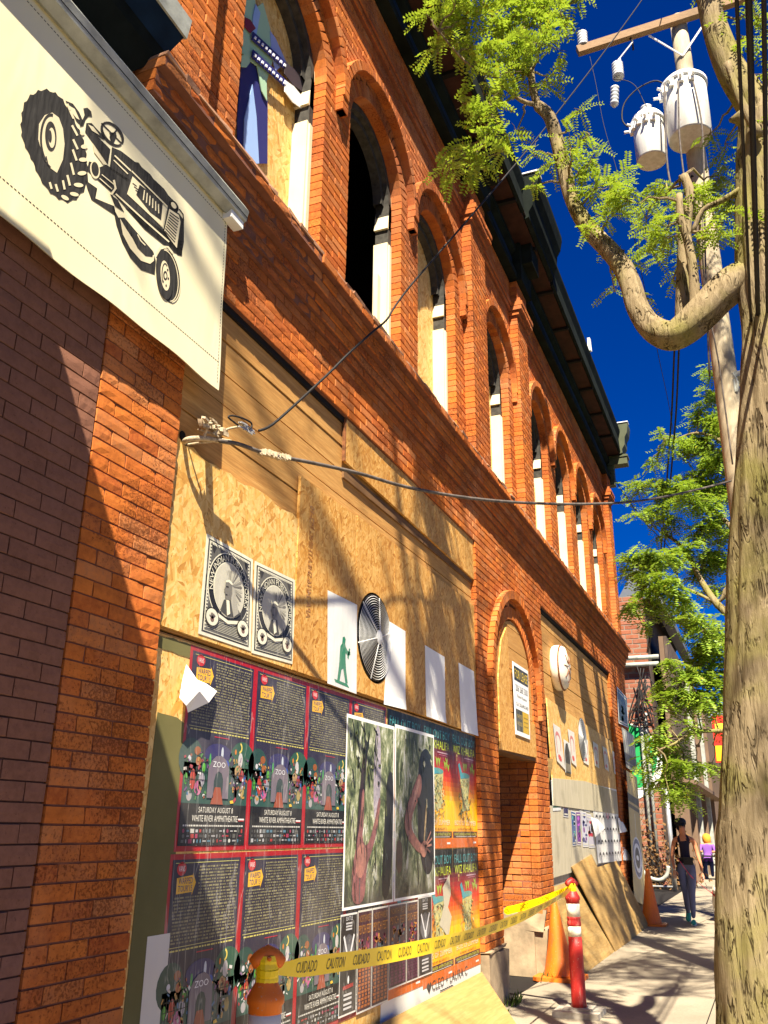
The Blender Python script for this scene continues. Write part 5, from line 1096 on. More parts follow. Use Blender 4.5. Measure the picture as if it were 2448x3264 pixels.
b2 = PR(2078, 510, 9.75); t2 = PR(2052, 392, 9.75); c2_ = Vector((b2.x, b2.y, b2.z-.02)); tk = transformer(c2_, .195, t2.z-b2.z)
insulator(c2_+Vector((0, 0, t2.z-b2.z+.06)), Vector((0, 0, 1)), .075, .22, 'top_bushing')
mb = MB(); mb.box(c1.x-.05, c1.x+.12, c2_.y-.3, c1.y+.1, b2.z+.42, b2.z+.5); mb.box(c1.x, PBX, PBY-.05, PBY+.05, b1.z+.3, b1.z+.38); mb.box(c1.x, PBX, PBY-.05, PBY+.05, b1.z+.9, b1.z+.98); mb.build('mounting_bracket', M['white_metal'], pole)
mb = MB()
for pts, rr, Rr in (([(2118, 265), (2125, 500), (2140, 600), (2155, 680), (2160, 780)], .014, 9.42), ([(2162, 260), (2165, 420), (2180, 560), (2195, 640), (2215, 700)], .012, 9.35), ([(2210, 260), (2235, 380), (2243, 500), (2245, 620), (2250, 900), (2262, 1200)], .012, 9.42), ([(2240, 600), (2244, 900), (2290, 1150), (2335, 1480)], .010, 9.75)):
    mb.tube(smoothp([PR(x, y, Rr) for x, y in pts]), rr, 6)
mb.build('lead_wire', M['cable_grey'], pole, smooth=True)
mb = MB()
mb.tube(smoothp([PR(x, y, 9.6) for x, y in ((2118, 268), (2085, 258), (2030, 285), (1990, 330), (1983, 380), (2000, 405))]), .010, 6); mb.tube(smoothp([PR(x, y, 9.6) for x, y in ((1955, 253), (2000, 258), (2030, 280), (2055, 330), (2066, 345))]), .005, 5); mb.tube(smoothp([PR(x, y, 9.6) for x, y in ((1880, 180), (1900, 270), (1925, 400), (1960, 520), (1990, 640))]), .004, 5)
mb.build('jumper_wire', M['cable_black'], pole, smooth=True)
mb = MB(); mb.tube(smoothp([PR(x, y, 9.9) for x, y in ((2335, 1190), (2350, 1220), (2345, 1250), (2338, 1210))]), .02, 6); mb.box(PBX-.1, PBX+.1, PBY-.34, PBY-.1, PR(2345, 1200, 10).z-.05, PR(2345, 1200, 10).z+.02); mb.build('splice_case', M['rail_metal'], pole)
# cables
def wire(name, pts, r, mat, label, n=6, group=None):
    m = MB(); m.tube(pts, r, n); return m.build(name, mat, label=label, cat='cable', smooth=True, group=group)
for k, (yy, dz, r) in enumerate(((-.228, 0, .008), (-.268, .01, .014), (-.316, .0, .010))):
    pts = [(x*.5, yy, 4.2+dz+.0011*(x*.5-2.5)**2) for x in range(-50, 21)]+[(PBX+.3*(k-1), PBY-.19, 4.2+dz+.0011*7.5**2)]
    wire('street_cable', pts, r, M['cable_black'], ['thin black cable bundle overhead, the one closest to the building', 'thick black cable bundle overhead in the middle of three', 'black cable bundle overhead, the outermost of three'][k])
far_h = Vector((27.6, 2.35, 6.2))
for k, (p0, p1) in enumerate((((2185, 470), (2085, 2050)), ((2196, 480), (2072, 2010)))):
    s_ = pxpath([(2205+k*6, 560), (2180+k*10, 800), (2152+k*14, 1080), (2142+k*14, 1300), (2128+k*12, 1500), (2112+k*10, 1700), (2090+k*8, 1900), (2062+k*4, 2080)], 9.9, 26.5)
    wire('drop_cable', smoothp(s_), .016, M['cable_black'], 'black drop cable falling from the pole towards the far brick wall', group='twin drop cables')
wire('thin_wire', smoothp(pxpath([(2010, 700), (2100, 1140), (2130, 1280), (2150, 1400)], 11, 18)), .006, M['cable_black'], 'very thin dark wire crossing the open sky')
wire('roof_wire', smoothp(pxpath([(1945, 1505), (2000, 1590), (2060, 1670), (2125, 1735), (2160, 1790)], 18.6, 22)), .012, M['cable_black'], 'dark wire slanting from the cornice corner into the trees')
# ------------------------------------------------------------------ trees
def frond(mb, base, dirv, up_, L, nl, lw, rnd):
    """one pinnate leaf: a stalk with opposite leaflets"""
    d = dirv.normalized(); s = d.cross(up_); s = s.normalized() if s.length > 1e-3 else Vector((1, 0, 0)); nn = s.cross(d).normalized()
    for k in range(nl):
        f = (k+.8)/nl; p = base+d*(L*f)-nn*(.25*L*f*f)
        ll = lw*(1-.35*abs(f-.45))*rnd.uniform(.85, 1.1)
        for sg in (-1, 1):
            o = (s*sg*.93+d*.35+nn*rnd.uniform(-.35, .25)).normalized(); w = d*(ll*.24)+nn*(ll*.06*sg)
            mb.add([p, p+o*ll*.5-w, p+o*ll, p+o*ll*.5+w], [(0, 1, 2, 3)])
def twig(mb, a, b, r0, r1, rnd, n=5, m=0):
    j = (b-a).length*.08; pts = [a.lerp(b, k/n)+Vector((rnd.uniform(-j, j), rnd.uniform(-j, j), rnd.uniform(-j, j)+.5*j*sin(pi*k/n)))*(0 < k < n) for k in range(n+1)]
    mb.tube(pts, [r0+(r1-r0)*k/n for k in range(n+1)], 5, m=m); return pts
def foliage(leafmb, twigmb, blobs, skel, rnd, L=(.14, .22), nl=8, lw=.045, dens=1.0, twig_r=.008, keep=None):
    for c, r in blobs:
        near = min(skel, key=lambda q: (q-c).length)
        pts = twig(twigmb, near, c, twig_r*1.4, twig_r*.5, rnd)
        n = max(4, int(dens*46*(r/.25)**2*.8))
        for k in range(max(3, int(3+r*8))):
            e = c+Vector((rnd.gauss(0, 1), rnd.gauss(0, 1), rnd.gauss(0, 1))).normalized()*r*rnd.uniform(.5, 1.05); twig(twigmb, c, e, twig_r*.5, twig_r*.2, rnd, 3)
            for q in range(max(2, n//max(3, int(3+r*8)))):
                f = rnd.uniform(.15, 1.05); b = c.lerp(e, f)+Vector((rnd.gauss(0, .12), rnd.gauss(0, .12), rnd.gauss(0, .12)))*r
                if keep and not keep(b): continue
                a = rnd.uniform(0, 2*pi); d = Vector((cos(a), sin(a), rnd.uniform(-.9, .35)))
                frond(leafmb, b, d, Vector((rnd.uniform(-.4, .4), rnd.uniform(-.4, .4), 1)), rnd.uniform(*L), nl, lw, rnd)
rt_ = random.Random(11)
t1 = thing('locust_tree', (5.0, .05, 0), 'tall locust tree with ridged mossy trunk and one long looping limb', 'tree')
tr = [(2420, 3900, .24), (2446, 3264, .216), (2432, 3000, .213), (2428, 2700, .211), (2434, 2600, .208), (2440, 2240, .203), (2450, 1900, .20), (2456, 1700, .198), (2463, 1551, .195), (2466, 1393, .19), (2470, 1200, .185), (2470, 1050, .18), (2454, 900, .178), (2440, 750, .165), (2436, 600, .155), (2440, 450, .15), (2436, 380, .14)]
path = [PR(x, y, 5.0) for x, y, r in tr]; path[0].z = -.05
base0 = Vector((path[1].x, path[1].y+.03, -.08)); path = [base0, base0+Vector((0, -.01, .18))]+path[1:]; rads = [.32, .25]+[r for _, _, r in tr][1:]
path_s = smoothp(path, 12); rads_s = []
for i in range(len(rads)-1): rads_s += [rads[i]+(rads[i+1]-rads[i])*q/12 for q in range(12)]
rads_s.append(rads[-1])
mb = MB(); mb.tube(path_s, rads_s, 64, wob=.07, ridge=.016); mb.build('trunk', M['bark'], t1, smooth=True)
limb_px = [(2440, 850, .13, 5.0), (2390, 885, .115, 5.0), (2340, 905, .108, 4.98), (2290, 945, .10, 4.95), (2240, 995, .096, 4.93), (2190, 1042, .09, 4.92), (2146, 1068, .083, 4.92), (2102, 1060, .074, 4.94), (2060, 1028, .068, 4.98), (2030, 975, .064, 5.0), (2012, 915, .062, 5.03), (1985, 852, .06, 5.06), (1945, 800, .058, 5.1), (1894, 750, .055, 5.12), (1850, 690, .052, 5.14), (1815, 615, .048, 5.16), (1795, 530, .046, 5.18), (1772, 440, .044, 5.2), (1748, 370, .042, 5.2), (1712, 335, .036, 5.2)]
lp = [PR(x, y, R) for x, y, r, R in limb_px]; lps = smoothp(lp, 8); lr = []
for i in range(len(limb_px)-1): lr += [limb_px[i][2]+(limb_px[i+1][2]-limb_px[i][2])*q/8 for q in range(8)]
lr.append(limb_px[-1][2])
mb = MB(); mb.tube(lps, lr, 26, wob=.14, ridge=.009); mb.build('limb', M['bark'], t1, smooth=True)
def branch(pxs, R, r0, r1, name='branch', R1=None):
    pts = smoothp([PR(x, y, R+(R1-R)*i/(len(pxs)-1) if R1 else R) for i, (x, y) in enumerate(pxs)], 3); m = MB(); n = len(pts)
    m.tube(pts, [r0+(r1-r0)*k/(n-1) for k in range(n)], 9, wob=.08); m.build(name, M['bark'], t1, smooth=True); return pts
sk1 = list(lps)
sk1 += branch([(1712, 335), (1695, 260), (1690, 180), (1672, 90), (1680, -30), (1700, -160)], 5.2, .03, .015)
sk1 += branch([(1712, 335), (1660, 320), (1600, 270), (1570, 240), (1500, 210), (1440, 150), (1400, 100)], 5.2, .018, .006, R1=4.95)
sk1 += branch([(1690, 180), (1640, 120), (1560, 40), (1500, -60)], 5.2, .014, .006)
sk1 += branch([(1600, 270), (1570, 370), (1540, 450), (1500, 520)], 5.15, .010, .004)
sk1 += branch([(2212, 1020), (2215, 950), (2208, 850), (2190, 760), (2170, 700), (2165, 620)], 4.93, .034, .02)
sk1 += branch([(2176, 1050), (2178, 900), (2182, 780), (2188, 690), (2200, 620), (2180, 560)], 5.1, .05, .028)
sk1 += branch([(2208, 740), (2240, 670), (2300, 640), (2350, 610), (2420, 560)], 4.95, .014, .022)
sk1 += branch([(2440, 420), (2400, 330), (2335, 230), (2290, 120), (2262, 20), (2240, -100), (2200, -300)], 5.0, .115, .06)
sk1 += branch([(2430, 400), (2500, 250), (2560, 60), (2600, -200)], 5.0, .11, .07)
sk1 += branch([(2420, 430), (2370, 340), (2345, 280), (2320, 200)], 4.8, .03, .02)
mb = MB(); k0 = PR(2352, 372, 4.95); mb.tube([PR(2400, 400, 4.98), k0, PR(2325, 385, 4.94)], [.06, .045, .012], 10, wob=.2); mb.build('branch_stub', M['bark'], t1, smooth=True)
def bl(L, R, jit=.25): return [(PR(x, y, R+rt_.uniform(-jit, jit)), r/FPX*R*1.35) for x, y, r in L]
A = [(1360, 50, 50), (1420, 110, 70), (1400, 170, 45), (1480, 60, 80), (1500, 150, 60), (1560, 60, 90), (1560, 160, 80), (1640, 50, 90), (1640, 150, 90), (1720, 40, 80), (1730, 140, 80), (1790, 60, 60), (1590, 240, 70), (1670, 240, 70), (1540, 300, 40), (1560, 330, 55), (1740, 240, 50), (1500, 460, 55), (1470, 510, 65), (1520, 530, 60), (1540, 420, 50), (1440, 470, 40), (1480, 330, 40), (1590, 420, 45), (1420, 520, 35), (1600, 480, 30), (1450, 20, 60), (1620, -40, 90), (1500, -40, 80), (1740, -40, 90), (1830, 10, 60), (1850, -50, 60)]
Bb = [(1650, 420, 35), (1700, 480, 35), (1760, 520, 30), (1820, 470, 40), (1880, 520, 60), (1900, 600, 55), (1960, 580, 70), (2000, 640, 70), (1940, 680, 55), (1880, 430, 30), (1850, 350, 25), (2060, 700, 60), (2100, 620, 60), (2130, 720, 65), (2180, 640, 60), (2230, 600, 65), (2290, 560, 60), (2330, 640, 50), (2080, 780, 50), (2170, 800, 55), (2250, 760, 55), (2300, 720, 50), (2280, 640, 55), (1870, 720, 30), (1930, 770, 25), (2010, 830, 22), (2040, 960, 18), (1700, 590, 25), (1960, 930, 18), (2150, 900, 30), (2260, 430, 30), (2310, 460, 25)]
C = [(2380, 120, 50), (2430, 240, 45), (2420, 60, 60), (2300, 100, 20), (2340, 160, 22), (2440, 420, 40), (2400, 700, 25), (2420, 500, 25), (2250, -60, 80), (2350, -80, 100)]
leaf = MB(); tw = MB()
foliage(leaf, tw, bl(A, 5.05, .2), sk1, rt_, (.12, .19), 8, .044, 1.35, keep=lambda p: p.y < 1.95)
foliage(leaf, tw, bl(Bb, 5.2, .35), sk1, rt_, (.10, .17), 9, .032, 2.0)
foliage(leaf, tw, bl(C, 5.05, .2), sk1, rt_, (.12, .18), 8, .035, 1.0)
# crown above and behind the frame: it shades the street
up_b = []
for k in range(60): up_b.append((Vector((rt_.uniform(3.8, 8.5), rt_.uniform(-3.6, -.9), rt_.uniform(8.0, 12.0))), rt_.uniform(.3, .55)))
up_b = [(c, r) for c, r in up_b if c.z-1.04*(2.4-c.y)/.33 < .3 and (lambda q: q is None or q[1] < -160 or q[0] > 2560)(proj(c))]
foliage(leaf, tw, up_b, [PR(2200, -300, 5.0), PR(2600, -200, 5.0), PR(1700, -160, 5.2)], rt_, (.2, .28), 7, .06, .26)
leaf.build('crown', M['leaf'], t1, kind='stuff'); tw.build('twigs', M['bark'], t1, kind='stuff')
# moss tufts along the limb
ms = MB()
for k in range(420):
    i = rt_.randrange(12, len(lps)-1); p = lps[i].lerp(lps[i-1], rt_.random()); a = rt_.uniform(0, 2*pi); d = Vector((cos(a)*.5, sin(a)*.5, rt_.uniform(.1, 1))).normalized(); q_ = p+d*lr[i]*1.0
    for s_ in range(2): v = Vector((rt_.uniform(-1, 1), rt_.uniform(-1, 1), rt_.uniform(-.3, 1))).normalized()*rt_.uniform(.01, .025); w = v.orthogonal().normalized()*.008; ms.add([q_-w, q_+v, q_+w], [(0, 1, 2)])
ms.build('moss', M['moss'], t1, kind='stuff')
# second tree further along
t2_ = thing('street_tree', (15.2, -.75, 0), 'leafy street tree further along the pavement with drooping bright branches', 'tree')
b0 = Vector((15.2, -.75, -.05)); tp = [b0, b0+Vector((.05, .05, 1.5)), b0+Vector((0, .1, 3.2)), b0+Vector((.1, .2, 5)), b0+Vector((.1, .1, 7)), b0+Vector((.2, .3, 9))]
mb = MB(); tps = smoothp(tp, 4); mb.tube(tps, [.2-.13*k/(len(tps)-1) for k in range(len(tps))], 14, wob=.1); mb.build('trunk', M['bark'], t2_, smooth=True)
sk2 = list(tps)
def br2(pxs, R0_, R1_, r0, r1):
    pts = smoothp([PR(x, y, R0_+(R1_-R0_)*i/(len(pxs)-1)) for i, (x, y) in enumerate(pxs)], 3); m = MB(); n = len(pts); m.tube(pts, [r0+(r1-r0)*k/(n-1) for k in range(n)], 7, wob=.1); m.build('branch', M['bark'], t2_, smooth=True); sk2.extend(pts)
br2([(2360, 1990), (2290, 1930), (2240, 1860), (2200, 1780), (2160, 1730), (2110, 1700)], 15.1, 15.8, .075, .02)
br2([(2350, 1950), (2320, 1870), (2290, 1920), (2200, 1880), (2170, 1870)], 15.1, 15.4, .05, .015)
br2([(2350, 1700), (2290, 1640), (2230, 1600), (2150, 1560), (2050, 1550)], 15.2, 15.8, .05, .012)
br2([(2350, 1450), (2290, 1400), (2220, 1380), (2150, 1400), (2110, 1395)], 15.2, 15.8, .04, .01)
br2([(2350, 2330), (2260, 2330), (2200, 2340), (2150, 2370), (2100, 2390)], 14.6, 14.0, .035, .012)
br2([(2350, 2110), (2280, 2030), (2200, 2000), (2140, 1970), (2070, 1900)], 14.9, 15.4, .05, .012)
T2 = [(2230, 1310, 45), (2275, 1260, 40), (2280, 1350, 55), (2240, 1400, 55), (2180, 1420, 45), (2120, 1400, 32), (2290, 1450, 60), (2240, 1500, 60), (2170, 1540, 50), (2100, 1540, 45), (2040, 1560, 38), (2280, 1560, 60), (2210, 1600, 55), (2090, 1630, 38), (2020, 1640, 25), (2150, 1660, 30), (2280, 1660, 50), (2230, 1700, 45), (2190, 1750, 40), (2260, 1770, 55), (2310, 1800, 40), (2130, 1690, 25), (2230, 1840, 40), (2290, 1880, 40), (2330, 1550, 50), (2330, 1350, 40), (2320, 1700, 45), (2080, 1470, 25), (2270, 1180, 30)]
T3 = [(2010, 1760, 35), (2060, 1770, 45), (2110, 1770, 45), (2150, 1790, 40), (2020, 1830, 35), (2070, 1850, 50), (2120, 1860, 50), (2030, 1920, 35), (2080, 1930, 35), (2150, 1900, 40), (2180, 1960, 40), (2060, 1985, 18), (2230, 1990, 45), (2290, 2010, 45), (2230, 2070, 60), (2290, 2090, 55), (2200, 2130, 50), (2260, 2150, 60), (2310, 2180, 45), (2130, 2110, 28), (2160, 2190, 45), (2220, 2220, 50), (2280, 2240, 40), (2110, 2180, 26), (2120, 2240, 30), (2120, 2300, 20), (2080, 2350, 30), (2110, 2370, 32), (2160, 2370, 35), (2070, 2400, 24), (2130, 2430, 40), (2180, 2430, 35), (2120, 2490, 35), (2170, 2490, 38), (2220, 2420, 26), (2150, 2540, 30), (2190, 2540, 22), (2040, 2450, 18), (2270, 2430, 26), (2280, 2330, 20), (2210, 2310, 24)]
lf2 = MB(); tw2 = MB()
foliage(lf2, tw2, bl(T2, 15.5, .5), sk2, rt_, (.20, .32), 7, .075, 1.15, .010)
foliage(lf2, tw2, bl(T3, 14.6, .5), sk2, rt_, (.20, .32), 7, .085, 1.0, .010)
sh2 = [(Vector((rt_.uniform(12.5, 23), rt_.uniform(-4.5, -1.1), rt_.uniform(5.5, 11))), rt_.uniform(.4, .7)) for k in range(46)]
foliage(lf2, tw2, sh2, sk2, rt_, (.3, .45), 6, .12, .12, .014)
lf2.build('crown', M['leaf_far'], t2_, kind='stuff'); tw2.build('twigs', M['bark'], t2_, kind='stuff')
# tree behind the camera: casts the dappled shade on the front
t0 = thing('street_tree', (-2.6, -.9, 0), 'street tree standing behind the viewer that dapples the brick front', 'tree')
mb = MB(); q0 = [Vector((-2.6, -.9, -.05)), Vector((-2.5, -.85, 2)), Vector((-2.3, -.8, 4.5)), Vector((-1.4, -.6, 7)), Vector((-.2, -.4, 8.8)), Vector((1.2, -.1, 10.2)), Vector((2.4, .1, 11.2))]
q0s = smoothp(q0, 4); mb.tube(q0s, [.22-.19*k/(len(q0s)-1) for k in range(len(q0s))], 12, wob=.1); mb.build('trunk', M['bark'], t0, smooth=True)
sk0 = list(q0s); lf0 = MB(); tw0 = MB()
def caster(Xs, Zs, t): return Vector((Xs-.70*t, 2.43-.33*t, Zs+1.04*t))
for pts in ([(5.9, 4.6, 8.6), (6.1, 4.0, 8.4), (6.35, 3.4, 8.2), (6.5, 2.9, 8.1), (6.8, 2.4, 8.0)], [(6.6, 4.8, 8.4), (7.4, 4.2, 8.0), (7.9, 3.4, 7.6)], [(2.1, 4.9, 9.6), (2.45, 4.3, 9.4), (2.6, 3.9, 9.3), (3.0, 3.4, 9.1)], [(2.45, 4.3, 9.4), (2.95, 4.25, 9.1), (3.3, 3.9, 9.0)]):
    p_ = smoothp([q0[-2]]+[caster(*v) for v in pts], 4); tw0.tube(p_, [.038-.026*k/(len(p_)-1) for k in range(len(p_))], 7); sk0 += p_
b0_ = []
for k in range(7):
    xs_, zs_ = rt_.choice([(rt_.uniform(5.9, 8.0), rt_.uniform(2.2, 4.2)), (rt_.uniform(6.0, 8.0), rt_.uniform(.6, 2.2)), (rt_.uniform(4.6, 8), rt_.uniform(4.2, 4.9))]); b0_.append((caster(xs_, zs_, rt_.uniform(7.2, 9.2)), rt_.uniform(.10, .2)))
for k in range(6):
    zz_ = rt_.uniform(1.2, 4.6); t_ = rt_.uniform(5.0, 7.5); b0_.append((Vector((5.0-.70*t_+rt_.uniform(-.1, .1), .0-.33*t_+rt_.uniform(-.25, .25), zz_+1.04*t_)), rt_.uniform(.12, .28)))
b0_ = [(c, r) for c, r in b0_ if c.y < 1.7 and (lambda q: q is None or q[1] < -120)(proj(c))]
foliage(lf0, tw0, b0_, sk0, rt_, (.16, .24), 6, .045, .5)
lf0.build('crown', M['leaf'], t0, kind='stuff'); tw0.build('branches', M['bark'], t0, kind='stuff')
# ------------------------------------------------------------------ channelizer posts, tape, cones
def delineator(x, y, mats, label, lean=(0, 0)):
    d = thing('channelizer_post', (x, y, 0), label, 'traffic post')
    m = MB(); m.box(x-.20, x+.20, y-.19, y+.19, 0, .045, j=.006); m.box(x-.13, x+.13, y-.12, y+.12, .045, .065, j=.005); m.build('base', M['rubber'], d)
    ax = Vector((lean[0], lean[1], 1)).normalized(); o = Vector((x, y, 0))
    m = MB(); m.lathe([(.066, .06), (.062, .1), (.060, .5), (.056, .60)], o, 22, ax); m.build('tube', mats[0], d, smooth=True)
    m = MB(); m.lathe([(.0565, .60), (.056, .68)], o, 22, ax); m.build('reflective_band', M['plastic_white'], d, smooth=True)
    m = MB(); m.lathe([(.056, .68), (.060, .69), (.060, .71), (.056, .72), (.056, .735), (.060, .745), (.056, .755)], o, 22, ax); m.build('rib', mats[0], d, smooth=True)
    m = MB(); m.lathe([(.0565, .755), (.056, .862)], o, 22, ax); m.build('reflective_band', M['plastic_white'], d, smooth=True)
    m = MB(); m.lathe([(.057, .860), (.057, .882), (.064, .892), (.064, .908), (.056, .922), (.036, .958), (.030, .975), (.028, 1.01)], o, 22, ax); m.build('shoulder', mats[0], d, smooth=True)
    t = o+ax*1.03; side = Vector((.62, -.78, 0)); m = MB()
    pts = [t+side*(-.055+.11*k/6)+Vector((0, 0, .010-.030*abs(k-3)/3)) for k in range(7)]
    m.tube(pts, [.018, .026, .029, .030, .029, .026, .018], 10); m.tube([t-Vector((.04, .03, 0)), t+Vector((.04, .03, 0))], .008, 6); m.build('grab_handle', mats[0], d, smooth=True)
    return t
pn = PR(846, 3200, 3.42); pfar = G(1848, 3236)
hn = delineator(pn.x, pn.y, [M['plastic_orange']], 'orange channelizer post with white bands tied with yellow tape')
hf = delineator(pfar.x, pfar.y, [M['plastic_red']], 'scuffed red channelizer post on a grey base beside the doorway', (-.012, .004))
s = MB(); c_, r_ = Vector((pn.x, pn.y, 0)), .0572
LET = [[(-.55, 0), (-.55, 1), (-.35, 1), (-.1, .45), (.15, 1), (.35, 1), (.35, 0), (.15, 0), (.15, .6), (-.1, .1), (-.35, .6), (-.35, 0)]]
base_a = atan2(-pn.y, -pn.x)
for off in (-.45, .55):
    pts = [(c_+Vector((cos(base_a+(u*.5+off)), sin(base_a+(u*.5+off)), 0))*(r_+.0006)+Vector((0, 0, .765+.055*v))) for u, v in LET[0]]
    s.add(pts, [(0, 1, 2, 10, 11)[::1], (2, 3, 9, 10), (3, 4, 8, 9), (4, 5, 6, 7, 8)], srgb(25, 80, 190))
s.build('lettering', M['paint'], bpy.data.objects['channelizer_post'], colour=True)
def tape(a, b, sag, name, label, w=.072, twist=(0, 0), texts=True, mid=None):
    N = 48; m = MB(); path = []
    for k in range(N+1):
        f = k/N; p = a.lerp(b, f); p.z -= 4*sag*f*(1-f); path.append(p)
    L = (b-a).length; side = []
    for k in range(N+1):
        f = k/N; t = (path[min(k+1, N)]-path[max(k-1, 0)]).normalized(); v = Vector((0, 0, 1)); v = (v-t*v.dot(t)).normalized(); h = t.cross(v)
        an = twist[0]+(twist[1]-twist[0])*f+.12*sin(f*17); side.append((v*cos(an)+h*sin(an), (h*cos(an)-v*sin(an))))
    def pt(f, g, lift=0):
        x = min(max(f*N, 0), N-1e-4); i = int(x); r = x-i; p = path[i].lerp(path[i+1], r); s1 = side[i][0].lerp(side[i+1][0], r); n1 = side[i][1].lerp(side[i+1][1], r)
        n1 = n1 if n1.dot(CAM-p) > 0 else -n1
        ww = w*(min(1, .35+min(f, 1-f)*14)); return p+s1*(g*ww/2)+n1*lift
    YEL = srgb(250, 215, 10)
    for k in range(N): m.add([pt(k/N, -1), pt((k+1)/N, -1), pt((k+1)/N, 1), pt(k/N, 1)], [(0, 1, 2, 3)], YEL)
    if texts:
        f = .035; i = 0
        rev = (path[-1]-path[0]).dot(rt) < 0
        while f < .93:
            V, F, asp = text2d(['CUIDADO', 'CAUTION'][i % 2]); ln = .17/L
            m.add([pt(f+ln*(1-x if rev else x), -.55+1.1*y, .0012) for x, y in V], F, srgb(40, 34, 12)); f += ln+.085/L; i += 1
    m.build(name, M['tape'], label=label, cat='tape', colour=True)
def wrap(o, h0, r, label):
    m = MB()
    for k in range(5):
        z0 = h0-.06+.018*k; pts = []
        m.lathe([(r+.002*(k % 2), 0), (r+.004, .012), (r+.002*(k % 3), .03)], Vector((o.x, o.y, z0)), 14, Vector((.1*sin(k*2.1), .1*cos(k*1.7), 1)), c=srgb(250, 215, 10))
    m.build('tape_wrap', M['tape'], label=label, cat='tape', colour=True)
wrap(hn, .99, .036, 'yellow tape knotted around the neck of the orange post'); wrap(hf, .975, .033, 'yellow tape knotted around the neck of the red post')
tape(Vector((hn.x+.03, hn.y, .985)), Vector((hf.x, hf.y, .975)), .10, 'caution_tape', 'yellow caution tape strung from the orange post to the red post', twist=(0, .5))
tape(Vector((hf.x, hf.y, .985)), P(1606, 2905, 2.41), .02, 'caution_tape', 'yellow caution tape from the red post to the door frame', twist=(.5, .2))
def cone(p, h, r, label, lean=(0, 0, 1), mat='plastic_orange'):
    d = thing('traffic_cone', p, label, 'traffic cone'); ax = Vector(lean).normalized()
    m = MB(); m.lathe([(r*1.0, .03), (r*.95, .05), (r*.55, h*.5), (r*.20, h*.97), (r*.17, h)], p, 24, ax); m.build('body', M[mat], d, smooth=True)
    m = MB(); a = [Vector(p)+Vector((u*r*1.42, v*r*1.42, 0)) for u, v in ((-1, -.8), (-.8, -1), (.8, -1), (1, -.8), (1, .8), (.8, 1), (-.8, 1), (-1, .8))]
    m.add([q+Vector((0, 0, zz)) for zz in (0.0, .035) for q in a], [tuple(reversed(range(8))), tuple(range(8, 16))]+[(i, (i+1) % 8, 8+(i+1) % 8, 8+i) for i in range(8)]); m.build('foot', M[mat], d)
cp = G(1788, 3126); cone(Vector((cp.x+.1, cp.y+.02, 0)), .74, .175, 'tall faded orange traffic cone behind the red post', (.0, .05, 1))
cp = G(2078, 2950); cone(Vector((cp.x, cp.y, 0)), .86, .17, 'bright orange traffic cone at the end of the leaning plywood')
# ------------------------------------------------------------------ leaning sheets
def lean(foot, top, label, th=.015, mat='plywood', name='plywood_sheet'):
    n = (foot[1]-foot[0]).cross(top[0]-foot[0]).normalized()
    if n.dot(CAM-foot[0]) < 0: n = -n
    q = [foot[0], foot[1], top[1], top[0]]; m = MB(); m.add([p for p in q]+[p-n*th for p in q], [(0, 1, 2, 3), (7, 6, 5, 4), (0, 4, 5, 1), (1, 5, 6, 2), (2, 6, 7, 3), (3, 7, 4, 0)])
    m.build(name, M[mat], label=label, cat='plywood')
V3 = Vector
lean([V3((5.0, 2.03, .002)), V3((7.72, 2.03, .002))], [V3((5.0, 2.40, .30)), V3((8.0, 2.40, .33))], 'sunlit plywood sheet leaning below the posters', .015)
gA, gB, gC, gD = G(1866, 3106), G(1957, 3034), G(2008, 2994), G(2071, 2949)
lean([V3((gA.x-.4, 2.06, .002)), V3((gB.x, 2.06, .002))], [V3((11.0, 2.425, .84)), V3((12.2, 2.425, .86))], 'shaded plywood sheet leaning beside the tall orange cone')
lean([V3((gB.x+.03, 2.05, .002)), V3((gC.x, 2.05, .002))], [V3((12.15, 2.42, 1.02)), V3((13.6, 2.42, 1.14))], 'plywood sheet leaning in the middle, its top corner stained')
lean([V3((gC.x+.03, 2.06, .002)), V3((gD.x-.1, 2.06, .002))], [V3((13.65, 2.425, .95)), V3((15.85, 2.425, 1.0))], 'bright plywood sheet leaning nearest the small orange cone')
wd = MB(); rw = random.Random(4)
for (wx, wy, nn) in ((8.02, 2.28, 50), (8.6, 2.3, 30), (10.2, 2.33, 40), (21.0, 2.9, 120)):
    for k in range(nn):
        p = V3((wx+rw.gauss(0, .10), wy+rw.gauss(0, .03), 0)); v = V3((rw.uniform(-.6, .6), rw.uniform(-.6, .4), 1)).normalized()*rw.uniform(.04, .12); w = v.orthogonal().normalized()*.008; wd.add([p-w, p+v*.6-w*1.2, p+v, p+v*.6+w*1.2, p+w], [(0, 1, 2, 3, 4)])
wd.build('weeds', M['weed'], label='low weeds growing along the foot of the wall', cat='weeds', kind='stuff')
# ------------------------------------------------------------------ people and dog
def skinned(name, verts, edges, radii, parent, mats, colfn=None, sub=2, smooth=True):
    me = bpy.data.meshes.new(name); me.from_pydata([tuple(v) for v in verts], edges, []); o = bpy.data.objects.new(name, me); col.objects.link(o)
    md = o.modifiers.new('s', 'SKIN'); md.use_smooth_shade = True
    for i, r in enumerate(radii):
        sv = me.skin_vertices[0].data[i]; sv.radius = r if hasattr(r, '__len__') else (r, r); sv.use_root = (i == 0)
    sb = o.modifiers.new('u', 'SUBSURF'); sb.levels = sub; sb.render_levels = sub
    dg = bpy.context.evaluated_depsgraph_get(); dg.update(); m2 = bpy.data.meshes.new_from_object(o.evaluated_get(dg)); bpy.data.objects.remove(o)
    m2.materials.clear()
    for m in mats: m2.materials.append(m)
    if colfn:
        at = m2.attributes.new('Col', 'FLOAT_COLOR', 'CORNER'); d = []
        for p in m2.polygons: d += [*colfn(p.center), 1.0]*p.loop_total
        at.data.foreach_set('color', d)
    m2.polygons.foreach_set('use_smooth', [True]*len(m2.polygons)); return obj(name, m2, parent)
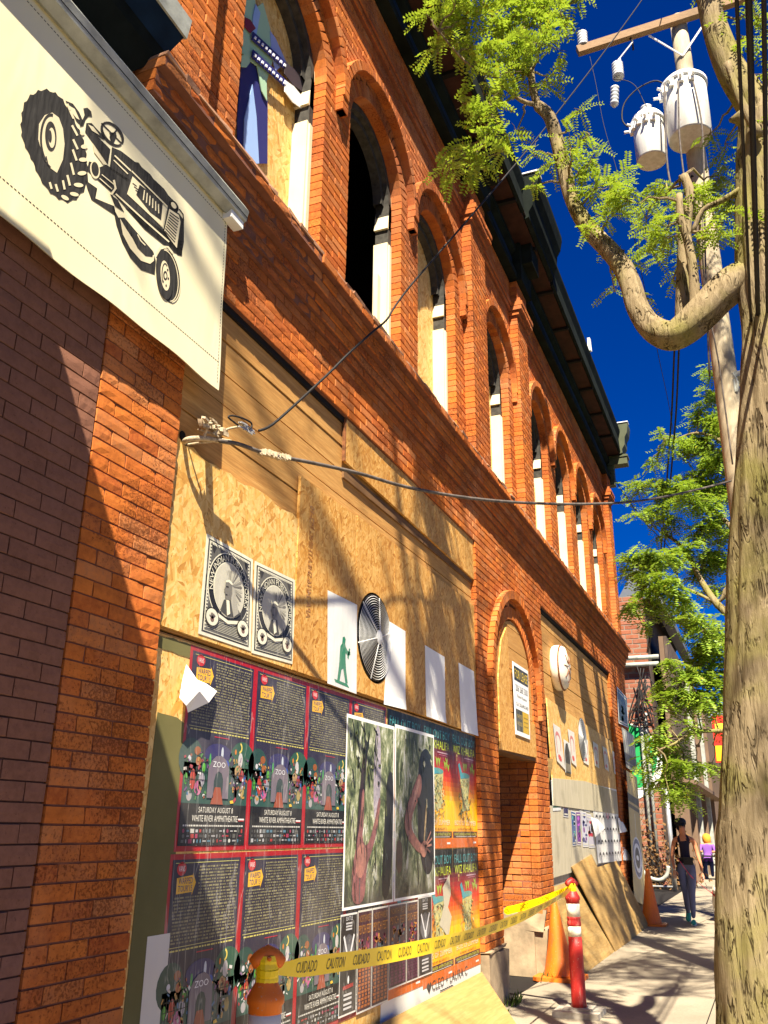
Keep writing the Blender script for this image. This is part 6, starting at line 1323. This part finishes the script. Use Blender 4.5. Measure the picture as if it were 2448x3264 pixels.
SKIN, LEG, TANK = srgb(190, 125, 90), srgb(92, 96, 124), srgb(32, 28, 46)
wp = G(2205, 2945); wp = V3((wp.x, wp.y, 0))
pw = thing('person', wp, 'person walking in dark tank top, grey leggings and black cap, holding a leash', 'person')
F_ = V3((-1, -.03, 0)).normalized(); S_ = V3((0, 1, 0))                 # she walks towards the camera; S_ = picture left
def w(f, s, z): return wp+F_*f+S_*s+V3((0, 0, z))
Vb = [w(0, 0, .92), w(0, 0, 1.02), w(.01, .0, 1.14), w(.02, 0, 1.27), w(.01, 0, 1.345), w(.02, .005, 1.42), w(.035, .02, 1.49), w(.03, .03, 1.575),
      w(0, .085, .88), w(.02, .07, .66), w(-.03, .055, .47), w(-.10, .05, .28), w(-.20, .05, .14),
      w(0, -.085, .88), w(.06, -.07, .66), w(.10, -.055, .46), w(.11, -.05, .26), w(.13, -.045, .09),
      w(0, .155, 1.325), w(-.02, .20, 1.16), w(.0, .215, 1.04), w(.09, .20, .92), w(.13, .19, .85),
      w(0, -.155, 1.325), w(-.01, -.20, 1.12), w(.03, -.225, 1.02), w(.07, -.245, .90), w(.09, -.25, .82)]
Eb = [(0, 1), (1, 2), (2, 3), (3, 4), (4, 5), (5, 6), (6, 7), (0, 8), (8, 9), (9, 10), (10, 11), (11, 12), (0, 13), (13, 14), (14, 15), (15, 16), (16, 17), (4, 18), (18, 19), (19, 20), (20, 21), (21, 22), (4, 23), (23, 24), (24, 25), (25, 26), (26, 27)]
Rb = [(.115, .10), (.10, .085), (.105, .088), (.115, .09), (.10, .07), .045, .07, .075, .09, .075, .055, .05, .033, .09, .078, .058, .052, .034, .045, .037, .032, .027, .022, .045, .037, .032, .027, .022]
def wc(c):
    k = min(range(len(Vb)), key=lambda i: (Vb[i]-c).length-(Rb[i][0] if hasattr(Rb[i], '__len__') else Rb[i])*.5); s_ = abs((c-wp).dot(S_))
    if k >= 19 and k not in (23,): return SKIN
    if k in (18, 23): return TANK if .055 < s_ < .10 else SKIN
    if c.z > 1.36 or (c.z > 1.30 and s_ < .05 and (c-wp).dot(F_) > 0): return SKIN if not (.055 < s_ < .09) else TANK
    return TANK if c.z > .95 else LEG
body = skinned('body', Vb, Eb, Rb, pw, [M['cloth']], wc)
def hand(c, d, side, parent):
    vs_ = [c, c+d*.045, c+d*.085]; es = [(0, 1), (1, 2)]; rs = [.02, (.034, .016), (.036, .014)]
    for k in range(4):
        b = c+d*.085+side*(-.027+.018*k); i = len(vs_); l = [.055, .068, .07, .058][k]; vs_ += [b, b+d*l*.55, b+d*l-V3((.015, 0, 0))]; es += [(2, i), (i, i+1), (i+1, i+2)]; rs += [.009, .0085, .007]
    i = len(vs_); vs_ += [c+d*.03+side*.034, c+d*.065+side*.052, c+d*.095+side*.05]; es += [(1, i), (i, i+1), (i+1, i+2)]; rs += [.011, .010, .008]
    return skinned('hand', vs_, es, rs, parent, [M['skin']], None, 1)
hand(w(.13, .19, .85), V3((-.35, 0, -1)).normalized(), S_*-1, pw); hand(w(.09, -.25, .82), V3((-.2, -.05, -1)).normalized(), S_, pw)
m = MB(); hc = w(.035, .03, 1.575)
m.lathe([(.098, .0), (.102, .03), (.094, .065), (.06, .095), (.01, .105)], hc+V3((0, 0, .01)), 18); m.add([hc+F_*.06+S_*.09, hc+F_*.20+S_*.085+V3((0, 0, -.015)), hc+F_*.235+S_*.02+V3((0, 0, -.02)), hc+F_*.20-S_*.05+V3((0, 0, -.015)), hc+F_*.06-S_*.10, hc+F_*.06+S_*.09+V3((0, 0, .02)), hc+F_*.06-S_*.10+V3((0, 0, .02))], [(0, 1, 2, 3, 4), (0, 5, 1), (4, 3, 6), (1, 5, 6, 3, 2)]); m.build('cap', M['dark_metal'], pw, smooth=True)
m = MB(); m.lathe([(.03, -.09), (.07, -.06), (.085, .03), (.06, .05)], hc-F_*.035+V3((0, 0, -.02)), 14); m.build('hair', M['dark'], pw, smooth=True)
m = MB(); m.lathe([(.012, 0), (.016, .02), (.006, .04)], hc+F_*.075+V3((0, 0, -.055)), 8, F_); m.build('nose', M['skin'], pw, smooth=True)
m = MB(); m.tube([hc+F_*.068+S_*.055+V3((0, 0, -.012)), hc+F_*.085+V3((0, 0, -.012)), hc+F_*.068-S_*.055+V3((0, 0, -.012))], .010, 6); m.build('sunglasses', M['dark'], pw)
m = MB(); m.obox(w(.13, -.05, .99), S_*.075, F_*.045, V3((0, 0, .06))); m.obox(w(.175, -.05, .97), S_*.05, F_*.012, V3((0, 0, .035))); m.build('waist_pack', M['dark_metal'], pw)
m = MB(); m.lathe([(.135, -.02), (.137, .0), (.135, .02)], w(0, 0, 1.02), 20); m.build('waist_belt', M['dark_metal'], pw)
for (f_, s_, zt_, an) in ((-.20, .05, .12, .5), (.16, -.045, .02, 0)):
    c = w(f_, s_, zt_); d = (F_*cos(an)-V3((0, 0, 1))*sin(an)).normalized(); u = d.cross(S_); u = u if u.z > 0 else -u
    m = MB(); pr = [(-.07, .032, .06), (-.02, .036, .075), (.06, .042, .06), (.13, .040, .045), (.175, .02, .03)]; n = 10; b = 0
    for a_, hw, hh in pr:
        for k in range(n): t_ = 2*pi*k/n; m.v.append(tuple(c+d*a_+S_*(hw*cos(t_))+u*(max(-.012, hh*.5*(1+sin(t_))-.012))))
    for i in range(len(pr)-1):
        for k in range(n): m.f.append((i*n+k, i*n+(k+1) % n, (i+1)*n+(k+1) % n, (i+1)*n+k)); m.c.append(srgb(60, 160, 140)); m.m.append(0)
    m.f += [tuple(range(n)), tuple((len(pr)-1)*n+k for k in range(n))]; m.c += [srgb(60, 160, 140)]*2; m.m += [0, 0]
    m.obox(c+d*.05-u*.012, d*.12, S_*.042, u*.012, srgb(215, 215, 205)); m.build('shoe', M['cloth'], pw, colour=True, smooth=True)
dg_p = PR(2296, 2900, hypot(wp.x, wp.y)-.4); dgp = G(2300, 2935); dgp = V3((dgp.x, dgp.y, 0))
m = MB(); m.tube(smoothp([w(.13, -.26, .76), w(.15, -.3, .62), V3((dgp.x+.05, dgp.y+.1, .42))], 4), .006, 5, c=srgb(190, 185, 175)); m.tube(smoothp([w(.12, .12, 1.03), w(.17, .02, .88), w(.13, -.1, .72), V3((dgp.x+.05, dgp.y+.1, .42))], 4), .005, 5, c=srgb(220, 70, 90)); m.build('leash', M['cloth'], label='dog leash running from the walker to the white dog', cat='leash', colour=True)
dog = thing('dog', dgp, 'white dog on a leash partly hidden behind the tree trunk', 'dog')
dw = lambda f, s, z: dgp+F_*f-S_*(.0)+S_*s+V3((0, 0, z))
skinned('body', [dw(-.32, -.02, .36), dw(-.1, 0, .35), dw(.14, .01, .36), dw(.24, .015, .44), dw(.30, .02, .52), dw(.40, .02, .50), dw(.16, .07, .24), dw(.18, .07, .12), dw(.19, .07, .02), dw(.16, -.07, .24), dw(.12, -.07, .12), dw(.14, -.07, .02), dw(-.33, .07, .26), dw(-.40, .07, .14), dw(-.36, .07, .02), dw(-.33, -.07, .26), dw(-.38, -.07, .14), dw(-.33, -.07, .02), dw(-.46, 0, .42), dw(-.56, 0, .50)],
        [(0, 1), (1, 2), (2, 3), (3, 4), (4, 5), (2, 6), (6, 7), (7, 8), (2, 9), (9, 10), (10, 11), (0, 12), (12, 13), (13, 14), (0, 15), (15, 16), (16, 17), (0, 18), (18, 19)], [.10, .095, .125, .085, .075, .038, .05, .032, .028, .05, .032, .028, .06, .032, .028, .06, .032, .028, .025, .015], dog, [M['fur_white']])
m = MB()
for sg in (-1, 1): p = dw(.28, .05*sg, .57); m.add([p-F_*.03, p+F_*.03, p+S_*sg*.05-V3((0, 0, .06)), p+S_*sg*.01+V3((0, 0, .02))], [(0, 1, 2), (0, 2, 3), (1, 3, 2)])
m.build('ear', M['fur_white'], dog); m = MB(); m.lathe([(.02, 0), (.016, .02), (.004, .028)], dw(.445, .02, .505), 8, F_); m.build('nose', M['dark'], dog)
m = MB(); m.lathe([(.088, 0), (.088, .03)], dw(.25, .015, .45), 14, V3((-.6, 0, .7))); m.build('collar', M['plastic_red'], dog)
# seated person far off
sp_ = V3((33.5, 2.1, 0)); pf = thing('person', sp_, 'person with orange blond hair and purple top sitting at a far table', 'person')
sw = lambda f, s, z: sp_+V3((-f, -s, z))
skinned('body', [sw(0, 0, .55), sw(.02, 0, .8), sw(.03, 0, 1.0), sw(.05, 0, 1.12), sw(.07, 0, 1.25), sw(.1, .18, 1.05), sw(.25, .24, .85), sw(.4, .15, .85), sw(.1, -.18, 1.05), sw(.25, -.24, .85), sw(.4, -.15, .85), sw(.4, .1, .52), sw(.44, .1, .08), sw(.4, -.1, .52), sw(.44, -.1, .08)], [(0, 1), (1, 2), (2, 3), (3, 4), (2, 5), (5, 6), (6, 7), (2, 8), (8, 9), (9, 10), (0, 11), (11, 12), (0, 13), (13, 14)], [.15, .14, .14, .06, .09, .06, .045, .035, .06, .045, .035, .08, .05, .08, .05], pf, [M['cloth']], lambda c: SKIN if c.z > 1.08 or (c.x < sp_.x-.28 and c.z > .7) else (srgb(125, 80, 160) if c.z > .55 else srgb(40, 50, 90)))
m = MB(); m.lathe([(.05, -.22), (.13, -.1), (.14, .04), (.10, .12), (.02, .15)], sw(.03, 0, 1.27), 14, c=srgb(225, 150, 50)); m.build('hair', M['cloth'], pf, colour=True, smooth=True)
tb = thing('picnic_table', (33.0, 1.9, 0), 'dark table with a pale bent leg in front of the far wooden shop', 'table')
m = MB(); m.box(32.6, 33.2, 1.2, 2.5, .70, .74); m.build('top', M['dark_metal'], tb)
for yy in (1.35, 2.35): m = MB(); m.tube([(32.7, yy, 0), (32.75, yy, .4), (32.9, yy, .7)], .03, 6); m.build('leg', M['white_metal'], tb)
m = MB(); m.box(33.4, 33.75, 1.2, 2.6, .42, .46); m.box(33.5, 33.6, 1.3, 1.4, 0, .42); m.box(33.5, 33.6, 2.4, 2.5, 0, .42); m.build('bench', M['dark_metal'], tb)
# ------------------------------------------------------------------ far end of the street
fb = thing('far_brick_building', (28, 3, 0), 'red brick side wall with mural circle across the side yard', 'building')
FB = Bricks(fb, M['brick_far'], M['mortar_far'], ch=.15, L=.42, joint=.03, rough=1.4)
z = 0; n = 0
while z < 8.4: FB.course(n, z, [(2.9, 6.6)], 28.0, ax='x', jy=.006); n += 1; z += FB.ch
FB.finish(300)
mb = MB(); mb.box(28.11, 44, 2.9, 12, 0, 8.4); mb.build('wall', M['far_wood'], fb)
gp = [PX(2078, 1990, 28.0), PX(2092, 1925, 28.0), PX(2180, 2075, 30.0)]
mb = MB(); mb.add([(28.05, 3.7, 8.3), (28.05, 2.6, 8.3), (28.05, 2.9, 9.6), (44, 2.6, 8.3), (44, 3.2, 9.6), (44, 3.9, 8.3)], [(0, 2, 1), (1, 2, 4, 3), (0, 5, 4, 2)]); mb.build('roof', M['far_grey'], fb)
mb = MB(); mb.box(28.0, 44, 2.30, 2.62, 8.1, 8.35); mb.build('gutter', M['far_grey'], fb)
q = PX(2042, 2425, 27.98); mb = MB(); mb.lathe([(1.12, 0), (1.12, .012)], (28.0, q.y+.5, q.z), 30, V3((-1, 0, 0)), c=srgb(225, 225, 215)); mb.lathe([(.98, 0), (.98, .02)], (28.0, q.y+.5, q.z+.12), 30, V3((-1, 0, 0)), c=srgb(30, 150, 80)); mb.build('mural', M['paint'], fb, colour=True)
mb = MB()
for px in (2045, 2058): a = PX(px, 2330 if px == 2045 else 2290, 27.85); mb.tube([(27.85, a.y, 0), (27.85, a.y, a.z), (27.95, a.y, a.z+.15)], .05, 8)
for py in (2098, 2120): a = PX(2005, py, 27.8); b_ = PX(2100, py, 27.8); mb.tube([(27.8, a.y+.6, a.z), (27.8, b_.y, a.z)], .07, 8)
mb.build('conduit', M['rail_metal'], fb, smooth=True)
mb = MB(); rr = random.Random(2)
for k in range(14):
    a = PX(2040+rr.uniform(-12, 30), 2160+rr.uniform(-40, 30), 27.6); b_ = PX(2060+rr.uniform(-10, 25), 2260+rr.uniform(-30, 60), 27.7); c = (a+b_)/2+V3((-.1, rr.uniform(-.6, .6), -.5)); mb.tube(smoothp([a, c, b_], 5), .02, 5)
mb.build('tangled_wires', M['cable_black'], fb, smooth=True)
ws = thing('wood_shop', (29, 2.4, 0), 'brown board clad shop with pale posts and tall windows down the street', 'building')
k = 0
for x in range(0, 34):
    x0 = 28.6+x*.48; m = MB(); m.box(x0, x0+.46, 2.35+rr.uniform(-.01, .01), 2.45, 2.9, 7.2); m.build('board', M['far_wood'], ws)
mb = MB(); mb.box(28.6, 70, 2.46, 2.6, 0, 7.2); mb.build('wall', M['far_tan'], ws)
for x0 in (28.7, 31.3, 34.0, 36.8, 39.6, 42.4):
    m = MB(); m.box(x0, x0+.28, 2.20, 2.45, 0, 7.0 if x0 > 33 else 3.0); m.build('post', M['rail_metal'] if x0 in (34.0, 39.6) else M['far_tan'], ws)
    m = MB(); m.box(x0+.4, x0+2.4, 2.36, 2.44, .75, 2.7); wn_ = m.build('window', M['glass_dark'], ws); m = MB(); m.box(x0+.34, x0+.42, 2.32, 2.46, .7, 2.75); m.box(x0+1.36, x0+1.42, 2.33, 2.44, .7, 2.75); m.box(x0+2.38, x0+2.46, 2.32, 2.46, .7, 2.75); m.box(x0+.34, x0+2.46, 2.30, 2.46, .66, .74); m.build('frame', M['far_tan'], wn_)
mb = MB(); mb.box(28.6, 45, 1.9, 2.4, 2.78, 2.9); mb.build('ledge', M['far_tan'], ws)
a = PR(2292, 2350, 36); hs_ = thing('hanging_sign', (a.x, a.y, a.z-1.4), 'red and yellow hanging sign far down the street', 'sign')
mb = MB(); mb.box(a.x, a.x+.08, a.y-.25, a.y+.2, a.z-.9, a.z+.8, c=srgb(215, 45, 35)); mb.box(a.x-.01, a.x, a.y-.22, a.y+.17, a.z-.85, a.z-.3, c=srgb(240, 180, 30)); mb.box(a.x-.01, a.x, a.y-.2, a.y+.1, a.z+.2, a.z+.5, c=srgb(235, 200, 60)); mb.build('panel', M['paint'], hs_, colour=True)
mb = MB(); mb.tube([(a.x+.04, a.y+.3, a.z+.95), (a.x+.04, a.y+2, a.z+.95)], .03, 6); mb.build('arm', M['dark_metal'], hs_)
# chain-link fence across the side yard
cf = thing('chain_link_fence', (26, 3.5, 0), 'chain link fence with steel posts closing the side yard', 'fence')
for yy in (2.55, 3.9, 5.3): m = MB(); m.tube([(26.2, yy, 0), (26.2, yy, 2.6)], .04 if yy > 2.6 else .06, 8); m.build('post', M['steel'], cf, smooth=True)
for zz in (.1, 2.55): m = MB(); m.tube([(26.2, 2.55, zz), (26.2, 6.5, zz)], .025, 6); m.build('rail', M['steel'], cf, smooth=True)
m = MB()
for k in range(40):
    y0 = 2.55+k*.11
    m.tube([(26.2, y0, .12), (26.2, min(y0+1.6, 6.6), 2.5 if y0+1.6 < 6.6 else .12+2.38*(6.6-y0)/1.6)], .005, 3, cap=False); m.tube([(26.21, y0, 2.5), (26.21, min(y0+1.6, 6.6), .12 if y0+1.6 < 6.6 else 2.5-2.38*(6.6-y0)/1.6)], .005, 3, cap=False)
m.build('mesh', M['dark_metal'], cf)
m = MB(); hp = [PX(x, y, 25.9) for x, y in ((2030, 2740), (2060, 2790), (2100, 2805), (2125, 2790), (2130, 2760))]; m.tube(smoothp(hp, 4), .05, 7); m.build('drain_hose', M['rail_metal'], label='pale bent drain pipe lying behind the fence', cat='pipe', smooth=True)
sh = MB(); rs_ = random.Random(8)
for k in range(1500):
    p = V3((27.2+rs_.gauss(0, .35), 3.6+rs_.gauss(0, .7), abs(rs_.gauss(0, .8)))); v = V3((rs_.uniform(-1, 1), rs_.uniform(-1, 1), rs_.uniform(-.3, 1))).normalized()*.12; w_ = v.orthogonal().normalized()*.04; sh.add([p-w_, p+v, p+w_], [(0, 1, 2)])
simple('dry_brush', (.16, .085, .03), .9, var=.5, scale=9, bump=0)
sh.build('shrub', M['dry_brush'], label='dry brown shrub behind the chain link fence', cat='shrub')

dh = thing('distant_house', (75, -6, 0), 'dim brick house closing the far end of the street', 'building')
mb = MB(); mb.box(72, 84, -16, 6, 0, 8); mb.build('wall', M['far_wood'], dh); mb = MB(); mb.add([(71.5, -16.5, 8), (71.5, 6.5, 8), (84.5, 6.5, 8), (84.5, -16.5, 8), (78, -16.5, 11), (78, 6.5, 11)], [(0, 1, 5, 4), (2, 3, 4, 5), (0, 4, 3), (1, 2, 5)]); mb.build('roof', M['far_grey'], dh)
for yy in (-13, -9, -5, -1, 3):
    for zz in (1.2, 4.6): mb = MB(); mb.box(71.95, 72.02, yy, yy+1.3, zz, zz+1.9); mb.build('window', M['glass_dark'], dh)
dt = thing('distant_tree', (58, -1.5, 0), 'dark leafy tree far down the street behind the wood shop', 'tree')
mb = MB(); mb.tube([(58, -1.5, 0), (58, -1.4, 3), (58.2, -1.2, 6)], [.25, .2, .12], 8); mb.build('trunk', M['bark'], dt, smooth=True)
lf3 = MB(); tw3 = MB(); foliage(lf3, tw3, [(V3((58+rr.gauss(0, 1.6), .2+rr.gauss(0, 1.9), 4.6+rr.gauss(0, 1.7))), rr.uniform(.6, 1.0)) for k in range(34)], [V3((58, -1.4, 3)), V3((58.2, -1.2, 6))], rr, (.5, .7), 5, .22, .09, .02); lf3.build('crown', M['leaf_far'], dt, kind='stuff'); tw3.build('twigs', M['bark'], dt, kind='stuff')
